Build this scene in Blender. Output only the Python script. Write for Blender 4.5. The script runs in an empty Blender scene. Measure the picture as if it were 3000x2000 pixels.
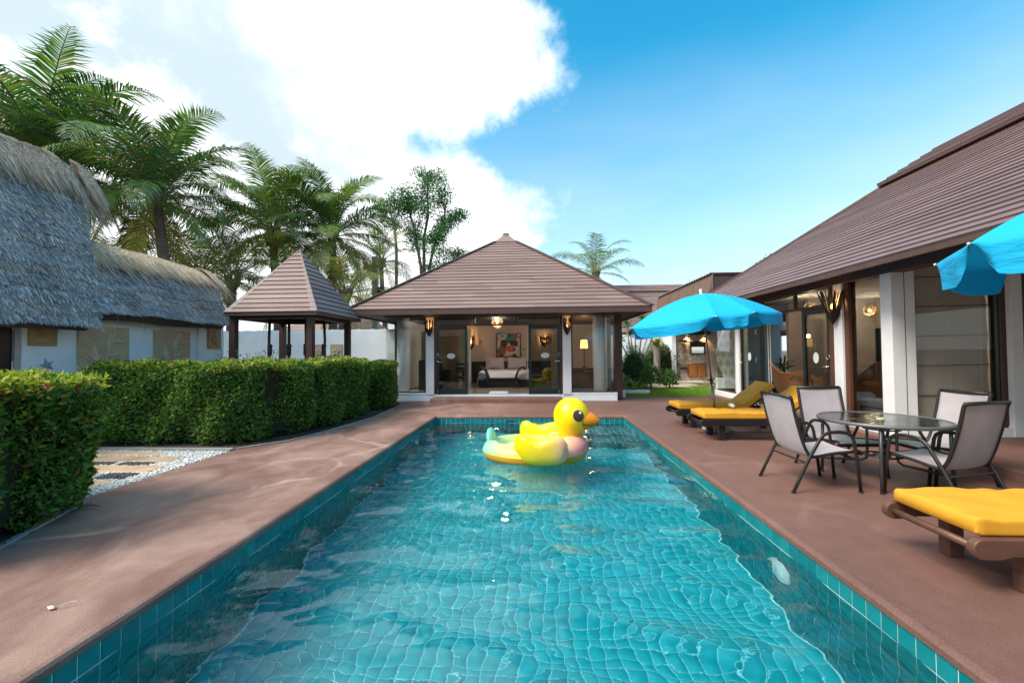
import bpy, math, random
import numpy as np
from mathutils import Matrix, Vector
R = math.radians
rng = np.random.default_rng(11)
random.seed(5)
S = bpy.context.scene
C = S.collection

# ---------------------------------------------------------------- camera
def make_camera():
    F, roll = 1250.0, R(0.45)
    vx, vy = 71.0, 31.0
    x = vx * math.cos(roll) - vy * math.sin(roll)
    y = vy * math.cos(roll) + vx * math.sin(roll)
    yaw = math.atan(x / F)
    pitch = math.atan(y / math.hypot(F, x))
    fw = Vector((-math.sin(yaw) * math.cos(pitch), math.cos(yaw) * math.cos(pitch), math.sin(pitch)))
    rt = Vector((math.cos(yaw), math.sin(yaw), 0))
    up = rt.cross(fw)
    r2 = rt * math.cos(roll) - up * math.sin(roll)
    u2 = up * math.cos(roll) + rt * math.sin(roll)
    cd = bpy.data.cameras.new('camera')
    cd.sensor_width = 36
    cd.lens = 36 * F / 3000
    cd.clip_start = 0.05
    cd.clip_end = 2000
    co = bpy.data.objects.new('camera', cd)
    C.objects.link(co)
    m = Matrix((r2, u2, -fw)).transposed().to_4x4()
    m.translation = (0, 0, 1.5)
    co.matrix_world = m
    S.camera = co
make_camera()

# ---------------------------------------------------------------- light
SUN_DIR = Vector((-0.75, -0.45, 1.0)).normalized()      # towards the sun
SKY_STRENGTH = 0.13
SUN_STRENGTH = 3.0
def N(nt, t, **kw):
    n = nt.nodes.new(t)
    for k, v in kw.items():
        if k.startswith('i_'):
            key = k[2:]
            key = int(key) if key.isdigit() else key.replace('_', ' ')
            n.inputs[key].default_value = v
        else:
            setattr(n, k, v)
    return n
def ramp(nt, stops, interp='LINEAR'):
    n = nt.nodes.new('ShaderNodeValToRGB')
    n.color_ramp.interpolation = interp
    el = n.color_ramp.elements
    while len(el) < len(stops):
        el.new(0.5)
    for e, (p, c) in zip(el, stops):
        e.position = p
        e.color = (c[0], c[1], c[2], 1) if hasattr(c, '__len__') else (c, c, c, 1)
    return n
def make_world():
    w = bpy.data.worlds.new('World')
    S.world = w
    w.use_nodes = True
    nt = w.node_tree
    nt.nodes.clear()
    L = nt.links.new
    out = N(nt, 'ShaderNodeOutputWorld')
    bg = N(nt, 'ShaderNodeBackground', i_Strength=SKY_STRENGTH)
    sky = N(nt, 'ShaderNodeTexSky', sky_type='NISHITA', sun_disc=False)
    sky.sun_elevation = math.asin(SUN_DIR.z)
    sky.sun_rotation = math.atan2(SUN_DIR.x, SUN_DIR.y)
    sky.air_density = 1.0
    sky.dust_density = 0.6
    sky.ozone_density = 2.0
    hs = N(nt, 'ShaderNodeHueSaturation', i_Hue=0.472, i_Saturation=1.42, i_Value=1.28)
    L(sky.outputs[0], hs.inputs['Color'])
    tc = N(nt, 'ShaderNodeTexCoord')
    sep = N(nt, 'ShaderNodeSeparateXYZ')
    L(tc.outputs['Generated'], sep.inputs[0])
    def M(op, a, b=None, c=None, clamp=False):
        n = N(nt, 'ShaderNodeMath', operation=op, use_clamp=clamp)
        for i, q in enumerate((a, b, c)):
            if q is None: continue
            if isinstance(q, (int, float)): n.inputs[i].default_value = q
            else: L(q, n.inputs[i])
        return n.outputs[0]
    # a flat cloud deck overhead: the direction cut with a plane at unit height
    zz = M('MAXIMUM', sep.outputs['Z'], 0.0)
    den = M('ADD', zz, 0.22)
    u = M('DIVIDE', sep.outputs['X'], den)
    v = M('DIVIDE', sep.outputs['Y'], den)
    comb = N(nt, 'ShaderNodeCombineXYZ')
    L(u, comb.inputs[0]); L(v, comb.inputs[1])
    n1 = N(nt, 'ShaderNodeTexNoise', i_Scale=1.15, i_Detail=9.0, i_Roughness=0.56, i_Distortion=0.25)
    L(comb.outputs[0], n1.inputs['Vector'])
    n2 = N(nt, 'ShaderNodeTexNoise', i_Scale=5.5, i_Detail=8.0, i_Roughness=0.6, i_Distortion=0.15)
    L(tc.outputs['Generated'], n2.inputs['Vector'])
    n3 = N(nt, 'ShaderNodeTexNoise', i_Scale=1.1, i_Detail=4.0, i_Roughness=0.5)
    mp = N(nt, 'ShaderNodeMapping')
    mp.inputs['Scale'].default_value = (1, 1, 3.0)
    L(tc.outputs['Generated'], mp.inputs[0]); L(mp.outputs[0], n3.inputs['Vector'])
    # the bank of cloud fills the sky on the -X side; clear blue on the +X side
    side = M('MULTIPLY_ADD', sep.outputs['X'], -1.0, 0.02)
    edge = M('ADD', M('ADD', side, M('MULTIPLY', M('SUBTRACT', n2.outputs['Fac'], 0.5), 0.60)), M('MULTIPLY', M('SUBTRACT', n3.outputs['Fac'], 0.5), 0.35))
    nt_ = M('DIVIDE', M('SUBTRACT', sep.outputs['Z'], 0.43), 0.055)
    notch = M('POWER', 2.718, M('MULTIPLY', M('MULTIPLY', nt_, nt_), -1.0))
    edge = M('ADD', edge, M('MULTIPLY', notch, -0.15))
    ss = N(nt, 'ShaderNodeMapRange', interpolation_type='SMOOTHSTEP')
    ss.inputs['From Min'].default_value = -0.05
    ss.inputs['From Max'].default_value = 0.11
    L(edge, ss.inputs[0])
    bank = ss.outputs[0]
    # inside the bank: bright billows and thinner, bluer veil
    body = N(nt, 'ShaderNodeMapRange', interpolation_type='SMOOTHSTEP')
    body.inputs['From Min'].default_value = -0.56
    body.inputs['From Max'].default_value = -0.22
    L(M('ADD', sep.outputs['X'], M('ADD', M('MULTIPLY', M('SUBTRACT', n1.outputs['Fac'], 0.5), 0.6), M('MULTIPLY', M('SUBTRACT', n2.outputs['Fac'], 0.5), 0.55))), body.inputs[0])
    # low cumulus near the horizon, mostly on the cloudy side
    low = N(nt, 'ShaderNodeMapRange', interpolation_type='SMOOTHSTEP')
    low.inputs['From Min'].default_value = 0.0
    low.inputs['From Max'].default_value = 0.10
    lowsrc = M('ADD', M('MULTIPLY_ADD', sep.outputs['Z'], -1.0, 0.31),
               M('ADD', M('MULTIPLY', M('SUBTRACT', n2.outputs['Fac'], 0.5), 0.55), M('MULTIPLY', sep.outputs['X'], -0.22)))
    L(lowsrc, low.inputs[0])
    cut = N(nt, 'ShaderNodeMapRange', interpolation_type='SMOOTHSTEP')
    cut.inputs['From Min'].default_value = 0.10
    cut.inputs['From Max'].default_value = -0.04
    L(M('ADD', sep.outputs['X'], M('MULTIPLY', M('SUBTRACT', n2.outputs['Fac'], 0.5), 0.3)), cut.inputs[0])
    haze = N(nt, 'ShaderNodeMapRange', interpolation_type='SMOOTHSTEP')
    haze.inputs['From Min'].default_value = 0.60
    haze.inputs['From Max'].default_value = -0.02
    haze.inputs['To Max'].default_value = 0.93
    L(M('ADD', sep.outputs['Z'], M('MULTIPLY', M('SUBTRACT', n3.outputs['Fac'], 0.5), 0.45)), haze.inputs[0])
    veil = N(nt, 'ShaderNodeMixRGB', blend_type='MIX')
    veil.inputs[1].default_value = (3.25, 3.95, 4.35, 1)
    veil.inputs[2].default_value = (6.6, 6.8, 6.95, 1)
    L(body.outputs[0], veil.inputs[0])
    m1 = N(nt, 'ShaderNodeMixRGB')
    m1.inputs[2].default_value = (4.1, 4.5, 4.65, 1)
    L(hs.outputs[0], m1.inputs[1]); L(haze.outputs[0], m1.inputs[0])
    m2 = N(nt, 'ShaderNodeMixRGB')
    L(bank, m2.inputs[0]); L(m1.outputs[0], m2.inputs[1]); L(veil.outputs[0], m2.inputs[2])
    m3 = N(nt, 'ShaderNodeMixRGB')
    m3.inputs[2].default_value = (6.2, 6.35, 6.45, 1)
    L(M('MULTIPLY', M('MULTIPLY', low.outputs[0], cut.outputs[0]), 0.9), m3.inputs[0]); L(m2.outputs[0], m3.inputs[1])
    L(m3.outputs[0], bg.inputs['Color'])
    L(bg.outputs[0], out.inputs[0])
make_world()
def make_sun():
    d = bpy.data.lights.new('sun', 'SUN')
    d.energy = SUN_STRENGTH
    d.angle = R(24)
    d.color = (1.0, 0.94, 0.86)
    o = bpy.data.objects.new('sun', d)
    o.rotation_euler = SUN_DIR.to_track_quat('Z', 'Y').to_euler()
    C.objects.link(o)
make_sun()
S.view_settings.view_transform = 'Standard'
S.view_settings.look = 'None'
S.view_settings.gamma = 1
S.view_settings.exposure = 0.82
S.render.engine = 'CYCLES'
S.cycles.use_denoising = True
S.cycles.max_bounces = 14
S.cycles.transparent_max_bounces = 24
S.cycles.transmission_bounces = 10
S.cycles.glossy_bounces = 6
S.cycles.diffuse_bounces = 4
S.cycles.sample_clamp_indirect = 8
S.cycles.blur_glossy = 0.5

# ---------------------------------------------------------------- materials
MATS = {}
def mat(name, col, rough=0.6, var=0.12, vscale=6.0, bump=0.0, bscale=40.0, metal=0.0, spec=0.5,
        emit=None, estr=0.0, island=0.0, objrand=0.0, stretch=None, sheen=0.0, coat=0.0, stain=None, detail=4.0):
    """principled material: base colour broken up by noise, per-piece variation and a fine relief"""
    if name in MATS: return MATS[name]
    m = bpy.data.materials.new(name)
    m.use_nodes = True
    nt = m.node_tree
    L = nt.links.new
    b = nt.nodes['Principled BSDF']
    b.inputs['Roughness'].default_value = rough
    b.inputs['Metallic'].default_value = metal
    b.inputs['Specular IOR Level'].default_value = spec
    b.inputs['Coat Weight'].default_value = coat
    b.inputs['Coat Roughness'].default_value = 0.15
    tc = N(nt, 'ShaderNodeTexCoord')
    vec = tc.outputs['Object']
    if stretch:
        mp = N(nt, 'ShaderNodeMapping')
        mp.inputs['Scale'].default_value = stretch
        L(vec, mp.inputs[0]); vec = mp.outputs[0]
    nz = N(nt, 'ShaderNodeTexNoise', i_Scale=vscale, i_Detail=detail, i_Roughness=0.6)
    L(vec, nz.inputs['Vector'])
    val = N(nt, 'ShaderNodeMapRange')
    val.inputs['From Min'].default_value = 0.25; val.inputs['From Max'].default_value = 0.75
    val.inputs['To Min'].default_value = 1 - var; val.inputs['To Max'].default_value = 1 + var
    L(nz.outputs['Fac'], val.inputs[0])
    v = val.outputs[0]
    def mul(a, c):
        n = N(nt, 'ShaderNodeMath', operation='MULTIPLY'); L(a, n.inputs[0]); L(c, n.inputs[1]); return n.outputs[0]
    if island:
        g = N(nt, 'ShaderNodeNewGeometry')
        mr = N(nt, 'ShaderNodeMapRange'); mr.inputs['To Min'].default_value = 1 - island; mr.inputs['To Max'].default_value = 1 + island
        L(g.outputs['Random Per Island'], mr.inputs[0]); v = mul(v, mr.outputs[0])
    if objrand:
        g = N(nt, 'ShaderNodeObjectInfo')
        mr = N(nt, 'ShaderNodeMapRange'); mr.inputs['To Min'].default_value = 1 - objrand; mr.inputs['To Max'].default_value = 1 + objrand
        L(g.outputs['Random'], mr.inputs[0]); v = mul(v, mr.outputs[0])
    mx = N(nt, 'ShaderNodeMixRGB', blend_type='MULTIPLY')
    mx.inputs[0].default_value = 1; mx.inputs[1].default_value = (*col, 1)
    L(v, mx.inputs[2])
    colout = mx.outputs[0]
    if stain:
        sn = N(nt, 'ShaderNodeTexNoise', i_Scale=stain[1], i_Detail=6.0, i_Roughness=0.65)
        L(vec, sn.inputs['Vector'])
        sr = N(nt, 'ShaderNodeMapRange', interpolation_type='SMOOTHSTEP')
        sr.inputs['From Min'].default_value = 0.52; sr.inputs['From Max'].default_value = 0.75
        sr.inputs['To Max'].default_value = stain[2]
        L(sn.outputs['Fac'], sr.inputs[0])
        ms = N(nt, 'ShaderNodeMixRGB'); ms.inputs[2].default_value = (*stain[0], 1)
        L(sr.outputs[0], ms.inputs[0]); L(colout, ms.inputs[1]); colout = ms.outputs[0]
    L(colout, b.inputs['Base Color'])
    if bump:
        bn = N(nt, 'ShaderNodeTexNoise', i_Scale=bscale, i_Detail=5.0, i_Roughness=0.65)
        L(vec, bn.inputs['Vector'])
        bp = N(nt, 'ShaderNodeBump', i_Strength=bump, i_Distance=0.02)
        L(bn.outputs['Fac'], bp.inputs['Height']); L(bp.outputs[0], b.inputs['Normal'])
    if emit:
        b.inputs['Emission Color'].default_value = (*emit, 1)
        b.inputs['Emission Strength'].default_value = estr
    MATS[name] = m
    return m

def tint_mat(name, rough=0.5, trans=0.35, spec=0.4, vein=0.0):
    """foliage and fibre: colour carried per leaf in the attribute 'tint', light shines through"""
    if name in MATS: return MATS[name]
    m = bpy.data.materials.new(name); m.use_nodes = True
    nt = m.node_tree; L = nt.links.new
    b = nt.nodes['Principled BSDF']; out = nt.nodes['Material Output']
    b.inputs['Roughness'].default_value = rough
    b.inputs['Specular IOR Level'].default_value = spec
    at = N(nt, 'ShaderNodeAttribute', attribute_name='tint')
    L(at.outputs['Color'], b.inputs['Base Color'])
    if trans:
        t = N(nt, 'ShaderNodeBsdfTranslucent')
        mc = N(nt, 'ShaderNodeMixRGB', blend_type='MULTIPLY'); mc.inputs[0].default_value = 1
        mc.inputs[2].default_value = (1.35, 1.25, 0.6, 1)
        L(at.outputs['Color'], mc.inputs[1]); L(mc.outputs[0], t.inputs[0])
        mx = N(nt, 'ShaderNodeMixShader'); mx.inputs[0].default_value = trans
        L(b.outputs[0], mx.inputs[1]); L(t.outputs[0], mx.inputs[2]); L(mx.outputs[0], out.inputs[0])
    MATS[name] = m
    return m

def schlick(nt, f0):
    """mirror share of a thin pane, the same from either face"""
    L = nt.links.new
    lw = N(nt, 'ShaderNodeLayerWeight', i_Blend=0.5)
    p = N(nt, 'ShaderNodeMath', operation='POWER'); p.inputs[1].default_value = 5; L(lw.outputs['Facing'], p.inputs[0])
    g = N(nt, 'ShaderNodeMath', operation='MULTIPLY_ADD', use_clamp=True); g.inputs[1].default_value = 1 - f0; g.inputs[2].default_value = f0; L(p.outputs[0], g.inputs[0])
    return g
def glass_mat(name, tint=(0.93, 0.96, 0.96), ior=1.5, rough=0.0, gain=1.0):
    if name in MATS: return MATS[name]
    m = bpy.data.materials.new(name); m.use_nodes = True
    nt = m.node_tree; nt.nodes.clear(); L = nt.links.new
    out = N(nt, 'ShaderNodeOutputMaterial')
    tr = N(nt, 'ShaderNodeBsdfTransparent'); tr.inputs[0].default_value = (*tint, 1)
    gl = N(nt, 'ShaderNodeBsdfGlossy'); gl.inputs['Roughness'].default_value = rough
    g = schlick(nt, ((ior - 1) / (ior + 1)) ** 2 * gain)
    mx = N(nt, 'ShaderNodeMixShader')
    L(g.outputs[0], mx.inputs[0]); L(tr.outputs[0], mx.inputs[1]); L(gl.outputs[0], mx.inputs[2]); L(mx.outputs[0], out.inputs[0])
    MATS[name] = m
    return m

# ---------------------------------------------------------------- mesh helpers
class MB:
    def __init__(s): s.v = []; s.f = []
    def add(s, vs, fs):
        o = len(s.v); s.v.extend([tuple(p) for p in vs]); s.f.extend([tuple(i + o for i in f) for f in fs]); return s
    def box(s, x0, x1, y0, y1, z0, z1):
        return s.hexa([(x0, y0, z0), (x1, y0, z0), (x1, y1, z0), (x0, y1, z0), (x0, y0, z1), (x1, y0, z1), (x1, y1, z1), (x0, y1, z1)])
    def hexa(s, p):      # 4 lower corners then the 4 above them
        return s.add(p, [(0, 3, 2, 1), (4, 5, 6, 7), (0, 1, 5, 4), (1, 2, 6, 5), (2, 3, 7, 6), (3, 0, 4, 7)])
    def beam(s, a, b, w, h, up=(0, 0, 1)):   # box along a-b, w across, h along up
        a = Vector(a); b = Vector(b); d = (b - a).normalized(); u = Vector(up)
        sd = d.cross(u).normalized(); u = sd.cross(d).normalized()
        q = lambda p, i, j: p + sd * (w / 2 * i) + u * (h / 2 * j)
        return s.hexa([q(a, -1, -1), q(a, 1, -1), q(b, 1, -1), q(b, -1, -1), q(a, -1, 1), q(a, 1, 1), q(b, 1, 1), q(b, -1, 1)])
    def tube(s, pts, r, n=8, closed=False, flat=1.0):
        pts = [Vector(p) for p in pts]; k = len(pts)
        rr = r if hasattr(r, '__len__') else [r] * k
        ref = Vector((0, 0, 1)); vs = []; fs = []
        prev = None
        for i, p in enumerate(pts):
            if closed: t = (pts[(i + 1) % k] - pts[i - 1])
            else: t = pts[min(i + 1, k - 1)] - pts[max(i - 1, 0)]
            t = t.normalized() if t.length > 1e-9 else Vector((0, 0, 1))
            if prev is None:
                a = t.cross(ref) if abs(t.dot(ref)) < 0.95 else t.cross(Vector((1, 0, 0)))
            else: a = prev - t * prev.dot(t)
            a = a.normalized(); prev = a; b = t.cross(a)
            for j in range(n):
                th = 2 * math.pi * j / n
                vs.append(p + a * (rr[i] * math.cos(th) * flat) + b * (rr[i] * math.sin(th)))
        m = k if closed else k - 1
        for i in range(m):
            for j in range(n):
                j2 = (j + 1) % n; i2 = (i + 1) % k
                fs.append((i * n + j, i * n + j2, i2 * n + j2, i2 * n + j))
        if not closed:
            fs.append(tuple(range(n - 1, -1, -1))); fs.append(tuple((k - 1) * n + j for j in range(n)))
        return s.add(vs, fs)
    def lathe(s, prof, n=20, c=(0, 0, 0), sx=1.0, sy=1.0, cap=True):
        vs = []; fs = []
        for r, z in prof:
            for j in range(n):
                t = 2 * math.pi * j / n
                vs.append((c[0] + r * sx * math.cos(t), c[1] + r * sy * math.sin(t), c[2] + z))
        k = len(prof)
        for i in range(k - 1):
            for j in range(n):
                j2 = (j + 1) % n
                fs.append((i * n + j, i * n + j2, (i + 1) * n + j2, (i + 1) * n + j))
        if cap:
            fs.append(tuple(range(n - 1, -1, -1))); fs.append(tuple((k - 1) * n + j for j in range(n)))
        return s.add(vs, fs)
    def ell(s, c, r, n=14, m=10):
        prof = [(math.sin(math.pi * (i + .001) / m), -math.cos(math.pi * i / m)) for i in range(m + 1)]
        o = len(s.v); s.lathe([(max(a, 1e-4), b) for a, b in prof], n)
        for i in range(o, len(s.v)):
            x, y, z = s.v[i]; s.v[i] = (c[0] + x * r[0], c[1] + y * r[1], c[2] + z * r[2])
        return s
    def prism(s, poly, z0, z1, fn=lambda x, y, z: (x, y, z)):
        n = len(poly)
        vs = [fn(x, y, z0) for x, y in poly] + [fn(x, y, z1) for x, y in poly]
        fs = [tuple(range(n - 1, -1, -1)), tuple(range(n, 2 * n))] + [(i, (i + 1) % n, n + (i + 1) % n, n + i) for i in range(n)]
        return s.add(vs, fs)
    def puff(s, poly, t, fn, k=6, edge=0.0, c=None):
        """inflated pillow from a flat outline: rings shrink to the centre while rising; fn maps (u,v,w) to space"""
        poly = np.array(poly, float); cc = poly.mean(0) if c is None else np.array(c); n = len(poly)
        rings = []
        for sgn in (1, -1):
            for i in range(k):
                q = i / k
                if sgn == -1 and i == 0: continue
                w = sgn * (edge + (t - edge) * math.sqrt(1 - (1 - q) ** 2)); sc = 1 - q
                rings.append((sgn, [fn(*(cc + (p - cc) * sc), w) for p in poly]))
        top = [r for g, r in rings if g == 1]; bot = [r for g, r in rings if g == -1]
        seq = top; vs = []; fs = []
        def emit(seq, apex, flip, first=None):
            base = len(vs)
            for r in seq: vs.extend(r)
            vs.append(apex)
            for i in range(len(seq) - 1):
                for j in range(n):
                    a = base + i * n + j; b = base + i * n + (j + 1) % n; c2 = base + (i + 1) * n + (j + 1) % n; d = base + (i + 1) * n + j
                    fs.append((a, b, c2, d) if not flip else (d, c2, b, a))
            l = base + (len(seq) - 1) * n; ap = len(vs) - 1
            for j in range(n):
                fs.append((l + j, l + (j + 1) % n, ap) if not flip else (l + (j + 1) % n, l + j, ap))
        emit(top, fn(*cc, t), False)
        emit([top[0]] + bot, fn(*cc, -t), True)
        return s.add(vs, fs)
    def build(s, name, m, parent=None, smooth=False, bevel=0.0, world=True, seg=2, weld=False):
        me = bpy.data.meshes.new(name)
        v = s.v
        if parent is not None and world:
            px, py, pz = WORLD.get(parent.name, (0, 0, 0))
            v = [(x - px, y - py, z - pz) for x, y, z in v]
        me.from_pydata(v, [], s.f)
        if m is not None: me.materials.append(m)
        if smooth: me.shade_smooth()
        o = bpy.data.objects.new(name, me); C.objects.link(o)
        if parent is not None: o.parent = parent
        if weld:
            w = o.modifiers.new('weld', 'WELD'); w.merge_threshold = 0.0005
        if bevel:
            b = o.modifiers.new('bevel', 'BEVEL'); b.width = bevel; b.segments = seg; b.limit_method = 'ANGLE'; b.angle_limit = R(40)
        return o
WORLD = {}
def thing(name, label, cat, loc=(0, 0, 0), rz=0.0, group=None):
    """an Empty at the thing's base; children built in world space are moved into its frame"""
    o = bpy.data.objects.new(name, None); C.objects.link(o)
    o.location = loc; o.rotation_euler = (0, 0, rz); o.empty_display_size = 0.1
    o['label'] = label; o['category'] = cat
    if group: o['group'] = group
    WORLD[o.name] = tuple(loc)
    return o
def tag(o, label, cat, group=None, kind=None):
    if label: o['label'] = label
    if cat: o['category'] = cat
    if group: o['group'] = group
    if kind: o['kind'] = kind
    return o
def struct(o, label=None):
    o['kind'] = 'structure'
    if label: o['label'] = label
    return o
def dup(root, loc, rz, label=None):
    r = root.copy(); C.objects.link(r); r.location = loc; r.rotation_euler = (0, 0, rz)
    if label: r['label'] = label
    for ch in list(root.children):
        c = ch.copy(); C.objects.link(c); c.parent = r
        for g in list(ch.children):
            d = g.copy(); C.objects.link(d); d.parent = c
    return r
def fast_mesh(name, V, quads=None, tris=None, tint=None, m=None, parent=None, smooth=False):
    """numpy arrays straight into a mesh"""
    V = np.asarray(V, np.float32)
    if parent is not None: V = V - np.array(WORLD.get(parent.name, (0, 0, 0)), np.float32)
    me = bpy.data.meshes.new(name)
    nq = 0 if quads is None else len(quads); ntr = 0 if tris is None else len(tris)
    me.vertices.add(len(V)); me.vertices.foreach_set('co', V.ravel())
    loops = np.concatenate([a.ravel() for a in ((np.asarray(quads, np.int32) if nq else np.zeros(0, np.int32)), (np.asarray(tris, np.int32) if ntr else np.zeros(0, np.int32)))])
    me.loops.add(len(loops)); me.loops.foreach_set('vertex_index', loops.astype(np.int32))
    me.polygons.add(nq + ntr)
    st = np.concatenate([np.arange(nq) * 4, nq * 4 + np.arange(ntr) * 3]).astype(np.int32)
    me.polygons.foreach_set('loop_start', st)
    me.polygons.foreach_set('loop_total', np.concatenate([np.full(nq, 4), np.full(ntr, 3)]).astype(np.int32))
    if smooth: me.polygons.foreach_set('use_smooth', np.ones(nq + ntr, bool))
    me.update(calc_edges=True)
    if tint is not None:
        a = me.color_attributes.new('tint', 'FLOAT_COLOR', 'POINT')
        cc = np.ones((len(V), 4), np.float32); cc[:, :3] = tint
        a.data.foreach_set('color', cc.ravel())
    if m is not None: me.materials.append(m)
    o = bpy.data.objects.new(name, me); C.objects.link(o)
    if parent is not None: o.parent = parent
    return o
def norm(a): return a / np.maximum(np.linalg.norm(a, axis=-1, keepdims=True), 1e-9)
def leaves(name, P, D, Nn, Ln, Wd, col, m, parent=None, fold=0.25, kind=None):
    """folded lanceolate leaves: P base points, D direction, Nn upward normal, sizes and colour per leaf"""
    n = len(P); D = norm(D); Sd = norm(np.cross(D, Nn)); U = norm(np.cross(Sd, D))
    Ln = np.broadcast_to(Ln, n)[:, None]; Wd = np.broadcast_to(Wd, n)[:, None]
    a = P; mid = P + D * Ln * 0.45
    r = mid + Sd * Wd * 0.5 + U * Wd * fold; l = mid - Sd * Wd * 0.5 + U * Wd * fold
    t = P + D * Ln - U * Ln * 0.08
    V = np.stack([a, r, t, l], 1).reshape(-1, 3)
    i = np.arange(n)[:, None] * 4
    T = np.concatenate([i + np.array([[0, 1, 2]]), i + np.array([[0, 2, 3]])], 0)
    o = fast_mesh(name, V, tris=T, tint=np.repeat(col, 4, 0), m=m, parent=parent)
    if kind: o['kind'] = kind
    return o
def rand_unit(n):
    return norm(rng.normal(size=(n, 3)))
def mixcol(cols, weights, n, jit=0.15):
    cols = np.array(cols); k = rng.choice(len(cols), n, p=np.array(weights) / sum(weights))
    c = cols[k] * (1 + rng.uniform(-jit, jit, (n, 1)))
    return c * (1 + rng.uniform(-jit * .4, jit * .4, (n, 3)))
# ---------------------------------------------------------------- ground, deck, pool
PX0, PX1, PY0, PY1 = -2.38, 2.03, -0.10, 10.05      # the pool's tiled faces
WATER_Z = -0.165
POOL_Z = -1.35
def frame_sheet(name, x0, x1, y0, y1, z, hx0, hx1, hy0, hy1, m, grid=0):
    v = [(x0, y0, z), (x1, y0, z), (x1, y1, z), (x0, y1, z), (hx0, hy0, z), (hx1, hy0, z), (hx1, hy1, z), (hx0, hy1, z)]
    f = [(0, 1, 5, 4), (1, 2, 6, 5), (2, 3, 7, 6), (3, 0, 4, 7)]
    return MB().add(v, f).build(name, m)
earth = mat('earth', (0.10, 0.09, 0.055), 0.95, 0.35, 0.8, 0.5, 12, stain=((0.05, 0.08, 0.02), 0.15, 0.8))
struct(frame_sheet('ground', -900, 900, -900, 900, -0.03, PX0 - .02, PX1 + .02, PY0 - .02, PY1 + .02, earth))

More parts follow.
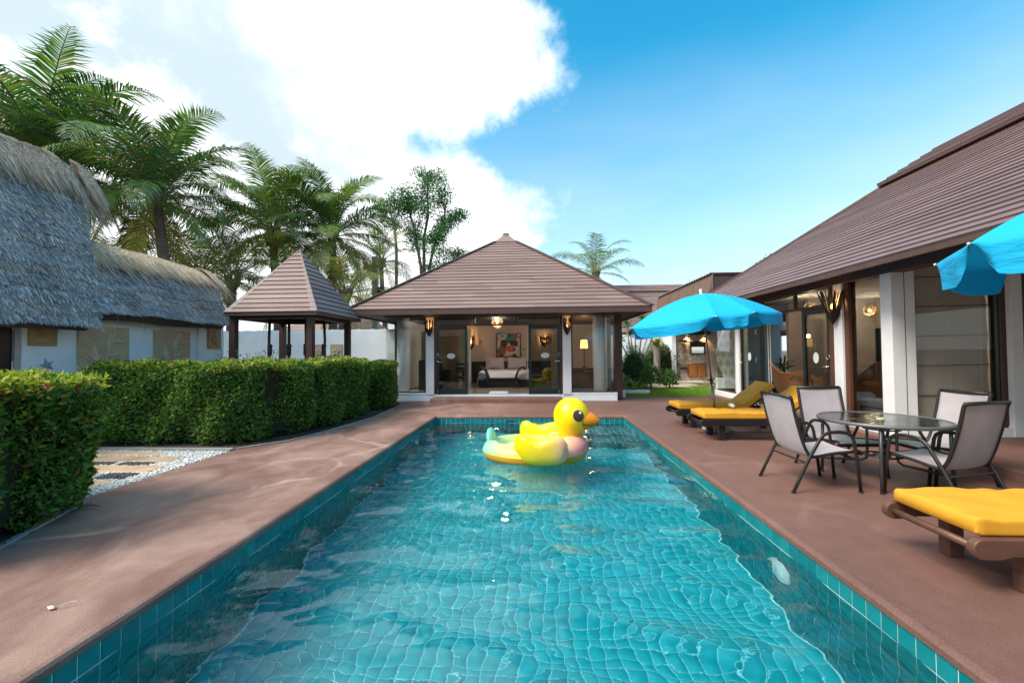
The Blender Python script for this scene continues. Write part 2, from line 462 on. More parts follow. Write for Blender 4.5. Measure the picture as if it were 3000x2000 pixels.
def deck_material():
    m = bpy.data.materials.new('deck_paint'); m.use_nodes = True
    nt = m.node_tree; L = nt.links.new; b = nt.nodes['Principled BSDF']
    tc = N(nt, 'ShaderNodeTexCoord'); v = tc.outputs['Object']
    big = N(nt, 'ShaderNodeTexNoise', i_Scale=0.55, i_Detail=6.0, i_Roughness=0.6); L(v, big.inputs['Vector'])
    mid = N(nt, 'ShaderNodeTexNoise', i_Scale=5.0, i_Detail=8.0, i_Roughness=0.7); L(v, mid.inputs['Vector'])
    grit = N(nt, 'ShaderNodeTexNoise', i_Scale=120.0, i_Detail=4.0, i_Roughness=0.7); L(v, grit.inputs['Vector'])
    r1 = ramp(nt, [(0.3, (0.138, 0.066, 0.049)), (0.55, (0.172, 0.084, 0.063)), (0.78, (0.212, 0.110, 0.084))]); L(big.outputs['Fac'], r1.inputs[0])
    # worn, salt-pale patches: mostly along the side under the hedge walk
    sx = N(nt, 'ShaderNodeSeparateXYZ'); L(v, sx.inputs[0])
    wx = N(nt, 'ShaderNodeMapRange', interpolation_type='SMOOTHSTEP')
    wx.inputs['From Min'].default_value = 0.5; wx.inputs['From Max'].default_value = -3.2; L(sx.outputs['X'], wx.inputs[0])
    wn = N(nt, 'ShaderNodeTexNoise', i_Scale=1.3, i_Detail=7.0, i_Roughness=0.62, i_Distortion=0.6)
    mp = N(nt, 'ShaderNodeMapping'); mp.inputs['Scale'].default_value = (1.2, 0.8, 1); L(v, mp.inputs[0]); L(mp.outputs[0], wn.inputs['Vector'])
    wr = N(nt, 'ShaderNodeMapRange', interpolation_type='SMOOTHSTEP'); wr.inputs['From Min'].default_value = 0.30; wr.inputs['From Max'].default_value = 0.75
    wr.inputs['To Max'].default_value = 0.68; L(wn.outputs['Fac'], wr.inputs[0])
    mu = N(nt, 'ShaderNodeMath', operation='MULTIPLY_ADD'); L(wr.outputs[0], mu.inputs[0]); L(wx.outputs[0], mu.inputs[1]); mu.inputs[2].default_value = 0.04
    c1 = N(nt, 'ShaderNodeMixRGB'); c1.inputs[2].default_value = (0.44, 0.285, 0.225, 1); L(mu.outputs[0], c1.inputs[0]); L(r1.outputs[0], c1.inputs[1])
    # filled cracks: pale wandering lines
    dv = N(nt, 'ShaderNodeTexNoise', i_Scale=1.1, i_Detail=3.0); L(v, dv.inputs['Vector'])
    ad = N(nt, 'ShaderNodeMixRGB', blend_type='ADD'); ad.inputs[0].default_value = 0.9; L(v, ad.inputs[1]); L(dv.outputs['Color'], ad.inputs[2])
    vo = N(nt, 'ShaderNodeTexVoronoi', feature='DISTANCE_TO_EDGE', i_Scale=0.62); L(ad.outputs[0], vo.inputs['Vector'])
    cr = N(nt, 'ShaderNodeMapRange', interpolation_type='SMOOTHSTEP'); cr.inputs['From Min'].default_value = 0.045; cr.inputs['From Max'].default_value = 0.004
    L(vo.outputs['Distance'], cr.inputs[0])
    gate = N(nt, 'ShaderNodeMapRange', interpolation_type='SMOOTHSTEP'); gate.inputs['From Min'].default_value = 0.47; gate.inputs['From Max'].default_value = 0.62
    L(big.outputs['Fac'], gate.inputs[0])
    g2 = N(nt, 'ShaderNodeMath', operation='MULTIPLY'); L(cr.outputs[0], g2.inputs[0]); L(gate.outputs[0], g2.inputs[1])
    g3 = N(nt, 'ShaderNodeMath', operation='MULTIPLY'); wm = N(nt, 'ShaderNodeMath', operation='MAXIMUM'); wm.inputs[1].default_value = 0.16; L(wx.outputs[0], wm.inputs[0]); L(g2.outputs[0], g3.inputs[0]); L(wm.outputs[0], g3.inputs[1])
    g4 = N(nt, 'ShaderNodeMath', operation='MULTIPLY'); L(g3.outputs[0], g4.inputs[0]); g4.inputs[1].default_value = 0.55
    c2 = N(nt, 'ShaderNodeMixRGB'); c2.inputs[2].default_value = (0.55, 0.37, 0.30, 1); L(g4.outputs[0], c2.inputs[0]); L(c1.outputs[0], c2.inputs[1])
    gm = N(nt, 'ShaderNodeMapRange'); gm.inputs['From Min'].default_value = 0.25; gm.inputs['From Max'].default_value = 0.75; gm.inputs['To Min'].default_value = 0.5; gm.inputs['To Max'].default_value = 1.5
    L(grit.outputs['Fac'], gm.inputs[0])
    mm = N(nt, 'ShaderNodeMapRange'); mm.inputs['From Min'].default_value = 0.2; mm.inputs['From Max'].default_value = 0.8; mm.inputs['To Min'].default_value = 0.85; mm.inputs['To Max'].default_value = 1.15
    L(mid.outputs['Fac'], mm.inputs[0])
    x1 = N(nt, 'ShaderNodeMixRGB', blend_type='MULTIPLY'); x1.inputs[0].default_value = 1; L(c2.outputs[0], x1.inputs[1]); L(gm.outputs[0], x1.inputs[2])
    x2 = N(nt, 'ShaderNodeMixRGB', blend_type='MULTIPLY'); x2.inputs[0].default_value = 1; L(x1.outputs[0], x2.inputs[1]); L(mm.outputs[0], x2.inputs[2])
    L(x2.outputs[0], b.inputs['Base Color'])
    rr = N(nt, 'ShaderNodeMapRange'); rr.inputs['To Min'].default_value = 0.42; rr.inputs['To Max'].default_value = 0.72; L(mid.outputs['Fac'], rr.inputs[0]); L(rr.outputs[0], b.inputs['Roughness'])
    bp = N(nt, 'ShaderNodeBump', i_Strength=0.35, i_Distance=0.004); L(grit.outputs['Fac'], bp.inputs['Height']); L(bp.outputs[0], b.inputs['Normal'])
    return m
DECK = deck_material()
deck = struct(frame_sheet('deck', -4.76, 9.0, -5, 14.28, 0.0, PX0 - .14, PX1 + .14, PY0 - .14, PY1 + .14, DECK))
# far strip of deck beside the bedroom house is bounded by the lawn; the slab edge is a real step
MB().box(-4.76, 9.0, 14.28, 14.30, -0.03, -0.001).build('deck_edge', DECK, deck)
# coping: a rounded lip round the pool, a few millimetres proud of the deck
def coping():
    prof = [(0.14, -0.05), (0.14, 0.002), (0.128, 0.010), (0.03, 0.011), (0.008, 0.004), (-0.006, -0.012), (-0.008, -0.05)]
    cs = [(PX0, PY0, -1, -1), (PX1, PY0, 1, -1), (PX1, PY1, 1, 1), (PX0, PY1, -1, 1)]
    vs = []; fs = []
    n = len(prof)
    for (x, y, sx, sy) in cs:
        for d, z in prof: vs.append((x + sx * d, y + sy * d, z))
    for i in range(4):
        j = (i + 1) % 4
        for k in range(n - 1):
            fs.append((i * n + k, j * n + k, j * n + k + 1, i * n + k + 1))
        fs.append((i * n + n - 1, j * n + n - 1, j * n, i * n))
    mb = MB().add(vs, [f[::-1] for f in fs])
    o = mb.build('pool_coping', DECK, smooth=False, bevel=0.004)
    return struct(o)
coping()

grout = mat('grout', (0.36, 0.78, 0.81), 0.8, 0.15, 20, 0.2, 60)
def tile_material(name, stops, rough=0.14, blot=0.2):
    m = bpy.data.materials.new(name); m.use_nodes = True
    nt = m.node_tree; L = nt.links.new; b = nt.nodes['Principled BSDF']
    g = N(nt, 'ShaderNodeNewGeometry'); oi = N(nt, 'ShaderNodeObjectInfo')
    ad = N(nt, 'ShaderNodeMath', operation='ADD'); L(g.outputs['Random Per Island'], ad.inputs[0]); L(oi.outputs['Random'], ad.inputs[1])
    fr = N(nt, 'ShaderNodeMath', operation='FRACT'); L(ad.outputs[0], fr.inputs[0])
    r = ramp(nt, stops); L(fr.outputs[0], r.inputs[0])
    tc = N(nt, 'ShaderNodeTexCoord')
    nz = N(nt, 'ShaderNodeTexNoise', i_Scale=9.0, i_Detail=5.0); L(tc.outputs['Object'], nz.inputs['Vector'])
    mr = N(nt, 'ShaderNodeMapRange'); mr.inputs['To Min'].default_value = 1 - blot; mr.inputs['To Max'].default_value = 1 + blot; L(nz.outputs['Fac'], mr.inputs[0])
    x = N(nt, 'ShaderNodeMixRGB', blend_type='MULTIPLY'); x.inputs[0].default_value = 1; L(r.outputs[0], x.inputs[1]); L(mr.outputs[0], x.inputs[2])
    L(x.outputs[0], b.inputs['Base Color'])
    b.inputs['Roughness'].default_value = rough
    bp = N(nt, 'ShaderNodeBump', i_Strength=0.05, i_Distance=0.01)
    n2 = N(nt, 'ShaderNodeTexNoise', i_Scale=30.0); L(tc.outputs['Object'], n2.inputs['Vector']); L(n2.outputs['Fac'], bp.inputs['Height']); L(bp.outputs[0], b.inputs['Normal'])
    return m
TILE = tile_material('pool_wall_tile_shaded', [(0.0, (0.003, 0.165, 0.185)), (0.5, (0.006, 0.195, 0.212)), (1.0, (0.010, 0.225, 0.238))])  # pool tile darkened; the walls' lower light is put into its colour
TILE_F = tile_material('pool_floor_tile_lit', [(0.0, (0.001, 0.385, 0.445)), (1.0, (0.002, 0.415, 0.475))], .6, .06)  # same tile brightened; the floor's stronger light is put into its colour
def build_pool():
    pool = MB()
    x0, x1, y0, y1 = PX0 - .006, PX1 + .006, PY0 - .006, PY1 + .006
    zt, zb = -0.05, POOL_Z - .006
    pool.add([(x0, y0, zb), (x1, y0, zb), (x1, y1, zb), (x0, y1, zb), (x0, y0, zt), (x1, y0, zt), (x1, y1, zt), (x0, y1, zt)],
             [(0, 1, 2, 3), (0, 4, 5, 1), (1, 5, 6, 2), (2, 6, 7, 3), (3, 7, 4, 0)])
    # entry steps in the far corner, grout-coloured cores
    steps = [(0.98, PX1, 9.12, PY1, -0.52), (0.98, PX1, 8.66, 9.12, -0.86)]
    for a, b, c, d, z in steps: pool.box(a, b + .005, c, d + .005, POOL_Z - .005, z)
    po = struct(pool.build('pool', mat('wall_grout', (0.80, 0.86, 0.84), 0.8, 0.12, 20, 0.2, 60)))
    MB().add([(x0, y0, zb + .002), (x1, y0, zb + .002), (x1, y1, zb + .002), (x0, y1, zb + .002)], [(0, 1, 2, 3)]).build('floor_grout', grout, po)
    t = (PX1 - PX0) / 38; g = 0.0058; th = 0.004
    def tile_verts(c, u, v, n, du, dv):
        c, u, v, n = map(np.array, (c, u, v, n)); e = 0.0025
        b0 = [c - u * (du - g) / 2 - v * (dv - g) / 2, c + u * (du - g) / 2 - v * (dv - g) / 2, c + u * (du - g) / 2 + v * (dv - g) / 2, c - u * (du - g) / 2 + v * (dv - g) / 2]
        t0 = [c + n * th + (p - c) * (1 - e * 2 / t) for p in b0]
        return b0 + t0
    FQ = np.array([(4, 5, 6, 7), (0, 1, 5, 4), (1, 2, 6, 5), (2, 3, 7, 6), (3, 0, 4, 7)])
    V = []; VF = []
    # the 300 tiles that show largest: the top courses of the two long walls and the end wall
    single = {}
    def proto(key, u, v, n, du, dv):
        if key not in single:
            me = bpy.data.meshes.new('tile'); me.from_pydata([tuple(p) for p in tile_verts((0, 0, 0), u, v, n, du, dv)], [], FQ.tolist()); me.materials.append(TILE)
            single[key] = me
        return single[key]
    ny = int(round((PY1 - PY0) / t)); ty = (PY1 - PY0) / ny
    rows = int((zt - POOL_Z) / t) + 1
    cnt = 0
    for i in range(ny):
        yc = PY0 + (i + .5) * ty
        for k in range(rows):
            zc = zt - (k + .5) * t
            if zc < POOL_Z: continue
            for side, xx, nn in (('r', PX1 + .005, (-1, 0, 0)), ('l', PX0 - .005, (1, 0, 0))):
                u = (0, 1, 0) if side == 'l' else (0, -1, 0)
                own = (side == 'r' and k < 2 and yc > 2.0) or (side == 'l' and k == 0 and yc > 1.6)
                if own and cnt < 300:
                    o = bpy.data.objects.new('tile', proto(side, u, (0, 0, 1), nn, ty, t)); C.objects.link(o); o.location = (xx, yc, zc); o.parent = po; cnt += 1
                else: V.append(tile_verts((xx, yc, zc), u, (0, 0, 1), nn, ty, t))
    for i in range(38):
        xc = PX0 + (i + .5) * t
        for k in range(rows):
            zc = zt - (k + .5) * t
            if zc < POOL_Z: continue
            if k == 0 and cnt < 300:
                o = bpy.data.objects.new('tile', proto('f', (1, 0, 0), (0, 0, 1), (0, -1, 0), t, t)); C.objects.link(o); o.location = (xc, PY1 + .005, zc); o.parent = po; cnt += 1
            else: V.append(tile_verts((xc, PY1 + .005, zc), (1, 0, 0), (0, 0, 1), (0, -1, 0), t, t))
            V.append(tile_verts((xc, PY0 - .005, zc), (-1, 0, 0), (0, 0, 1), (0, 1, 0), t, t))
        for j in range(ny):
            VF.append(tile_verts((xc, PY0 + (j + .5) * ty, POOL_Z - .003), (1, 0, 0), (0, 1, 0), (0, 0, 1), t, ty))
    for a, b, c, d, z in steps:
        nx = int(round((b - a) / t)); n2 = max(1, int(round((d - c) / t)))
        for i in range(nx):
            xc = a + (i + .5) * (b - a) / nx
            for j in range(n2): V.append(tile_verts((xc, c + (j + .5) * (d - c) / n2, z + .001), (1, 0, 0), (0, 1, 0), (0, 0, 1), (b - a) / nx, (d - c) / n2))
            for k in range(4):
                zc = z - (k + .5) * t
                if zc > POOL_Z + .05: V.append(tile_verts((xc, c - .001, zc), (1, 0, 0), (0, 0, 1), (0, -1, 0), (b - a) / nx, t))
        for j in range(n2):
            for k in range(4):
                zc = z - (k + .5) * t
                if zc > POOL_Z + .05: V.append(tile_verts((a - .001, c + (j + .5) * (d - c) / n2, zc), (0, -1, 0), (0, 0, 1), (-1, 0, 0), (d - c) / n2, t))
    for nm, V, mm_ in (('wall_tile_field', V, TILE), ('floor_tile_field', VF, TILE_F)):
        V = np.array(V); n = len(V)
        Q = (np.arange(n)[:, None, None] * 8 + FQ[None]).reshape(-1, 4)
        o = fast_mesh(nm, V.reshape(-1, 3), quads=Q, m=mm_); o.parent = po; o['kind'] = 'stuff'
    print('single tiles', cnt, 'field', n)
    return po
pool = build_pool()

def build_water():
    nx, ny = 240, 560
    xs = np.linspace(PX0 + .001, PX1 - .001, nx); ys = np.linspace(PY0 + .001, PY1 - .001, ny)
    X, Y = np.meshgrid(xs, ys)
    Z = np.zeros_like(X)
    for i in range(90):
        lam = 0.09 * (13.0 ** rng.random())
        th = rng.normal(math.pi / 2, 0.55)
        k = 2 * math.pi / lam
        sl = 0.0115 + 0.0125 * min(1.0, max(0.0, (lam - .2) / .4))
        ph = rng.uniform(0, 6.28)
        w = 0.55 + 0.45 * np.sin(X * rng.uniform(.4, 1.4) + Y * rng.uniform(.3, .9) + rng.uniform(0, 6.28))
        Z += w * sl / k * np.sin(k * (X * math.cos(th) + Y * math.sin(th)) + ph + 0.5 * np.sin(1.7 * X + ph) + .4 * np.sin(1.3 * Y - ph))
    V = np.stack([X, Y, Z + WATER_Z], -1).reshape(-1, 3)
    i = (np.arange(ny - 1)[:, None] * nx + np.arange(nx - 1)[None]).ravel()
    Q = np.stack([i, i + 1, i + nx + 1, i + nx], 1)
    m = bpy.data.materials.new('water'); m.use_nodes = True
    nt = m.node_tree; L = nt.links.new; b = nt.nodes['Principled BSDF']
    b.inputs['Base Color'].default_value = (0.62, 0.97, 1.0, 1)
    b.inputs['Roughness'].default_value = 0.0
    b.inputs['IOR'].default_value = 1.38
    b.inputs['Transmission Weight'].default_value = 1.0
    tc = N(nt, 'ShaderNodeTexCoord')
    mp = N(nt, 'ShaderNodeMapping'); mp.inputs['Scale'].default_value = (1.0, 1.6, 1.0); L(tc.outputs['Object'], mp.inputs[0])
    nz = N(nt, 'ShaderNodeTexNoise', i_Scale=9.0, i_Detail=3.0, i_Roughness=0.5, i_Distortion=0.4); L(mp.outputs[0], nz.inputs['Vector'])
    bp = N(nt, 'ShaderNodeBump', i_Strength=0.05, i_Distance=0.02); L(nz.outputs['Fac'], bp.inputs['Height']); L(bp.outputs[0], b.inputs['Normal'])
    o = fast_mesh('water', V, quads=Q, m=m, smooth=True)
    return struct(o)
build_water()
def pool_fittings():
    white = mat('pool_fitting_white', (0.75, 0.77, 0.76), 0.35, 0.05)
    for name, x, y, z, nx, lab in (('pool_light', PX1, 3.72, -0.62, -1, 'round white underwater lamp on the pool wall beside the brown lounger'),
                                   ('pool_light', PX0, 8.35, -0.55, 1, 'small round white underwater lamp on the pool wall by the long hedge')):
        t = thing(name, lab, 'pool light', (x, y, z))
        k = 1.0 if nx < 0 else 0.8
        p = MB(); prof = [(0.14 * k, 0), (0.14 * k, 0.02), (0.11 * k, 0.035), (0.10 * k, 0.03), (0.02, 0.045)]
        mb = MB().lathe(prof, 24); mb.v = [(nx * w, u, v) for u, v, w in mb.v]
        mb.build('lamp_rim', white, t, smooth=False, world=False, bevel=.003)
        mb = MB().lathe([(0.095 * k, 0.028), (0.07 * k, 0.042), (0.001, 0.05)], 20); mb.v = [(nx * w, u, v) for u, v, w in mb.v]
        mb.build('lens', mat('lamp_lens', (0.8, 0.85, 0.85), 0.1, 0.03), t, smooth=True, world=False)
    t = thing('skimmer', 'narrow slot grille in the tiled end wall behind the duck', 'skimmer', (-0.62, PY1, -0.11))
    MB().box(-.12, .12, -.006, .004, -.03, .03).build('slot_frame', mat('teal_plastic', (0.02, 0.22, 0.24), 0.4, .05), t, world=False)
    MB().box(-.10, .10, -.009, -.0065, -.018, .012).build('slot_opening', mat('slot_dark', (0.004, 0.02, 0.02), 0.6, .05), t, world=False)
    t = thing('deck_hatch', 'small square hatch outline in the deck behind the pool end', 'hatch', (-0.72, 10.55, 0.0))
    for a in ((-.17, -.16, -.15, .15), (.16, .17, -.15, .15), (-.16, .16, .14, .15)):
        MB().box(a[0], a[1], a[2], a[3], -.002, .0025).build('hatch_joint', mat('joint_dark', (0.02, 0.012, 0.01), 0.9, .1), t, world=False)
    MB().box(-.155, .155, -.14, .135, -.002, .003).build('lid', DECK, t, world=False)
pool_fittings()

# terrace before the living-room house
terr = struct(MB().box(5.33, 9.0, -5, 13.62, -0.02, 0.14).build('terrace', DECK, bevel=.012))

# gravel walk between the two hedges
def gravel_walk():
    base = MB().box(-8.4, -4.762, 4.2, 6.42, -0.05, -0.004).build('gravel_path', mat('gravel_bed', (0.45, 0.44, 0.41), 0.9, .3, 40))
    struct(base)
    MB().box(-8.4, -4.76, 6.40, 6.52, -0.05, 0.03).build('kerb', mat('kerb_concrete', (0.30, 0.29, 0.27), 0.85, .2, 8, .2, 60), base)
    sand = mat('sandstone_slab', (0.50, 0.34, 0.21), 0.7, 0.3, 3.0, .15, 40, objrand=.18, stain=((0.32, 0.16, 0.09), 2.0, .7))
    blk = mat('black_pebble', (0.03, 0.033, 0.038), 0.55, .3, 30, .4, 60)
    slabs = [(-6.9, -5.05, 4.52, 4.86), (-6.5, -4.98, 5.22, 5.52), (-6.9, -5.15, 5.72, 6.02), (-7.2, -5.75, 6.1, 6.33), (-7.2, -5.5, 4.93, 5.15)]
    for a, b, c, d in slabs:
        MB().box(a, b, c, d, -.03, .012).build('paving_slab', sand, base, bevel=.008)
    pads = [(-5.42, -5.0, 4.92, 5.17), (-6.3, -5.85, 5.54, 5.7), (-5.75, -5.3, 5.55, 5.70)]
    for a, b, c, d in pads:
        MB().box(a, b, c, d, -.03, .004).build('pebble_pad', blk, base)
    # loose white pebbles
    ico = np.array([(0, 0, 1), (.894, 0, .447), (.276, .851, .447), (-.724, .526, .447), (-.724, -.526, .447), (.276, -.851, .447), (.724, .526, -.447), (-.276, .851, -.447), (-.894, 0, -.447), (-.276, -.851, -.447), (.724, -.526, -.447), (0, 0, -1)])
    IT = np.array([(0, 1, 2), (0, 2, 3), (0, 3, 4), (0, 4, 5), (0, 5, 1), (1, 6, 2), (2, 7, 3), (3, 8, 4), (4, 9, 5), (5, 10, 1), (6, 7, 2), (7, 8, 3), (8, 9, 4), (9, 10, 5), (10, 6, 1), (11, 7, 6), (11, 8, 7), (11, 9, 8), (11, 10, 9), (11, 6, 10)])
    n = 9000
    P = np.stack([rng.uniform(-7.3, -4.775, n), rng.uniform(4.22, 6.39, n), rng.uniform(-.004, .008, n)], 1)
    keep = np.ones(n, bool)
    for a, b, c, d in slabs + pads: keep &= ~((P[:, 0] > a - .005) & (P[:, 0] < b + .005) & (P[:, 1] > c - .005) & (P[:, 1] < d + .005))
    P = P[keep]; n = len(P)
    def scatter(P, name, m, s0, s1, parent):
        n = len(P); sc = rng.uniform(s0, s1, (n, 1, 3)) * np.array([1.25, .9, .7]); a = rng.uniform(0, 6.28, n)
        V = ico[None] * sc; ca, sa = np.cos(a)[:, None], np.sin(a)[:, None]
        V = np.stack([V[..., 0] * ca - V[..., 1] * sa, V[..., 0] * sa + V[..., 1] * ca, V[..., 2]], -1) + P[:, None]
        T = (np.arange(n)[:, None, None] * 12 + IT[None]).reshape(-1, 3)
        o = fast_mesh(name, V.reshape(-1, 3), tris=T, m=m, smooth=True); o.parent = parent; o['kind'] = 'stuff'; return o
    scatter(P, 'white_pebbles', mat('white_pebble', (0.66, 0.65, 0.60), 0.6, .1, 20, island=.25), .011, .021, base)
    Q = []
    for a, b, c, d in pads:
        k = 260; Q.append(np.stack([rng.uniform(a + .01, b - .01, k), rng.uniform(c + .01, d - .01, k), rng.uniform(.004, .01, k)], 1))
    scatter(np.concatenate(Q), 'black_pebbles', mat('black_stone', (0.05, 0.056, 0.065), 0.45, .2, 20, island=.5), .010, .017, base)
gravel_walk()
# planting beds under the hedges
soil = mat('soil', (0.06, 0.042, 0.03), 0.95, .4, 8, .6, 30)
struct(MB().prism([(-8, 2.2), (-3.95, 2.2), (-4.22, 3.1), (-4.66, 4.18), (-8, 4.18)], -.02, .006).build('planting_bed', soil))
struct(MB().prism([(-8, 6.52), (-4.80, 6.52), (-4.30, 7.15), (-4.05, 8.1), (-3.82, 9.9), (-3.95, 12.3), (-4.3, 13.0), (-8.7, 13.0), (-8.7, 6.52)], -.02, .006).build('planting_bed', soil))
kc = mat('kerb_concrete', (0.30, 0.29, 0.27), 0.85)
for pts in ([(-3.93, 2.2), (-4.20, 3.12), (-4.66, 4.2)], [(-4.78, 6.52), (-4.28, 7.14), (-4.03, 8.1), (-3.80, 9.9), (-3.93, 12.3)]):
    mb = MB()
    for (a, b), (c, d) in zip(pts, pts[1:]): mb.beam((a, b, -.005), (c, d, -.005), .05, .05)
    struct(mb.build('kerb', kc))
# ---------------------------------------------------------------- shared building materials
ROOF = mat('roof_board', (0.230, 0.150, 0.128), 0.5, 0.2, 3.0, 0.25, 30, objrand=.17, stretch=(0.25, 3.0, 1.0), stain=((0.30, 0.20, 0.15), 0.7, .6))
ROOFY = mat('roof_board_lengthwise', (0.205, 0.135, 0.125), 0.42, 0.2, 3.0, 0.25, 30, objrand=.17, stretch=(3.0, 0.25, 1.0), stain=((0.27, 0.19, 0.16), 0.7, .45))
TRIM = mat('brown_trim', (0.085, 0.045, 0.036), 0.5, 0.18, 5, 0.1, 40)
POST = mat('brown_post', (0.055, 0.024, 0.018), 0.45, 0.2, 4, 0.08, 40, stretch=(6, 6, .6))
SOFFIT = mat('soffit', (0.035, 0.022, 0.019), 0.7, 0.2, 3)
WHITE = mat('white_render', (0.82, 0.88, 0.91), 0.8, 0.06, 2.5, 0.18, 45, stain=((0.55, 0.56, 0.55), 1.2, .35))
WHITE2 = mat('white_paint', (0.78, 0.78, 0.77), 0.55, 0.05, 3, 0.1, 35, stain=((0.60, 0.58, 0.55), 1.6, .3))
FRAME = mat('window_frame_brown', (0.060, 0.028, 0.020), 0.4, 0.15, 6)
DOORM = mat('door_frame_green_black', (0.012, 0.020, 0.021), 0.35, 0.25, 6, .05, 40)
GLASS = glass_mat('window_glass', gain=.85)
GLASSD = glass_mat('window_glass_tinted', tint=(0.62, 0.66, 0.66), gain=1.6)
STEEL = mat('brushed_steel', (0.62, 0.61, 0.58), 0.25, .05, metal=1.0)
CREAM = mat('cream_wall', (0.50, 0.43, 0.38), 0.85, .06, 3, .1, 30)
def seg_joints(a, b, lo, hi):
    """cut a run into boards of uneven length"""
    c = [a]; x = a + random.uniform(lo * .35, hi)
    while x < b - lo * .4: c.append(x); x += random.uniform(lo, hi)
    c.append(b); return c
def roof_face(root, A, B, inward, ze, pitch, dmax, course, mats, lo=2.4, hi=3.6, lift=0.030, name='roof_board', split=True, hipA=1.0, hipB=1.0):
    """lapped boards on one slope: eave edge A-B, courses rise along 'inward'; ends follow the hips"""
    A = Vector((*A, ze)); B = Vector((*B, ze)); e = (B - A); Ln = e.length; e.normalize()
    inn = Vector((*inward, 0)); n = e.cross(inn + Vector((0, 0, pitch))).normalized()
    if n.z < 0: n = -n
    sl = math.sqrt(1 + pitch * pitch); k = max(1, int(round(dmax * sl / course))); dd = dmax / k
    for i in range(k):
        d0 = i * dd - (0.012 if i else 0.0); d1 = (i + 1) * dd
        a0, b0 = d0 * hipA, Ln - d0 * hipB; a1, b1 = d1 * hipA, Ln - d1 * hipB
        cuts = seg_joints(0, 1, lo / max(b0 - a0, .1), hi / max(b0 - a0, .1)) if split and (b0 - a0) > hi * 1.2 else [0, 1]
        for c0, c1 in zip(cuts, cuts[1:]):
            g = 0.0015
            def P(t, d, lowr, w):
                lo_, hi_ = (a0, b0) if lowr else (a1, b1)
                # joints run straight up the slope, only the outer ends follow the hip
                if t <= 0: s_ = lo_
                elif t >= 1: s_ = hi_
                else: s_ = min(max(a0 + t * (b0 - a0), a1), b1)
                return A + e * s_ + inn * d + Vector((0, 0, pitch * d)) + n * w
            g0 = 0 if c0 == 0 else g; 
            v = [P(c0, d0, 1, 0), P(c1, d0, 1, 0), P(c1, d0, 1, lift), P(c0, d0, 1, lift), P(c0, d1, 0, .004), P(c1, d1, 0, .004), P(c1, d1, 0, 0), P(c0, d1, 0, 0)]
            if c1 != 1:
                for q in (1, 2, 5, 6): v[q] = v[q] - e * g
            if (v[5] - v[4]).length < 1e-4: continue
            fs = [(0, 1, 2, 3), (3, 2, 5, 4), (4, 5, 6, 7), (1, 6, 5, 2), (0, 3, 4, 7), (0, 7, 6, 1)]
            MB().add(v, fs).build(name, mats, root)
def hip_caps(root, pts, w=0.16, h=0.05, m=TRIM):
    for a, b in pts: MB().beam(a, b, w, h).build('hip_cap', m, root)
def pyramid_roof(root, x0, x1, y0, y1, ze, pitch, course, fascia, dtop, lo, hi, capw, mat_x=None, mat_y=None):
    mat_x = mat_x or ROOF; mat_y = mat_y or ROOFY
    cx, cy = (x0 + x1) / 2, (y0 + y1) / 2; half = min(x1 - x0, y1 - y0) / 2
    roof_face(root, (x0, y0), (x1, y0), (0, 1), ze, pitch, dtop, course, mat_x, lo, hi)
    roof_face(root, (x1, y0), (x1, y1), (-1, 0), ze, pitch, dtop, course, mat_y, split=False)
    roof_face(root, (x1, y1), (x0, y1), (0, -1), ze, pitch, dtop, course, mat_x, split=False)
    roof_face(root, (x0, y1), (x0, y0), (1, 0), ze, pitch, dtop, course, mat_y, split=False)
    zt = ze + pitch * dtop
    d = dtop; o = 0.035
    hip_caps(root, [((x, y, ze + o), (x + sx * d, y + sy * d, zt + o)) for x, sx in ((x0, 1), (x1, -1)) for y, sy in ((y0, 1), (y1, -1))], w=capw)
    # boarding under the courses and the dark ceiling of the eaves
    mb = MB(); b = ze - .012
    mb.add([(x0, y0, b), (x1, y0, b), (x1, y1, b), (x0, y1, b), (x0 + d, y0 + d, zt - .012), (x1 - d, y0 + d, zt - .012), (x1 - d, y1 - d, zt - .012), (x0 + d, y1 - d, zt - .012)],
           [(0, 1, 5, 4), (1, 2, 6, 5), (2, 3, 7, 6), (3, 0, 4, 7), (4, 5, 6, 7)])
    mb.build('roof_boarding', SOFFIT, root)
    t = 0.045
    f0 = ze - fascia
    for nm, bx in (('fascia', (x0, x1, y0, y0 + t)), ('fascia', (x0, x1, y1 - t, y1)), ('fascia', (x0, x0 + t, y0 + t, y1 - t)), ('fascia', (x1 - t, x1, y0 + t, y1 - t))):
        MB().box(*bx, f0, ze - .002).build(nm, TRIM, root, bevel=.006)
    return cx, cy, zt
def tri_pane(root, name, x0, x1, y, z0, z1, m=GLASS, th=0.012, parent=None):
    return MB().box(x0, x1, y - th / 2, y + th / 2, z0, z1).build(name, m, parent or root)
def starfish(mb, c, r, nrm='y', t=0.025, rot=0.0):
    """five tapering arms, raised in the middle; lies against a wall whose normal is given"""
    pts = []
    for i in range(10):
        a = math.pi / 2 + i * math.pi / 5 + rot; q = r if i % 2 == 0 else r * .36
        pts.append((math.cos(a) * q, math.sin(a) * q))
    def fn(u, v, w):
        if nrm == 'y': return (c[0] + u, c[1] - w, c[2] + v)
        return (c[0] + w, c[1] + u, c[2] + v)
    vs = [fn(u, v, 0) for u, v in pts] + [fn(0, 0, t)] + [fn(u, v, t * .35) for u, v in pts]
    fs = [(i, (i + 1) % 10, 11 + (i + 1) % 10, 11 + i) for i in range(10)] + [(11 + i, 11 + (i + 1) % 10, 10) for i in range(10)]
    mb.add(vs, fs); return mb
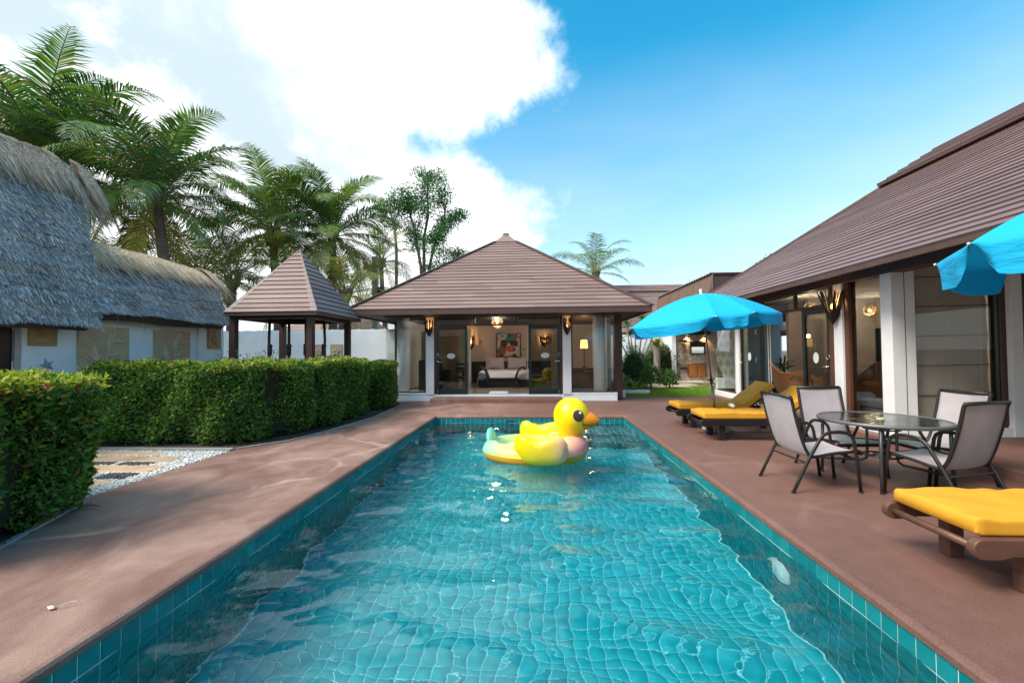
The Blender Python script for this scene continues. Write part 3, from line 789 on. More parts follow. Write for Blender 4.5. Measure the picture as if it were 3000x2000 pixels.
def twig_sconce(root, at, face, name='wall_lamp', label='', h=0.5, r=0.13, power=1.5, flare=0.0):
    """basket of dark twigs gathered to a point below, a bulb glowing inside"""
    t = thing(name, label, 'wall lamp', at)
    tw = mat('charred_twig', (0.018, 0.012, 0.009), 0.6, .3, 20)
    for i in range(40):
        a = rng.uniform(0, 6.283); q = rng.uniform(.72, 1.08); zt = h * rng.uniform(.78, 1.02)
        pts = []
        for s in np.linspace(0, 1, 5):
            rr = r * q * ((1 - flare) * math.sin(min(s, 1) * 2.0) ** .8 + flare * 1.35 * s ** .8) + .008
            aa = a + .25 * (s - .5)
            pts.append((rr * math.cos(aa), rr * math.sin(aa) * .9, zt * s))
        MB().tube(pts, [.013, .013, .011, .010, .007], 5).build('twig', tw, t, world=False)
    MB().ell((0, 0, h * .5), (.035, .035, .05)).build('bulb', mat('warm_bulb', (1, .8, .5), 0.3, 0, emit=(1.0, .45, .10), estr=5), t, smooth=True, world=False)
    d = bpy.data.lights.new('lamp_glow', 'POINT'); d.energy = power; d.color = (1, .5, .16); d.shadow_soft_size = .04
    o = bpy.data.objects.new('lamp_glow', d); C.objects.link(o); o.location = (0, 0, h * .62); o.parent = t
    return t
def door_leaf(root, name, x0, x1, y, z0, z1, handle_side, sticker, label, stile=.085, top=.12, bot=.16):
    """glazed timber door in the plane y"""
    d = 0.05
    lf = MB(); lf.box(x0, x1, y - d / 2, y + d / 2, z1 - top, z1).box(x0, x1, y - d / 2, y + d / 2, z0, z0 + bot)
    lf.box(x0, x0 + stile, y - d / 2, y + d / 2, z0 + bot, z1 - top).box(x1 - stile, x1, y - d / 2, y + d / 2, z0 + bot, z1 - top)
    o = lf.build(name, DOORM, root, bevel=.004)
    o['label'] = label
    P = WORLD[root.name]
    def sub(mb, nm, m, **k):
        mb.v = [(a - P[0], b - P[1], c - P[2]) for a, b, c in mb.v]; return mb.build(nm, m, o, world=False, **k)
    sub(MB().box(x0 + stile, x1 - stile, y - .004, y + .004, z0 + bot, z1 - top), 'pane', GLASSD)
    hx = x0 + stile * .5 if handle_side < 0 else x1 - stile * .5
    s = 1 if handle_side < 0 else -1
    hz = z0 + 1.02
    mb = MB().lathe([(.03, 0), (.03, .012), (.012, .02)], 12); mb.v = [(hx + a, y - d / 2 - c, hz + b) for a, b, c in mb.v]
    mb.tube([(hx, y - d / 2 - .02, hz), (hx, y - d / 2 - .05, hz), (hx + s * .05, y - d / 2 - .055, hz - .005), (hx + s * .13, y - d / 2 - .05, hz - .03)], .011, 8)
    sub(mb, 'handle', STEEL, smooth=True)
    mb = MB().tube([(hx + .035 * math.cos(q), y - d / 2 - .015, hz + .17 + .035 * math.sin(q)) for q in np.linspace(0, 6.283, 14)[:-1]], .005, 6, closed=True)
    starfish(mb, (hx, y - d / 2, hz + .23), .04, t=.014)
    sub(mb, 'knocker', STEEL)
    mb = MB(); cx = (x0 + x1) / 2 + sticker; k = 24
    ring = [(cx + .13 * math.cos(6.283 * i / k), hz + .17 + .085 * math.sin(6.283 * i / k)) for i in range(k)]
    mb.add([(a, y - .0065, b) for a, b in ring], [tuple(range(k))])
    sub(mb, 'oval_sign', mat('frosted_sticker', (.62, .66, .64), .5, .15, 30))
    mb = MB().box(hx - .012, hx + .012, y - d / 2 - .03, y - d / 2, z0 + .02, z0 + .14)
    sub(mb, 'floor_bolt', STEEL)
    return o

# ---------------------------------------------------------------- bedroom house at the end of the pool
def bedroom_house():
    x0, x1, y0, y1 = -4.77, 2.47, 13.25, 19.8
    rt = thing('bedroom_house', 'low house with brown pyramid roof and open glass doors at the far pool end', 'house', (-1.15, 16.5, 0))
    FL = .2
    MB().box(x0, x1, y0 - .02, y1, -.03, FL - .004).build('plinth', WHITE, rt, bevel=.01)
    MB().box(x0 + .05, x1 - .05, y0 + .03, y1 - .05, FL - .003, FL + .002).build('floor', mat('floor_tile', (.42, .38, .34), .18, .1, 3), rt)
    MB().box(x0, -3.2, y0 - .03, y0 + .22, FL - .004, .247).build('window_ledge', WHITE, rt, bevel=.006)
    MB().box(.812, x1, y0 - .03, y0 + .22, FL - .004, .247).build('window_ledge', WHITE, rt, bevel=.006)
    HB = 2.62
    for a, b in ((-3.457, -3.2), (.812, 1.072)):
        MB().box(a, b, y0 - .05, y0 + .2, FL - .004, HB).build('column', WHITE2, rt, bevel=.008)
    MB().box(x0 - .02, x1 + .02, y0 - .06, y0 + .2, HB, 2.70).build('header_beam', TRIM, rt, bevel=.005)
    # windows beside the doors, with glazed returns round the corners
    for a, b in ((x0 + .02, -3.465), (1.08, 2.39)):
        w = MB().box(a, b, y0, y0 + .05, .247, .287); 
        w = w.build('window', FRAME, rt)
        P = WORLD[rt.name]
        q = MB().box(a, b, y0 + .02, y0 + .03, .287, HB); q.v = [(i - P[0], j - P[1], k - P[2]) for i, j, k in q.v]; q.build('pane', GLASS, w, world=False)
        e = b if a < -3 else a
        s = -1 if a < -3 else 1
        q = MB().box(min(e, e + s * .04), max(e, e + s * .04), y0 - .004, y0 + .054, .29, HB - .002); q.v = [(i - P[0], j - P[1], k - P[2]) for i, j, k in q.v]; q.build('frame', FRAME, w, world=False)
    for xx in (x0 + .02, 2.39):
        w = MB().box(xx - .02, xx + .02, y0 + .06, 14.6, .205, .287).build('window', FRAME, rt)
        P = WORLD[rt.name]
        q = MB().box(xx - .005, xx + .005, y0 + .035, 14.6, .287, HB); q.v = [(i - P[0], j - P[1], k - P[2]) for i, j, k in q.v]; q.build('pane', GLASS, w, world=False)
    MB().box(2.42, 2.655, y0 + .12, y0 + .38, -.02, HB).build('corner_post', POST, rt, bevel=.006)
    for z in (1.45, 1.95): MB().box(2.417, 2.658, y0 + .117, y0 + .383, z, z + .012).build('post_joint', SOFFIT, rt)
    MB().box(x0 - .16, x0 - .01, 14.62, 14.86, -.02, HB).build('corner_post', POST, rt, bevel=.006)
    for cx, cy in ((-4.38, 13.86), (2.03, 13.86)):
        MB().lathe([(.2, FL + .002), (.2, 2.74)], 28, (cx, cy, 0)).build('round_column', WHITE2, rt, smooth=True)
    # door opening
    MB().box(-3.2, -3.13, y0 - .01, y0 + .1, FL, HB).build('door_jamb', FRAME, rt)
    MB().box(.74, .812, y0 - .01, y0 + .1, FL, HB).build('door_jamb', FRAME, rt)
    MB().box(-3.13, .74, y0, y0 + .08, 2.338, 2.372).build('door_head', FRAME, rt)
    xs = [-3.13, -1.92, -.62, .74]
    for a, b in zip(xs, xs[1:]): MB().box(a + .01, b - .01, y0 + .03, y0 + .042, 2.372, HB).build('transom_pane', GLASSD, rt)
    for a in xs[1:-1]: MB().box(a - .018, a + .018, y0 + .005, y0 + .07, 2.372, HB).build('transom_bar', FRAME, rt)
    door_leaf(rt, 'door', -3.125, -2.145, y0 + .0, FL + .006, 2.334, -1, -.03, 'left glazed door with frosted oval sign')
    door_leaf(rt, 'door', -.236, .735, y0 + .0, FL + .006, 2.334, 1, .02, 'right glazed door reflecting the duck')
    # room behind
    iw = CREAM
    MB().box(x0 + .05, x1 - .05, 18.2, 18.35, FL, 2.8).build('rear_wall', iw, rt)
    MB().box(x0 - .05, x0 + .1, 14.6, 19.7, -.02, 2.78).build('side_wall', WHITE, rt)
    MB().box(x1 - .1, x1 + .05, 14.6, 19.7, -.02, 2.78).build('side_wall', WHITE, rt)
    MB().box(x0 - .05, x1 + .05, 19.7, 19.8, -.02, 2.78).build('back_wall', WHITE, rt)
    MB().box(x0 + .1, x1 - .1, y0 + .1, 18.2, 2.76, 2.80).build('ceiling', mat('ceiling_white', (.62, .60, .57), .8, .05), rt)
    MB().box(-2.75, .6, 18.12, 18.2, FL, 1.12).build('headboard_panel', mat('dark_wood', (.022, .014, .012), .4, .3, 5, stretch=(1, 1, .2)), rt, bevel=.006)
    # roof
    cx, cy, zt = pyramid_roof(rt, -5.53, 3.26, 12.15, 20.94, 2.765, .735, .222, .155, 3.965, 2.2, 3.4, .17)
    MB().box(-5.4, 3.13, 12.28, 20.8, 2.655, 2.665).build('soffit', SOFFIT, rt)
    h = .46; z = zt - .02
    rf = MB().box(cx - h, cx + h, cy - h, cy + h, z, z + .05).build('finial_cap', TRIM, rt, bevel=.005)
    for i in range(3):
        a = h - .03 - i * .125; b = a - .13 if i < 2 else .09; z0_ = z + .05 + i * .125
        m = MB(); m.hexa([(cx - a, cy - a, z0_), (cx + a, cy - a, z0_), (cx + a, cy + a, z0_), (cx - a, cy + a, z0_), (cx - b, cy - b, z0_ + .13), (cx + b, cy - b, z0_ + .13), (cx + b, cy + b, z0_ + .13), (cx - b, cy + b, z0_ + .13)])
        m.build('finial_course', ROOF, rt)
    MB().box(cx - .11, cx + .11, cy - .11, cy + .11, z + .42, z + .46).build('finial_top', TRIM, rt, bevel=.004)
    # step up from the deck
    MB().box(-3.18, .76, 12.6, y0 - .022, -.01, .135).build('step', DECK, rt, bevel=.012)
    twig_sconce(rt, (-3.33, y0 - .14, 2.02), 'y', label='glowing twig wall lamp on the white column by the hedge', h=.54)
    twig_sconce(rt, (.942, y0 - .14, 2.02), 'y', label='glowing twig wall lamp on the white column above the duck', h=.54)
    return rt
bedroom_house()

def bedroom_contents():
    dk = mat('black_green_wood', (.014, .020, .020), .35, .25, 5)
    brown = mat('bed_base_brown', (.05, .03, .028), .5, .2, 4)
    linen = mat('white_linen', (.84, .87, .92), .85, .05, 5, .25, 9, sheen=.2)
    lilac = mat('pillow_lilac', (.55, .47, .50), .85, .06, 6, .25, 9)
    FL = .202
    t = thing('bed', 'double bed with white quilt seen through the open doors', 'bed', (-1.22, 16.1, FL))
    MB().box(-.98, .98, .02, 1.95, 0, .26).build('base', brown, t, world=False, bevel=.01)
    for xx in (-.5, 0, .5): MB().box(xx - .006, xx + .006, .012, .02, .01, .25).build('base_joint', SOFFIT, t, world=False)
    nx, ny = 26, 26; vs = []; fs = []
    for j in range(ny + 1):
        for i in range(nx + 1):
            u = i / nx * 2 - 1; v = j / ny
            x = u * 1.06; y = v * 2.0 - .08
            e = max(abs(u) - .86, 0) / .14; g = max(.08 - v, 0) / .08
            z = .60 - .28 * e ** 2 - .26 * g ** 2 + .012 * math.sin(9 * u + 4 * v) * math.sin(7 * v)
            vs.append((x - .04 * math.copysign(e, u), y, z))
    for j in range(ny):
        for i in range(nx): a = j * (nx + 1) + i; fs.append((a, a + 1, a + nx + 2, a + nx + 1))
    MB().add(vs, fs).build('quilt', linen, t, smooth=True, world=False)
    MB().box(-.99, .99, .0, 1.96, .26, .5).build('mattress', linen, t, world=False, bevel=.05, seg=3)
    for xx, lab in ((-1.72, 'lilac pillow on the bed nearer the twig lamp'), (-.80, 'lilac pillow on the bed under the painting corner')):
        p = thing('pillow', lab, 'pillow', (xx, 17.72, FL + .60), group='bed pillows')
        out = [(-.38, -.23), (0, -.20), (.38, -.23), (.36, 0), (.38, .25), (0, .22), (-.38, .25), (-.36, 0)]
        pts = []
        for a, b in zip(out, out[1:] + out[:1]):
            for q in (0, .33, .66): pts.append((a[0] + (b[0] - a[0]) * q, a[1] + (b[1] - a[1]) * q))
        MB().puff(pts, .13, lambda u, v, w: (u, .16 * v - w * .9, v * .95 + .25 + w * .15), k=6, edge=.012).build('cushion', lilac, p, smooth=True, world=False)
        MB().tube([(u * 1.02, .16 * v, v * .97 + .25) for u, v in pts], .008, 5, closed=True).build('piping', lilac, p, world=False)
    b = thing('scroll_bench', 'dark bench with scrolled arms at the foot of the bed', 'bench', (-1.27, 15.72, FL))
    MB().box(-.62, .62, -.2, .2, .30, .36).build('seat', dk, b, world=False, bevel=.012)
    for s in (-1, 1):
        arm = [(s * .50, 0, .33), (s * .54, 0, .48), (s * .60, 0, .62), (s * .70, 0, .72), (s * .80, 0, .76), (s * .86, 0, .73), (s * .86, 0, .68), (s * .81, 0, .66)]
        for yy in (-.18, .18):
            MB().tube([(x, yy, z) for x, _, z in arm], [.035, .034, .032, .03, .028, .028, .026, .02], 8).build('arm', dk, b, smooth=True, world=False)
            MB().tube([(s * .48, yy, .33), (s * .52, yy, .22), (s * .58, yy, .1), (s * .68, yy, 0.012)], [.04, .034, .03, .026], 8).build('leg', dk, b, smooth=True, world=False)
        mb = MB(); v = []
        for x, _, z in arm[:6]: v += [(x, -.18, z), (x, .18, z)]
        mb.add(v, [(2 * i, 2 * i + 1, 2 * i + 3, 2 * i + 2) for i in range(5)]); mb.build('arm_panel', dk, b, world=False)
    # painting: generic abstract shapes
    p = thing('painting', 'dark framed abstract painting in red, green and cream above the bed', 'painting', (-1.18, 18.16, 1.80))
    fr = MB(); w, h, f = .54, .53, .055
    fr.box(-w, w, -.03, .02, h - f, h).box(-w, w, -.03, .02, -h, -h + f).box(-w, -w + f, -.03, .02, -h + f, h - f).box(w - f, w, -.03, .02, -h + f, h - f)
    fr.build('frame', dk, p, world=False)
    def abstract():
        m = bpy.data.materials.new('abstract_canvas'); m.use_nodes = True; nt = m.node_tree; L = nt.links.new; bb = nt.nodes['Principled BSDF']
        tc = N(nt, 'ShaderNodeTexCoord'); nz = N(nt, 'ShaderNodeTexNoise', i_Scale=2.6, i_Detail=2.0, i_Distortion=1.2); L(tc.outputs['Object'], nz.inputs['Vector'])
        ad = N(nt, 'ShaderNodeMixRGB', blend_type='ADD'); ad.inputs[0].default_value = .6; L(tc.outputs['Object'], ad.inputs[1]); L(nz.outputs['Color'], ad.inputs[2])
        vo = N(nt, 'ShaderNodeTexVoronoi', i_Scale=4.2); L(ad.outputs[0], vo.inputs['Vector'])
        sp = N(nt, 'ShaderNodeSeparateXYZ'); L(vo.outputs['Color'], sp.inputs[0])
        r = ramp(nt, [(0, (.02, .015, .015)), (.2, (.35, .05, .04)), (.4, (.55, .42, .32)), (.6, (.42, .10, .06)), (.74, (.03, .18, .15)), (.86, (.60, .5, .45))], 'CONSTANT'); L(sp.outputs[0], r.inputs[0])
        L(r.outputs[0], bb.inputs['Base Color']); bb.inputs['Roughness'].default_value = .6
        return m
    MB().box(-w + f, w - f, -.012, .01, -h + f, h - f).build('canvas', abstract(), p, world=False)
    shell = mat('dried_starfish', (.34, .25, .19), .8, .2, 30, .4, 60)
    for x, z, r, lab in ((-2.38, 1.97, .11, 'dried starfish on the bedroom wall beside the lit lamp'), (-.50, 1.62, .10, 'dried starfish on the bedroom wall beside the painting')):
        tag(starfish(MB(), (x, 18.2, z), r).build('starfish', shell), lab, 'starfish')
    # wall lamps, pendant
    def pendant(at, r, lab, power):
        q = thing('pendant_lamp', lab, 'lamp', at)
        wv = mat('woven_lamp', (.16, .07, .02), .6, .3, 30)
        for i in range(26):
            ax = Vector(rand_unit(1)[0]); a = ax.orthogonal().normalized(); b_ = ax.cross(a)
            off = ax * rng.uniform(-.35, .35) * r; rr = math.sqrt(max(r * r - off.length_squared, 1e-4))
            MB().tube([off + (a * math.cos(s) + b_ * math.sin(s)) * rr for s in np.linspace(0, 6.283, 22)[:-1]], .006, 4, closed=True).build('rattan_hoop', wv, q, world=False)
        MB().ell((0, 0, 0), (.05, .05, .06)).build('bulb', mat('warm_bulb', (1, .8, .5)), q, smooth=True, world=False)
        MB().tube([(0, 0, r), (0, 0, r + .15)], .006, 6).build('cord', SOFFIT, q, world=False)
        d = bpy.data.lights.new('lamp_glow', 'POINT'); d.energy = power; d.color = (1, .84, .66); d.shadow_soft_size = .17
        o = bpy.data.objects.new('lamp_glow', d); C.objects.link(o); o.location = (0, 0, .08); o.parent = q
    pendant((-1.33, 14.6, 2.53), .2, 'round woven pendant lamp glowing above the open bedroom doors', 170)
    twig_sconce(None, (-2.75, 18.0, 1.62), 'y', label='dark twig lamp with orange glow on the bedroom wall', h=.6, r=.16, power=10)
    twig_sconce(None, (.35, 18.0, 1.7), 'y', label='twig lamp glowing on the bedroom wall seen through the door pane', h=.5, r=.18, power=10)
    t = thing('folded_towel', 'folded white bath mat on the bedroom threshold', 'towel', (-1.20, 13.55, .203))
    MB().box(-.3, .3, -.16, .16, 0, .03).build('lower_fold', linen, t, world=False, bevel=.012)
    MB().box(-.28, .285, -.15, .155, .031, .055).build('upper_fold', linen, t, world=False, bevel=.012)
    # left room corner: wardrobe with louvres, curtains, desk, chair
    t = thing('cabinet', 'dark cabinet with pale louvred vent behind the left window', 'cabinet', (-3.72, 14.9, FL))
    MB().box(-.36, .36, -.3, .3, 0, 1.0).build('body', dk, t, world=False, bevel=.01)
    MB().box(-.34, .34, -.28, .28, 1.0, 1.05).build('top', mat('dark_glass_top', (.02, .02, .025), .1, .05), t, world=False)
    pale = mat('louvre_pale', (.5, .52, .55), .5, .05)
    for i in range(7): MB().box(.06 + i * .038, .082 + i * .038, -.318, -.301, .12, .72).build('louvre', pale, t, world=False)
    cur = mat('cream_curtain', (.55, .47, .36), .85, .08, 3)
    def curtain(x0, x1, y, z0, z1, lab, m=cur, name='curtain'):
        n = 40; vs = []; fs = []
        for i in range(n + 1):
            xx = x0 + (x1 - x0) * i / n; yy = y + .03 * math.sin(i * 1.25)
            vs += [(xx, yy, z0), (xx, yy, z1)]
        fs = [(2 * i, 2 * i + 2, 2 * i + 3, 2 * i + 1) for i in range(n)]
        tag(MB().add(vs, fs).build(name, m, smooth=True), lab, 'curtain')
    curtain(-4.25, -4.02, 15.6, FL, 2.3, 'narrow cream curtain by the left bedroom window')
    curtain(-3.92, -3.70, 15.75, FL, 2.3, 'cream curtain panel beside the dark cabinet')
    curtain(-3.15, -2.65, 17.2, FL, 2.45, 'pale curtain behind the left door pane', mat('white_sheer', (.66, .66, .58), .8, .05))
    t = thing('desk', 'dark writing desk behind the left door pane', 'desk', (-3.05, 15.3, FL))
    MB().box(-.5, .5, -.28, .28, .68, .73).build('top', mat('desk_top', (.25, .22, .20), .3, .1), t, world=False, bevel=.006)
    for sx in (-.45, .45):
        for sy in (-.23, .23): MB().box(sx - .03, sx + .03, sy - .03, sy + .03, 0, .68).build('leg', dk, t, world=False)
    MB().box(-.48, -.1, -.26, .26, .12, .66).build('drawer_block', brown, t, world=False)
    t = thing('desk_chair', 'brown wooden chair at the desk behind the left door', 'chair', (-2.62, 14.75, FL))
    wd = mat('chair_wood', (.09, .05, .035), .4, .2, 6)
    MB().box(-.22, .22, -.22, .22, .42, .47).build('seat', wd, t, world=False, bevel=.01)
    for sx in (-1, 1):
        MB().tube([(sx * .2, -.2, 0), (sx * .2, -.19, .42)], .018, 6).build('leg', wd, t, world=False)
        MB().tube([(sx * .2, .2, 0), (sx * .2, .19, .42), (sx * .2, .25, .92)], .018, 6).build('leg', wd, t, world=False)
    for z in (.6, .72, .86): MB().box(-.2, .2, .215, .24, z, z + .07).build('backrest', wd, t, world=False)
    # right room corner
    t = thing('table_lamp', 'orange lit lampshade behind the right window', 'lamp', (1.72, 15.5, FL))
    sh = mat('lit_shade', (.8, .45, .15), .7, .05, emit=(1.0, .48, .10), estr=2.2)
    MB().lathe([(.14, 1.42), (.11, 1.72)], 24, cap=False).build('shade', sh, t, smooth=True, world=False)
    MB().tube([(0, 0, .76), (0, 0, 1.5)], .015, 8).build('stem', dk, t, world=False)
    MB().lathe([(.09, .74), (.09, .76), (.02, .79)], 16).build('base', dk, t, world=False)
    d = bpy.data.lights.new('lamp_glow', 'POINT'); d.energy = 9; d.color = (1, .6, .3); d.shadow_soft_size = .06
    o = bpy.data.objects.new('lamp_glow', d); C.objects.link(o); o.location = (0, 0, 1.78); o.parent = t
    t = thing('sideboard', 'brown sideboard under the lamp behind the right window', 'sideboard', (1.7, 15.5, FL))
    MB().box(-.6, .6, -.25, .25, 0, .70).build('body', mat('oak_brown', (.13, .075, .045), .4, .25, 4, stretch=(1, 1, 4)), t, world=False, bevel=.008)
    MB().box(-.63, .63, -.28, .28, .70, .74).build('top', mat('oak_top', (.30, .19, .12), .3, .15, 4), t, world=False, bevel=.006)
    curtain(1.02, 1.2, 15.2, FL, 2.4, 'pale curtain edge beside the right white column')
    for x in (-2.10, -.28):
        t = thing('blind_cord', 'looped white blind cord hanging in the doorway ' + ('beside the left door' if x < -1 else 'beside the right door'), 'cord', (x, 13.42, 2.35))
        MB().tube([(0, 0, 0), (.004, 0, -.8), (.012, 0, -1.45), (0, 0, -1.72), (-.012, 0, -1.6), (-.006, 0, -.9)], .006, 5).build('cord_loop', WHITE2, t, world=False)
bedroom_contents()

# ---------------------------------------------------------------- gazebo
def gazebo():
    rt = thing('gazebo', 'small brown gazebo with steep pyramid roof on square posts behind the hedge', 'gazebo', (-6.3, 11.07, 0))
    x0, x1, y0, y1 = -7.47, -5.17, 9.8, 12.34
    ze, half = 2.50, 1.15
    # slightly oblong plan, so the slopes use their own pitches to one apex
    cx, cy = (x0 + x1) / 2, (y0 + y1) / 2; zt = 4.28
    hx, hy = (x1 - x0) / 2, (y1 - y0) / 2
    k = .97
    roof_face(rt, (x0, y0), (x1, y0), (0, 1), ze, (zt - ze) / hy, hy * k, .155, ROOF, split=False, hipA=hx / hy, hipB=hx / hy)
    roof_face(rt, (x1, y0), (x1, y1), (-1, 0), ze, (zt - ze) / hx, hx * k, .155, ROOFY, split=False, hipA=hy / hx, hipB=hy / hx)
    roof_face(rt, (x1, y1), (x0, y1), (0, -1), ze, (zt - ze) / hy, hy * k, .155, ROOF, split=False, hipA=hx / hy, hipB=hx / hy)
    roof_face(rt, (x0, y1), (x0, y0), (1, 0), ze, (zt - ze) / hx, hx * k, .155, ROOFY, split=False, hipA=hy / hx, hipB=hy / hx)
    capm = mat('hip_cap_brown', (.15, .092, .078), .5, .15, 4)
    for x in (x0, x1):
        for y in (y0, y1):
            a = Vector((x, y, ze + .012)); b = Vector((cx, cy, zt + .012))
            # an angled cap: two flat boards meeting on the hip
            d = (b - a); wv = .16
            for ex, ey in ((0, 1), (1, 0)):
                o = Vector((math.copysign(wv, cx - x) if ex else 0, math.copysign(wv, cy - y) if ey else 0, 0))
                up = Vector((0, 0, .028))
                p = [a, a + o, b, b]
                v = [a - up * .5, a + o - up * .5, b + o * .12 - up * .5, b - up * .5, a + up, a + o + up, b + o * .12 + up, b + up]
                MB().hexa(v).build('hip_cap', capm, rt)
    t = .045
    for bx in ((x0, x1, y0, y0 + t), (x0, x1, y1 - t, y1), (x0, x0 + t, y0 + t, y1 - t), (x1 - t, x1, y0 + t, y1 - t)):
        MB().box(*bx, 2.42, ze - .002).build('fascia', TRIM, rt, bevel=.006)
    MB().add([(x0, y0, ze - .01), (x1, y0, ze - .01), (x1, y1, ze - .01), (x0, y1, ze - .01), (cx, cy, zt - .03)], [(0, 1, 4), (1, 2, 4), (2, 3, 4), (3, 0, 4)]).build('roof_boarding', SOFFIT, rt)
    for xx in (-7.40, -5.46):
        for yy in (10.05, 12.08):
            MB().box(xx - .075, xx + .075, yy - .075, yy + .075, -.02, 2.44).build('post', POST, rt, bevel=.008)
    for a in ((-7.4, -5.46, 10.0, 10.1), (-7.4, -5.46, 12.03, 12.13)): MB().box(*a, 2.36, 2.44).build('tie_beam', POST, rt)
    for a in ((-7.45, -7.35, 10.1, 12.03), (-5.51, -5.41, 10.1, 12.03)): MB().box(*a, 2.355, 2.435).build('tie_beam', POST, rt)
    MB().box(-7.3, -5.55, 10.2, 11.95, -.01, .35).build('platform', mat('platform_wood', (.10, .06, .045), .6, .2, 4), rt, bevel=.01)
    # swing poles hung from the roof
    pm = mat('swing_pole', (.045, .022, .017), .5, .2, 10)
    for i, (xx, yy) in enumerate(((-6.97, 10.8), (-6.45, 10.8), (-6.0, 10.8), (-5.72, 11.2))):
        bend = (-.02, .0, .01, .03)[i]
        p = MB().tube([(xx, yy, 2.45), (xx + bend, yy, 1.9), (xx + bend * .5, yy, 1.2), (xx - bend, yy, .36)], .035, 10).build('swing_pole', pm, rt, smooth=True)
        P = WORLD[rt.name]
        q = MB().lathe([(.05, 1.46), (.056, 1.5), (.056, 1.72), (.05, 1.76)], 12, (xx, yy, 0)); q.v = [(a - P[0], b - P[1], c - P[2]) for a, b, c in q.v]; q.build('sleeve', pm, p, world=False)
        q = MB().box(xx - .012, xx + .085, yy - .012, yy + .012, 1.70, 1.725); q.v = [(a - P[0], b - P[1], c - P[2]) for a, b, c in q.v]; q.build('peg', pm, p, world=False)
gazebo()
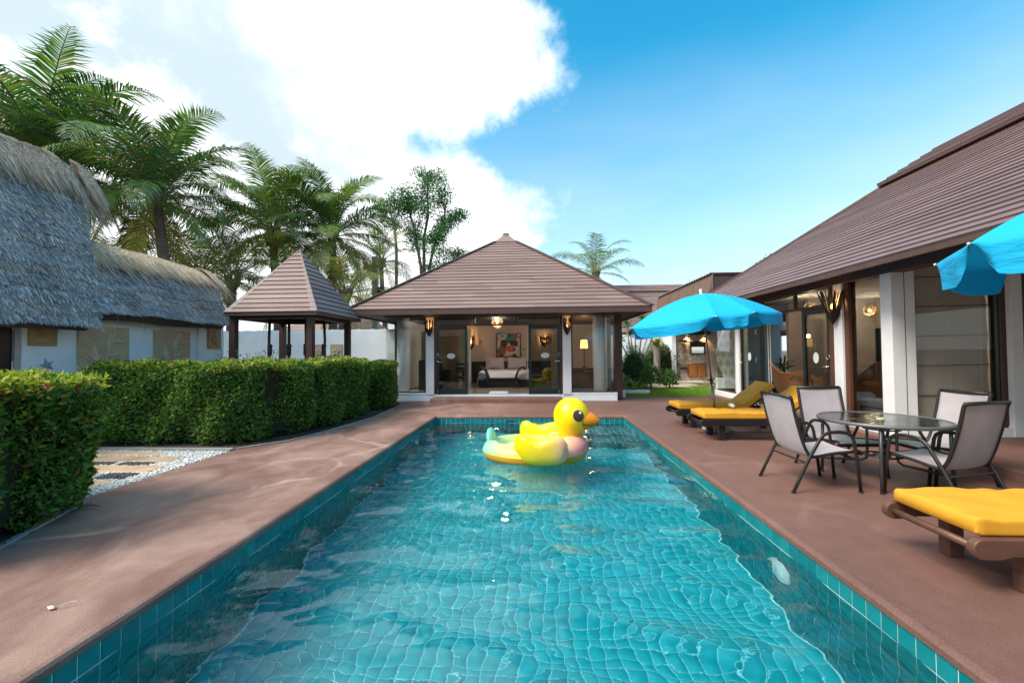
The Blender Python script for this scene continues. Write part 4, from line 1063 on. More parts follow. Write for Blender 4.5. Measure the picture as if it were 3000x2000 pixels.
# ---------------------------------------------------------------- living-room house along the right of the pool
def sub_at(root, parent, mb, nm, m, **k):
    P = WORLD[root.name]; mb.v = [(a - P[0], b - P[1], c - P[2]) for a, b, c in mb.v]
    return mb.build(nm, m, parent, world=False, **k)
def living_house():
    rt = thing('living_house', 'long brown roofed house with glass walls beside the sun loungers', 'house', (8.0, 6.0, 0))
    XF = 5.62; T = .14
    # roof: long slope over the terrace, hipped at both ends
    xe, yc, yn, ze, p, half = 4.9, 14.8, -3.5, 2.79, .725, 4.5
    roof_face(rt, (xe, yc), (xe, yn), (1, 0), ze, p, half, .172, ROOFY, 3.0, 4.4)
    roof_face(rt, (xe + 2 * half, yc), (xe, yc), (0, -1), ze, p, half, .172, ROOF, split=False)
    roof_face(rt, (xe, yn), (xe + 2 * half, yn), (0, 1), ze, p, half, .172, ROOF, split=False)
    zt = ze + p * half
    b = -.012
    MB().add([(xe, yn, ze + b), (xe + 2 * half, yn, ze + b), (xe + 2 * half, yc, ze + b), (xe, yc, ze + b), (xe + half, yn + half, zt + b), (xe + half, yc - half, zt + b)],
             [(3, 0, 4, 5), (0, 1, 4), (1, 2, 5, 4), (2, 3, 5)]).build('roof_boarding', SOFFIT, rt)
    hip_caps(rt, [((xe, yc, ze + .03), (xe + half, yc - half, zt + .03)), ((xe + 2 * half, yc, ze + .03), (xe + half, yc - half, zt + .03)), ((xe, yn, ze + .03), (xe + half, yn + half, zt + .03))], w=.12, h=.05)
    # raised ridge roof with a dark shadow gap under it
    c = .86; up = .17
    ca = yc - half + c - .1; cb = yn + half - c
    roof_face(rt, (xe + half - c, ca), (xe + half - c, cb), (1, 0), zt - p * c + up, p, c, .17, ROOFY, 3.0, 4.4, name='ridge_board')
    roof_face(rt, (xe + half + c, ca), (xe + half - c, ca), (0, -1), zt - p * c + up, p, c, .17, ROOF, split=False, name='ridge_board')
    q = zt - p * c + up
    MB().hexa([(xe + half - c, cb, q - .05), (xe + half + c, cb, q - .05), (xe + half + c, ca, q - .05), (xe + half - c, ca, q - .05), (xe + half - c, cb, q - .004), (xe + half + c, cb, q - .004), (xe + half + c, ca, q - .004), (xe + half - c, ca, q - .004)]).build('ridge_fascia', TRIM, rt)
    # eave fascia, soffit and the beam over the glass wall
    MB().box(xe, xe + .045, yn, yc, ze - .085, ze - .002).build('fascia', TRIM, rt, bevel=.006)
    MB().box(xe + .045, xe + 2 * half, yc - .045, yc, ze - .085, ze - .002).build('fascia', TRIM, rt, bevel=.006)
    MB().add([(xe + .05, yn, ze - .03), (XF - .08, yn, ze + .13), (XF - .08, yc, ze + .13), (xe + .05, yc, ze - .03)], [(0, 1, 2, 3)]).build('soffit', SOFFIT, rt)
    MB().box(XF - .10, XF + .14, -2, 13.7, 2.70, 2.93).build('header_beam', TRIM, rt, bevel=.008)
    MB().box(XF - .04, 10.5, 13.5, 13.7, 2.62, 2.93).build('header_beam', TRIM, rt)
    # floor and plinths
    MB().box(XF - .02, 11, 7.1, 13.66, T, T + .03).build('floor', mat('living_floor', (.36, .31, .26), .2, .1, 3), rt)
    MB().box(XF - .07, XF + .16, 12.05, 13.68, T - .01, .285).build('plinth', WHITE2, rt, bevel=.008)
    MB().box(XF - .06, XF + .14, 6.99, 8.46, T - .01, .30).build('plinth', WHITE2, rt, bevel=.008)
    # far corner window
    w = MB().box(XF - .03, XF + .05, 12.28, 13.62, .285, .325).build('window', FRAME, rt)
    sub_at(rt, w, MB().box(XF, XF + .012, 12.28, 13.6, .325, 2.70), 'pane', GLASS)
    w = MB().box(XF + .02, 7.6, 13.6, 13.66, .17, .325).build('window', FRAME, rt)
    sub_at(rt, w, MB().box(XF + .01, 7.6, 13.61, 13.622, .325, 2.70), 'pane', GLASS)
    MB().box(XF - .06, XF + .12, 12.08, 12.27, T, 2.70).build('column', WHITE2, rt, bevel=.006)
    MB().box(6.0, 6.28, 13.05, 13.3, T, 2.7).build('pier', WHITE2, rt, bevel=.006)
    # folding door leaf, hinge stack, transom and the second leaf
    def side_door(y0, y1, handle, lab):
        st, tp, bt = .085, .12, .17; z0, z1 = T + .035, 2.335; d = .05
        mb = MB().box(XF - d / 2, XF + d / 2, y0, y1, z1 - tp, z1).box(XF - d / 2, XF + d / 2, y0, y1, z0, z0 + bt)
        mb.box(XF - d / 2, XF + d / 2, y0, y0 + st, z0 + bt, z1 - tp).box(XF - d / 2, XF + d / 2, y1 - st, y1, z0 + bt, z1 - tp)
        o = mb.build('door', DOORM, rt, bevel=.004); o['label'] = lab
        sub_at(rt, o, MB().box(XF - .004, XF + .004, y0 + st, y1 - st, z0 + bt, z1 - tp), 'pane', GLASSD)
        hy = y0 + st / 2 if handle < 0 else y1 - st / 2
        s = 1 if handle < 0 else -1; hz = 1.17
        mb = MB().tube([(XF - .03, hy, hz), (XF - .07, hy, hz), (XF - .075, hy + s * .05, hz), (XF - .07, hy + s * .14, hz - .01)], .012, 8)
        mb.lathe([(.03, 0), (.028, .015)], 12, (XF - .03, hy, hz))
        sub_at(rt, o, mb, 'handle', STEEL, smooth=True)
        mb = MB().tube([(XF - .04, hy + .045 * math.cos(a), hz + .19 + .045 * math.sin(a)) for a in np.linspace(0, 6.283, 15)[:-1]], .006, 6, closed=True)
        sub_at(rt, o, mb, 'knocker', STEEL)
        k = 24; cy = (y0 + y1) / 2 + .02 * s
        sub_at(rt, o, MB().add([(XF - .0075, cy + .085 * math.cos(6.283 * i / k), hz + .17 + .11 * math.sin(6.283 * i / k)) for i in range(k)], [tuple(range(k))]), 'oval_sign', mat('frosted_sticker', (.62, .66, .64)))
    side_door(11.16, 12.06, 1, 'glazed door leaf folded back beside the corner window')
    side_door(8.47, 9.32, -1, 'glazed door leaf with round sign and steel handle')
    MB().box(XF - .05, XF + .07, 10.97, 11.15, T + .03, 2.7).build('door_jamb', DOORM, rt, bevel=.004)
    for z in (.6, 1.2, 1.9): MB().box(XF - .062, XF - .045, 11.1, 11.18, z, z + .13).build('hinge', STEEL, rt)
    MB().box(XF - .03, XF + .05, 8.46, 10.97, 2.338, 2.385).build('transom_bar', FRAME, rt)
    for a, b_ in ((8.47, 9.55), (9.60, 10.96)): MB().box(XF, XF + .012, a, b_, 2.385, 2.70).build('transom_pane', GLASSD, rt)
    MB().box(XF - .02, XF + .04, 9.55, 9.60, 2.385, 2.70).build('transom_bar', FRAME, rt)
    MB().box(XF - .045, XF + .08, 8.27, 8.455, T, 2.70).build('door_jamb', mat('jamb_red_brown', (.11, .045, .026), .4, .2, 4, stretch=(6, 6, .6)), rt, bevel=.005)
    MB().box(XF - .09, XF + .14, 8.04, 8.26, T, 2.70).build('column', WHITE2, rt, bevel=.006)
    MB().box(XF - .05, XF + .08, 7.93, 8.04, .30, 2.70).build('window_jamb', mat('jamb_red_brown', (.11, .045, .026)), rt)
    w = MB().box(XF - .03, XF + .05, 6.97, 7.93, .30, .34).build('window', FRAME, rt)
    sub_at(rt, w, MB().box(XF, XF + .012, 7.0, 7.93, .34, 2.70), 'pane', GLASSD)
    MB().box(XF - .07, 5.90, 6.98, 7.2, T, 2.72).build('column', WHITE2, rt, bevel=.006)
    MB().box(5.74, 5.748, 6.976, 6.98, T, 2.7).build('column_joint', SOFFIT, rt)
    # recessed front: window with a roman blind, column, dark doorway
    YB = 7.1
    MB().box(5.90, 7.30, YB - .1, YB + .1, T - .01, .27).build('plinth', WHITE2, rt, bevel=.006)
    w = MB().box(5.90, 7.30, YB - .03, YB + .05, .27, .31).build('window', FRAME, rt)
    sub_at(rt, w, MB().box(5.90, 7.14, YB - .006, YB + .006, .31, 2.9), 'pane', GLASS)
    sub_at(rt, w, MB().box(7.14, 7.20, YB - .035, YB + .05, .31, 2.9), 'frame', mat('frame_black', (.01, .008, .008), .3, .2))
    sub_at(rt, w, MB().box(7.20, 7.30, YB - .045, YB + .05, .31, 2.9), 'frame', FRAME)
    MB().box(7.30, 7.47, YB - .12, YB + .1, T, 2.9).build('column', WHITE2, rt, bevel=.006)
    MB().box(7.47, 7.56, YB - .06, YB + .06, T, 2.9).build('door_jamb', FRAME, rt)
    MB().box(7.56, 7.66, YB - .04, YB + .06, T, 2.9).build('door_jamb', mat('frame_black', (.01, .008, .008)), rt)
    MB().box(9.0, 11, YB - .05, YB + .1, T, 2.9).build('wall', WHITE2, rt)
    MB().box(7.66, 9.0, YB, YB + .012, .4, 2.9).build('pane', GLASSD, rt)
    MB().box(5.7, 11, -2, 13.6, 2.93, 2.96).build('ceiling', mat('ceiling_white', (.62, .60, .57)), rt)
    MB().box(9.6, 9.8, 7.15, 13.6, T, 2.93).build('rear_wall', mat('grey_wall', (.38, .34, .32), .85, .06, 3), rt)
    MB().box(7.7, 9.6, 13.45, 13.6, T, 2.93).build('end_wall', mat('grey_wall', (.38, .34, .32)), rt)
    # partition seen through the opening
    MB().box(7.75, 9.6, 12.6, 12.7, T + .03, 2.93).build('partition', mat('grey_wall', (.38, .34, .32)), rt)
    # roman blind
    t = thing('roman_blind', 'taupe roman blind with horizontal battens in the recessed window', 'blind', (6.52, YB + .05, .27))
    fab = mat('blind_fabric', (.56, .44, .36), .9, .1, 3, .35, 150)
    n = 36; vs = []; fs = []
    zs = np.linspace(.02, 2.6, 40)
    for z in zs:
        for i in range(n + 1):
            x = -.60 + 1.2 * i / n
            sag = .018 * abs(math.sin((z - .02) / .47 * math.pi)) + .004 * math.sin(x * 11 + z * 3)
            vs.append((x + .006 * math.sin(z * 5), -.0 + sag, z))
    for j in range(len(zs) - 1):
        for i in range(n): a = j * (n + 1) + i; fs.append((a, a + 1, a + n + 2, a + n + 1))
    MB().add(vs, fs).build('fabric', fab, t, smooth=True, world=False)
    MB().box(-.64, -.60, -.02, .02, .0, 2.6).build('side_hem', mat('blind_hem', (.10, .075, .068), .9, .1), t, world=False)
    for z in (.49, .96, 1.43, 1.90, 2.37): MB().tube([(-.63, -.014, z), (.60, -.014, z + .02)], .008, 6).build('batten', mat('batten_taupe', (.17, .12, .10), .8), t, world=False)
    for x in (-.47, .0, .47): MB().tube([(x, -.02, .3), (x + .01, -.02, 1.4), (x, -.02, 2.6)], .003, 4).build('cord', mat('cord_cream', (.6, .55, .48), .8), t, world=False)
    twig_sconce(None, (XF - .17, 8.15, 1.98), 'x', label='twig wall lamp glowing orange on the white column beside the parasols', h=.62, r=.17, power=2, flare=1.0)
    return rt
living_house()

def living_contents():
    wick = mat('wicker', (.36, .17, .075), .6, .45, 60, .9, 55)
    wood = mat('pale_wood_leg', (.45, .30, .19), .5, .2, 6)
    FL = .172
    def wicker_chair(loc, rz, lab):
        t = thing('wicker_chair', lab, 'armchair', loc, rz, group='wicker armchairs')
        # shell: angle a runs round the seat, 0 = front; tall pointed back, arms with an oval opening
        na, nz = 56, 22; vs = []; fs = []
        def top(a):
            b = abs(a)                      # pi = back
            back = .44 * math.exp(-((math.pi - b) / .78) ** 2)
            arm = .30 + .10 * math.exp(-((b - 1.1) / .6) ** 2)
            front = -.16 * math.exp(-(b / .45) ** 2)
            return .36 + arm + back + front
        for i in range(na):
            a = -math.pi + 2 * math.pi * i / na
            for j in range(nz + 1):
                s = j / nz
                zt = top(a); z = .17 + (zt - .17) * s
                r = .17 + .17 * math.sin(min(z / .62, 1) * 1.57) + .03 * max(z - .7, 0)
                lean = -.16 * max(z - .45, 0) - .05
                vs.append((math.cos(a) * r * 1.34 + lean, math.sin(a) * r * 1.22, z))
        for i in range(na):
            i2 = (i + 1) % na
            for j in range(nz):
                a = -math.pi + 2 * math.pi * (i + .5) / na; z = (vs[i * (nz + 1) + j][2] + vs[i * (nz + 1) + j + 1][2]) / 2
                if ((abs(a) - 1.25) / .42) ** 2 + ((z - .58) / .095) ** 2 < 1: continue
                fs.append((i * (nz + 1) + j, i2 * (nz + 1) + j, i2 * (nz + 1) + j + 1, i * (nz + 1) + j + 1))
        o = MB().add(vs, fs).build('shell', wick, t, smooth=True, world=False)
        sd = o.modifiers.new('solid', 'SOLIDIFY'); sd.thickness = .035; sd.offset = -1
        MB().lathe([(.02, .16), (.2, .18), (.3, .36), (.28, .40), (.02, .41)], 24).build('seat', mat('seat_pad_dark', (.05, .02, .02), .8), t, smooth=True, world=False)
        for s in (-1, 1):
            MB().tube([(math.cos(q) * .15 + .07, s * .395 - s * .03 * abs(math.cos(q)), .58 + math.sin(q) * .10) for q in np.linspace(0, 6.283, 18)[:-1]], .02, 6, closed=True).build('arm_rim', wick, t, smooth=True, world=False)
            MB().tube([(.12, s * .14, .22), (.20, s * .20, 0)], [.028, .018], 8).build('leg', wood, t, world=False)
            MB().tube([(-.14, s * .14, .22), (-.24, s * .2, 0)], [.028, .018], 8).build('leg', wood, t, world=False)
        return t
    a = wicker_chair((6.85, 11.75, FL), R(-28), 'wicker armchair with tall pointed back standing in the open doorway')
    WORLD[a.name] = (6.85, 11.75, FL)
    dup(a, (6.62, 9.95, FL), R(75), 'wicker armchair seen through the glazed door with the steel handle')
    dup(a, (6.36, 8.75, FL), R(80), 'wicker armchair behind the dark window next to the white column')
    # potted plant on dark stand behind the chair
    t = thing('potted_plant', 'dark potted plant with upright leaves behind the doorway armchair', 'plant', (7.25, 13.0, FL))
    MB().lathe([(.12, 0), (.18, .05), (.2, .4), (.17, .42)], 20).build('pot', mat('pot_black', (.02, .02, .022), .4, .1), t, smooth=True, world=False)
    n = 90; P = np.tile((0, 0, .45), (n, 1)) + rng.normal(0, .05, (n, 3)); P[:, 2] += rng.uniform(0, .45, n)
    D = norm(np.stack([rng.normal(0, 1, n), rng.normal(0, 1, n), rng.uniform(.2, 1.3, n)], 1))
    leaves('foliage', P + np.array((7.25, 13.0, FL)), D, np.tile((0, 0, 1.), (n, 1)), rng.uniform(.2, .42, n), rng.uniform(.03, .06, n), mixcol([(.03, .08, .02), (.06, .12, .03), (.16, .13, .09)], [3, 2, 1], n), tint_mat('leaf'), t)
    MB().tube([(0, 0, .4), (.02, 0, .8), (.05, .02, 1.2)], [.03, .025, .012], 7).build('stem', mat('stem_brown', (.1, .05, .03), .8), t, world=False)
    t = thing('dark_cabinet', 'tall dark cabinet behind the window next to the white column', 'cabinet', (7.12, 8.75, FL))
    dk = mat('teal_black_wood', (.012, .022, .026), .3, .25, 5)
    MB().box(-.34, .34, -.2, .2, 0, 1.75).build('body', dk, t, world=False, bevel=.008)
    for x in (-.17, .17): MB().box(x - .16, x + .16, -.215, -.201, .05, 1.7).build('door', dk, t, world=False, bevel=.004)
    t = thing('sofa', 'low pale sofa inside behind the dark window', 'sofa', (6.55, 7.95, FL))
    fb = mat('sofa_lilac', (.40, .36, .42), .9, .08, 4, .2, 60)
    MB().box(-.6, .6, -.3, .3, .28, .44).build('seat', fb, t, world=False, bevel=.04, seg=3)
    MB().box(-.58, .58, -.28, .28, .06, .28).build('base', mat('sofa_cream', (.5, .43, .34), .8), t, world=False, bevel=.01)
    for x in (-.5, .5):
        for y in (-.22, .22): MB().box(x - .03, x + .03, y - .03, y + .03, 0, .06).build('leg', dk, t, world=False)
    # lamps that show through the transom
    for i, (x, y, z, p) in enumerate(((7.2, 11.6, 2.62, 45), (8.9, 11.9, 2.55, 35))):
        q = thing('ceiling_lamp', ('small glowing woven ceiling lamp above the doorway armchair', 'bright spot lamp on the living room ceiling')[i], 'lamp', (x, y, z))
        for k in range(10):
            ax = Vector(rand_unit(1)[0]); u = ax.orthogonal().normalized(); v = ax.cross(u)
            MB().tube([(u * math.cos(s) + v * math.sin(s)) * .14 for s in np.linspace(0, 6.283, 18)[:-1]], .005, 4, closed=True).build('hoop', mat('woven_lamp', (.16, .07, .02)), q, world=False)
        MB().ell((0, 0, 0), (.04, .04, .04)).build('bulb', mat('warm_bulb', (1, .8, .5)), q, smooth=True, world=False)
        MB().tube([(0, 0, .04), (0, 0, .31)], .005, 5).build('cord', SOFFIT, q, world=False)
        d = bpy.data.lights.new('lamp_glow', 'POINT'); d.energy = p; d.color = (1, .75, .5); d.shadow_soft_size = .06
        o = bpy.data.objects.new('lamp_glow', d); C.objects.link(o); o.location = (0, 0, -.06); o.parent = q
    q = thing('ceiling_lamp', 'warm ceiling lamp behind the dark glass doorway at the right edge', 'lamp', (8.4, 8.0, 2.7))
    MB().lathe([(.14, .1), (.16, 0), (.05, -.06)], 18).build('shade', mat('lit_shade', (.8, .45, .15)), q, smooth=True, world=False)
    d = bpy.data.lights.new('lamp_glow', 'POINT'); d.energy = 45; d.color = (1, .72, .42); d.shadow_soft_size = .08
    o = bpy.data.objects.new('lamp_glow', d); C.objects.link(o); o.location = (0, 0, -.1); o.parent = q
    t = thing('curtain', 'grey curtain drawn back beside the glazed door', 'curtain', (7.7, 12.5, FL))
    n = 24; vs = []
    for i in range(n + 1): vs += [(-.05 + .45 * i / n, .03 * math.sin(i * 1.4), 0), (-.05 + .45 * i / n, .03 * math.sin(i * 1.4), 2.2)]
    MB().add(vs, [(2 * i, 2 * i + 2, 2 * i + 3, 2 * i + 1) for i in range(n)]).build('drape', mat('grey_drape', (.28, .25, .25), .9), t, smooth=True, world=False)
    for y in (10.85, 10.75, 9.42):
        t = thing('blind_cord', 'thin white blind cord hanging %s' % {10.85: 'nearest the hinge stack', 10.75: 'second from the hinge stack', 9.42: 'in front of the door with the round sign'}[y], 'cord', (XF_IN, y, 2.33))
        MB().tube([(0, 0, 0), (.006, 0, -1.0), (.012, 0, -1.9)], .006, 5).build('cord_line', WHITE2, t, world=False)
XF_IN = 5.70
living_contents()

# ---------------------------------------------------------------- buildings behind
def annex():
    rt = thing('annex', 'brown annex with slanted panelled parapet and corrugated roof edge', 'building', (7.5, 19.5, 0))
    pan = mat('parapet_panel', (.165, .095, .068), .6, .15, 2, .15, 30, objrand=.08, stain=((.26, .17, .13), .8, .4))
    dkb = mat('parapet_dark', (.060, .034, .030), .5, .12, 2)
    X0, ya, yb, z0, z1 = 6.5, 16.0, 23.0, 2.9, 4.3
    sl = .18                                    # the parapet leans out towards its foot
    MB().hexa([(X0 - sl + .02, ya - sl + .02, z0), (12, ya - sl + .02, z0), (12, yb, z0), (X0 - sl + .02, yb, z0), (X0 + .02, ya + .02, z1), (12, ya + .02, z1), (12, yb, z1), (X0 + .02, yb, z1)]).build('parapet_core', dkb, rt)
    ys = np.linspace(ya, yb, 5)
    for a, b in zip(ys, ys[1:]):
        for lo, hi in ((0, .52), (.54, 1.0)):
            g = .02
            def P(y, s, w): return (X0 - sl * (1 - s) - w, y, z0 + (z1 - z0) * s)
            v = [P(a + g, lo, 0), P(b - g, lo, 0), P(b - g, lo, .03), P(a + g, lo, .03), P(a + g, hi, 0), P(b - g, hi, 0), P(b - g, hi, .03), P(a + g, hi, .03)]
            MB().hexa(v).build('parapet_panel', pan, rt)
    MB().beam((X0 - .04, ya - .03, z0 + .2), (X0 - .01, ya - .01, z1), .06, .06).build('corner_trim', pan, rt)
    # corrugated sheet seen at its edge
    mb = MB(); n = 110; vs = []
    for i in range(n + 1):
        y = ya - .05 + (yb - ya + .1) * i / n; z = z1 + .05 + .028 * math.sin(i * 2 * math.pi / 4)
        vs += [(X0 - .1, y, z), (12, y, z), (X0 - .1, y, z - .018)]
    fs = []
    for i in range(n): a = i * 3; fs += [(a, a + 3, a + 4, a + 1), (a, a + 2, a + 5, a + 3)]
    mb.add(vs, fs).build('corrugated_sheet', mat('corrugated_grey', (.25, .23, .22), .6, .2, 4), rt)
    MB().box(X0 - .06, 9.0, ya - .04, ya + .03, z1, z1 + .045).build('edge_trim', dkb, rt)
    # walls under it
    MB().box(6.7, 6.92, 21.55, 24, -.03, 2.9).build('pier', WHITE, rt, bevel=.01)
    MB().box(6.92, 12, 21.7, 21.9, -.03, 2.9).build('wall', mat('render_grey', (.4, .37, .34), .9), rt)
    MB().box(6.6, 12, 16.2, 24, 2.86, 2.9).build('ceiling', SOFFIT, rt)
    MB().box(6.6, 12, 16.1, 16.25, -.03, 2.9).v
    # stone cladding: each split-face stone its own piece
    stone = mat('split_stone', (.50, .43, .35), .85, .2, 8, .5, 30, objrand=.22)
    z = .0; row = 0; cnt = 0
    me_cache = {}
    while z < 2.5 and cnt < 300:
        x = 6.93 - (.12 if row % 2 else 0)
        while x < 8.95 and cnt < 300:
            w = random.choice((.16, .2, .24)); h = .115; dp = random.choice((.0, .012, .022))
            key = (w, dp)
            if key not in me_cache:
                m = MB().box(0, w - .008, -.03 - dp, .0, .004, h - .004); o = m.build('stone', stone); me_cache[key] = o.data; bpy.data.objects.remove(o)
            xx = max(x, 6.925)
            o = bpy.data.objects.new('stone', me_cache[key]); C.objects.link(o); o.parent = rt; o.location = (xx - 7.5, 21.7 - 19.5, z); cnt += 1
            x += w
        z += .115; row += 1
    MB().box(6.6, 9.2, 20.6, 21.6, -.03, .03).build('paved_floor', mat('pale_paving', (.5, .45, .4), .7, .1, 3), rt, bevel=.01)
    dk = mat('mirror_frame_dark', (.016, .01, .01), .4, .2)
    t = thing('light_shelf', 'dark lamp shelf on the stone wall throwing light downwards', 'shelf', (7.9, 21.62, 2.29))
    MB().box(-.69, .69, -.12, .04, 0, .17).build('shelf_box', dk, t, world=False, bevel=.006)
    for x in (-.42, .42):
        d = bpy.data.lights.new('lamp_glow', 'SPOT'); d.energy = 30; d.color = (1, .6, .3); d.spot_size = R(100); d.spot_blend = .6; d.shadow_soft_size = .04
        o = bpy.data.objects.new('lamp_glow', d); C.objects.link(o); o.location = (x, -.07, -.02); o.parent = t
        MB().lathe([(.03, -.004), (.03, .0)], 12, (x, -.07, 0)).build('lens', mat('warm_bulb', (1, .8, .5)), t, world=False)
    t = thing('wall_mirror', 'dark framed mirror with arched crest on the stone wall', 'mirror', (7.98, 21.62, 1.33))
    MB().box(-.36, .36, -.04, .03, 0, .05).box(-.36, -.30, -.04, .03, .05, .36).box(.30, .36, -.04, .03, .05, .36).build('frame', dk, t, world=False)
    MB().prism([(-.37, .36), (.37, .36), (.37, .60), (.2, .60), (.12, .65), (0, .67), (-.12, .65), (-.2, .60), (-.37, .60)], -.05, .03, lambda x, y, z: (x, z, y)).build('crest', dk, t, world=False)
    MB().box(-.30, .30, -.02, .0, .05, .36).build('mirror_glass', mat('mirror_silver', (.8, .78, .74), .05, 0, metal=1.0), t, world=False)
    t = thing('wall_cabinet', 'orange brown wooden cabinet doors set in the stone wall', 'cabinet', (7.94, 21.62, .21))
    wd = mat('orange_teak', (.36, .13, .03), .4, .25, 4, .1, 30, stretch=(4, 4, .6))
    MB().box(-.44, .44, -.02, .04, 0, .66).build('frame', mat('teak_dark', (.22, .075, .02), .4, .2), t, world=False)
    for x in (-.21, .21):
        d = MB().box(x - .19, x + .19, -.045, -.021, .04, .62).build('door', wd, t, world=False, bevel=.004)
        MB().box(x - .13, x + .13, -.053, -.046, .11, .55).build('door_panel', wd, d, world=False)
    t = thing('oar_rack', 'wall rack holding three upright oars on the stone wall', 'oar rack', (7.27, 21.6, .6))
    for z in (0, 1.34): MB().prism([(-.19, 0), (.19, 0), (.19, .05), (.08, .09), (-.08, .09), (-.19, .05)], -.08, .02, lambda x, y, q, z=z: (x, q, y + z)).build('bracket', dk, t, world=False)
    for i, x in enumerate((-.07, 0, .07)):
        m = MB().tube([(x, -.05, .09), (x * .8, -.05, 1.5)], [.016, .012], 8)
        m.build('oar_shaft', mat('oar_brown', (.16, .07, .03), .5, .2), t, world=False)
annex()
def far_house():
    rt = thing('far_house', 'long house behind with stepped brown roof beside the palm', 'house', (6, 27, 0))
    roof_face(rt, (2.0, 22.8), (14.0, 22.8), (0, 1), 2.5, .72, 3.75, .2, ROOF, 2.6, 3.8, hipA=0.0, hipB=.6)
    MB().add([(2, 22.8, 2.49), (14, 22.8, 2.49), (14, 27.2, 5.6), (2, 27.2, 5.6)], [(0, 1, 2, 3)]).build('roof_boarding', SOFFIT, rt)
    roof_face(rt, (2.0, 26.3), (10.2, 26.3), (0, 1), 5.15, .7, .7, .2, ROOF, 2.6, 3.8, hipA=0, hipB=.4, name='ridge_board')
    MB().box(2.0, 10.1, 26.32, 26.5, 5.0, 5.14).build('ridge_fascia', TRIM, rt)
    MB().box(2, 14, 22.75, 22.8, 2.36, 2.49).build('fascia', TRIM, rt)
    MB().box(2.2, 13, 23.4, 30, -.03, 2.5).build('wall', WHITE, rt)
    MB().box(2, 14, 22.8, 27.2, 2.3, 2.36).build('soffit', SOFFIT, rt)
far_house()
def back_left_house():
    rt = thing('back_left_house', 'pale roofed house glimpsed between the gazebo posts', 'house', (-12, 25, 0))
    roof_face(rt, (-16, 22), (-7.0, 22), (0, 1), 2.35, .42, 3.0, .25, mat('roof_pale', (.36, .27, .23), .6, .15, 3, objrand=.1), 2.6, 3.8)
    MB().box(-15.6, -7.4, 22.5, 29, -.03, 2.36).build('wall', WHITE, rt)
    MB().box(-16, -7, 21.97, 22, 2.2, 2.35).build('fascia', TRIM, rt)
back_left_house()
def boundary_walls():
    t = thing('boundary_wall', 'white rendered garden wall behind the gazebo', 'wall', (-8, 15.0, 0))
    mb = MB()
    n = 60; pts = [(-12.5 + 7.5 * i / n, 2.36 + .008 * math.sin(i * 1.7) + .006 * math.sin(i * 3.1)) for i in range(n + 1)]
    mb.prism([(-12.5, -.03)] + [(-5.0, -.03)] + pts[::-1], 0, .14, lambda x, y, z: (x, 15.0 + z, y))
    mb.build('wall_body', WHITE, t, bevel=.012)
    for i, cx in enumerate((-7.83, -7.19)):
        p = thing('flower_relief', 'sandstone frangipani relief on the garden wall, ' + ('half hidden by a gazebo post' if i == 0 else 'fully in view right of the swing pole'), 'wall relief', (cx, 14.985, 1.30), group='frangipani reliefs')
        sm = mat('sandstone', (.46, .38, .27), .85, .15, 6, .35, 60)
        MB().box(-.22, .22, -.02, .015, 0, .54).build('slab', sm, p, world=False, bevel=.008)
        for k in range(5):
            a = math.pi / 2 + k * 2 * math.pi / 5
            out = []
            for q in np.linspace(0, 2 * math.pi, 15)[:-1]:
                u = .085 + .085 * math.cos(q); v = .055 * math.sin(q) * (1.15 - .3 * math.cos(q))
                out.append((math.cos(a) * u - math.sin(a) * v, math.sin(a) * u + math.cos(a) * v))
            MB().puff(out, .03, lambda u, v, w: (u, -.02 - max(w, 0) * 1.0, .26 + v), k=4).build('petal', sm, p, smooth=True, world=False)
    t = thing('garden_wall', 'white garden wall behind the round green bush', 'wall', (4.7, 22.2, 0))
    MB().box(2.6, 6.75, 22.1, 22.25, -.03, 2.35).build('wall_body', WHITE, t, bevel=.012)
    # stepping stones and lawn base
boundary_walls()
def vase():
    t = thing('stone_vase', 'tall cream stone urn with diamond inlays on a pedestal at the glass corner', 'urn', (6.66, 15.1, 0))
    pm = mat('urn_stone', (.62, .58, .50), .7, .2, 6, .5, 30)
    MB().box(-.36, .36, -.36, .36, -.03, .55).build('pedestal', mat('pedestal_white', (.68, .67, .64), .7, .08, 4), t, world=False, bevel=.012)
    H = 1.70
    def rad(s): return .17 + .25 * math.sin(math.pi * (s * .86 + .07)) ** 1.1
    MB().lathe([(rad(s), .55 + H * s) for s in np.linspace(0, 1, 40)] + [(.12, .55 + H), (.1, .55 + H - .05)], 48).build('urn_body', pm, t, smooth=True, world=False)
    inl = mat('urn_inlay', (.44, .36, .22), .75, .4, 25, .7, 60)
    for row in range(5):
        for k in range(10):
            a0 = 2 * math.pi * (k + .5 * (row % 2)) / 10; s0 = .12 + row * .185
            mb = MB(); v = []
            for du, dv in ((0, -.085), (.5, 0), (0, .085), (-.5, 0), (0, 0)):
                s = s0 + dv; a = a0 + du * .5; r = rad(s) + (.012 if (du, dv) == (0, 0) else .006)
                v.append((r * math.cos(a), r * math.sin(a), .55 + H * s))
            mb.add(v, [(0, 1, 4), (1, 2, 4), (2, 3, 4), (3, 0, 4)]).build('diamond_inlay', inl, t, world=False)
    b = thing('ac_block', 'pale grey block behind the corner glass beside the urn', 'block', (6.95, 14.45, 0))
    MB().box(-.2, .25, -.2, .2, -.03, .5).build('casing', mat('casing_grey', (.5, .52, .5), .6, .08), b, world=False, bevel=.015)
vase()
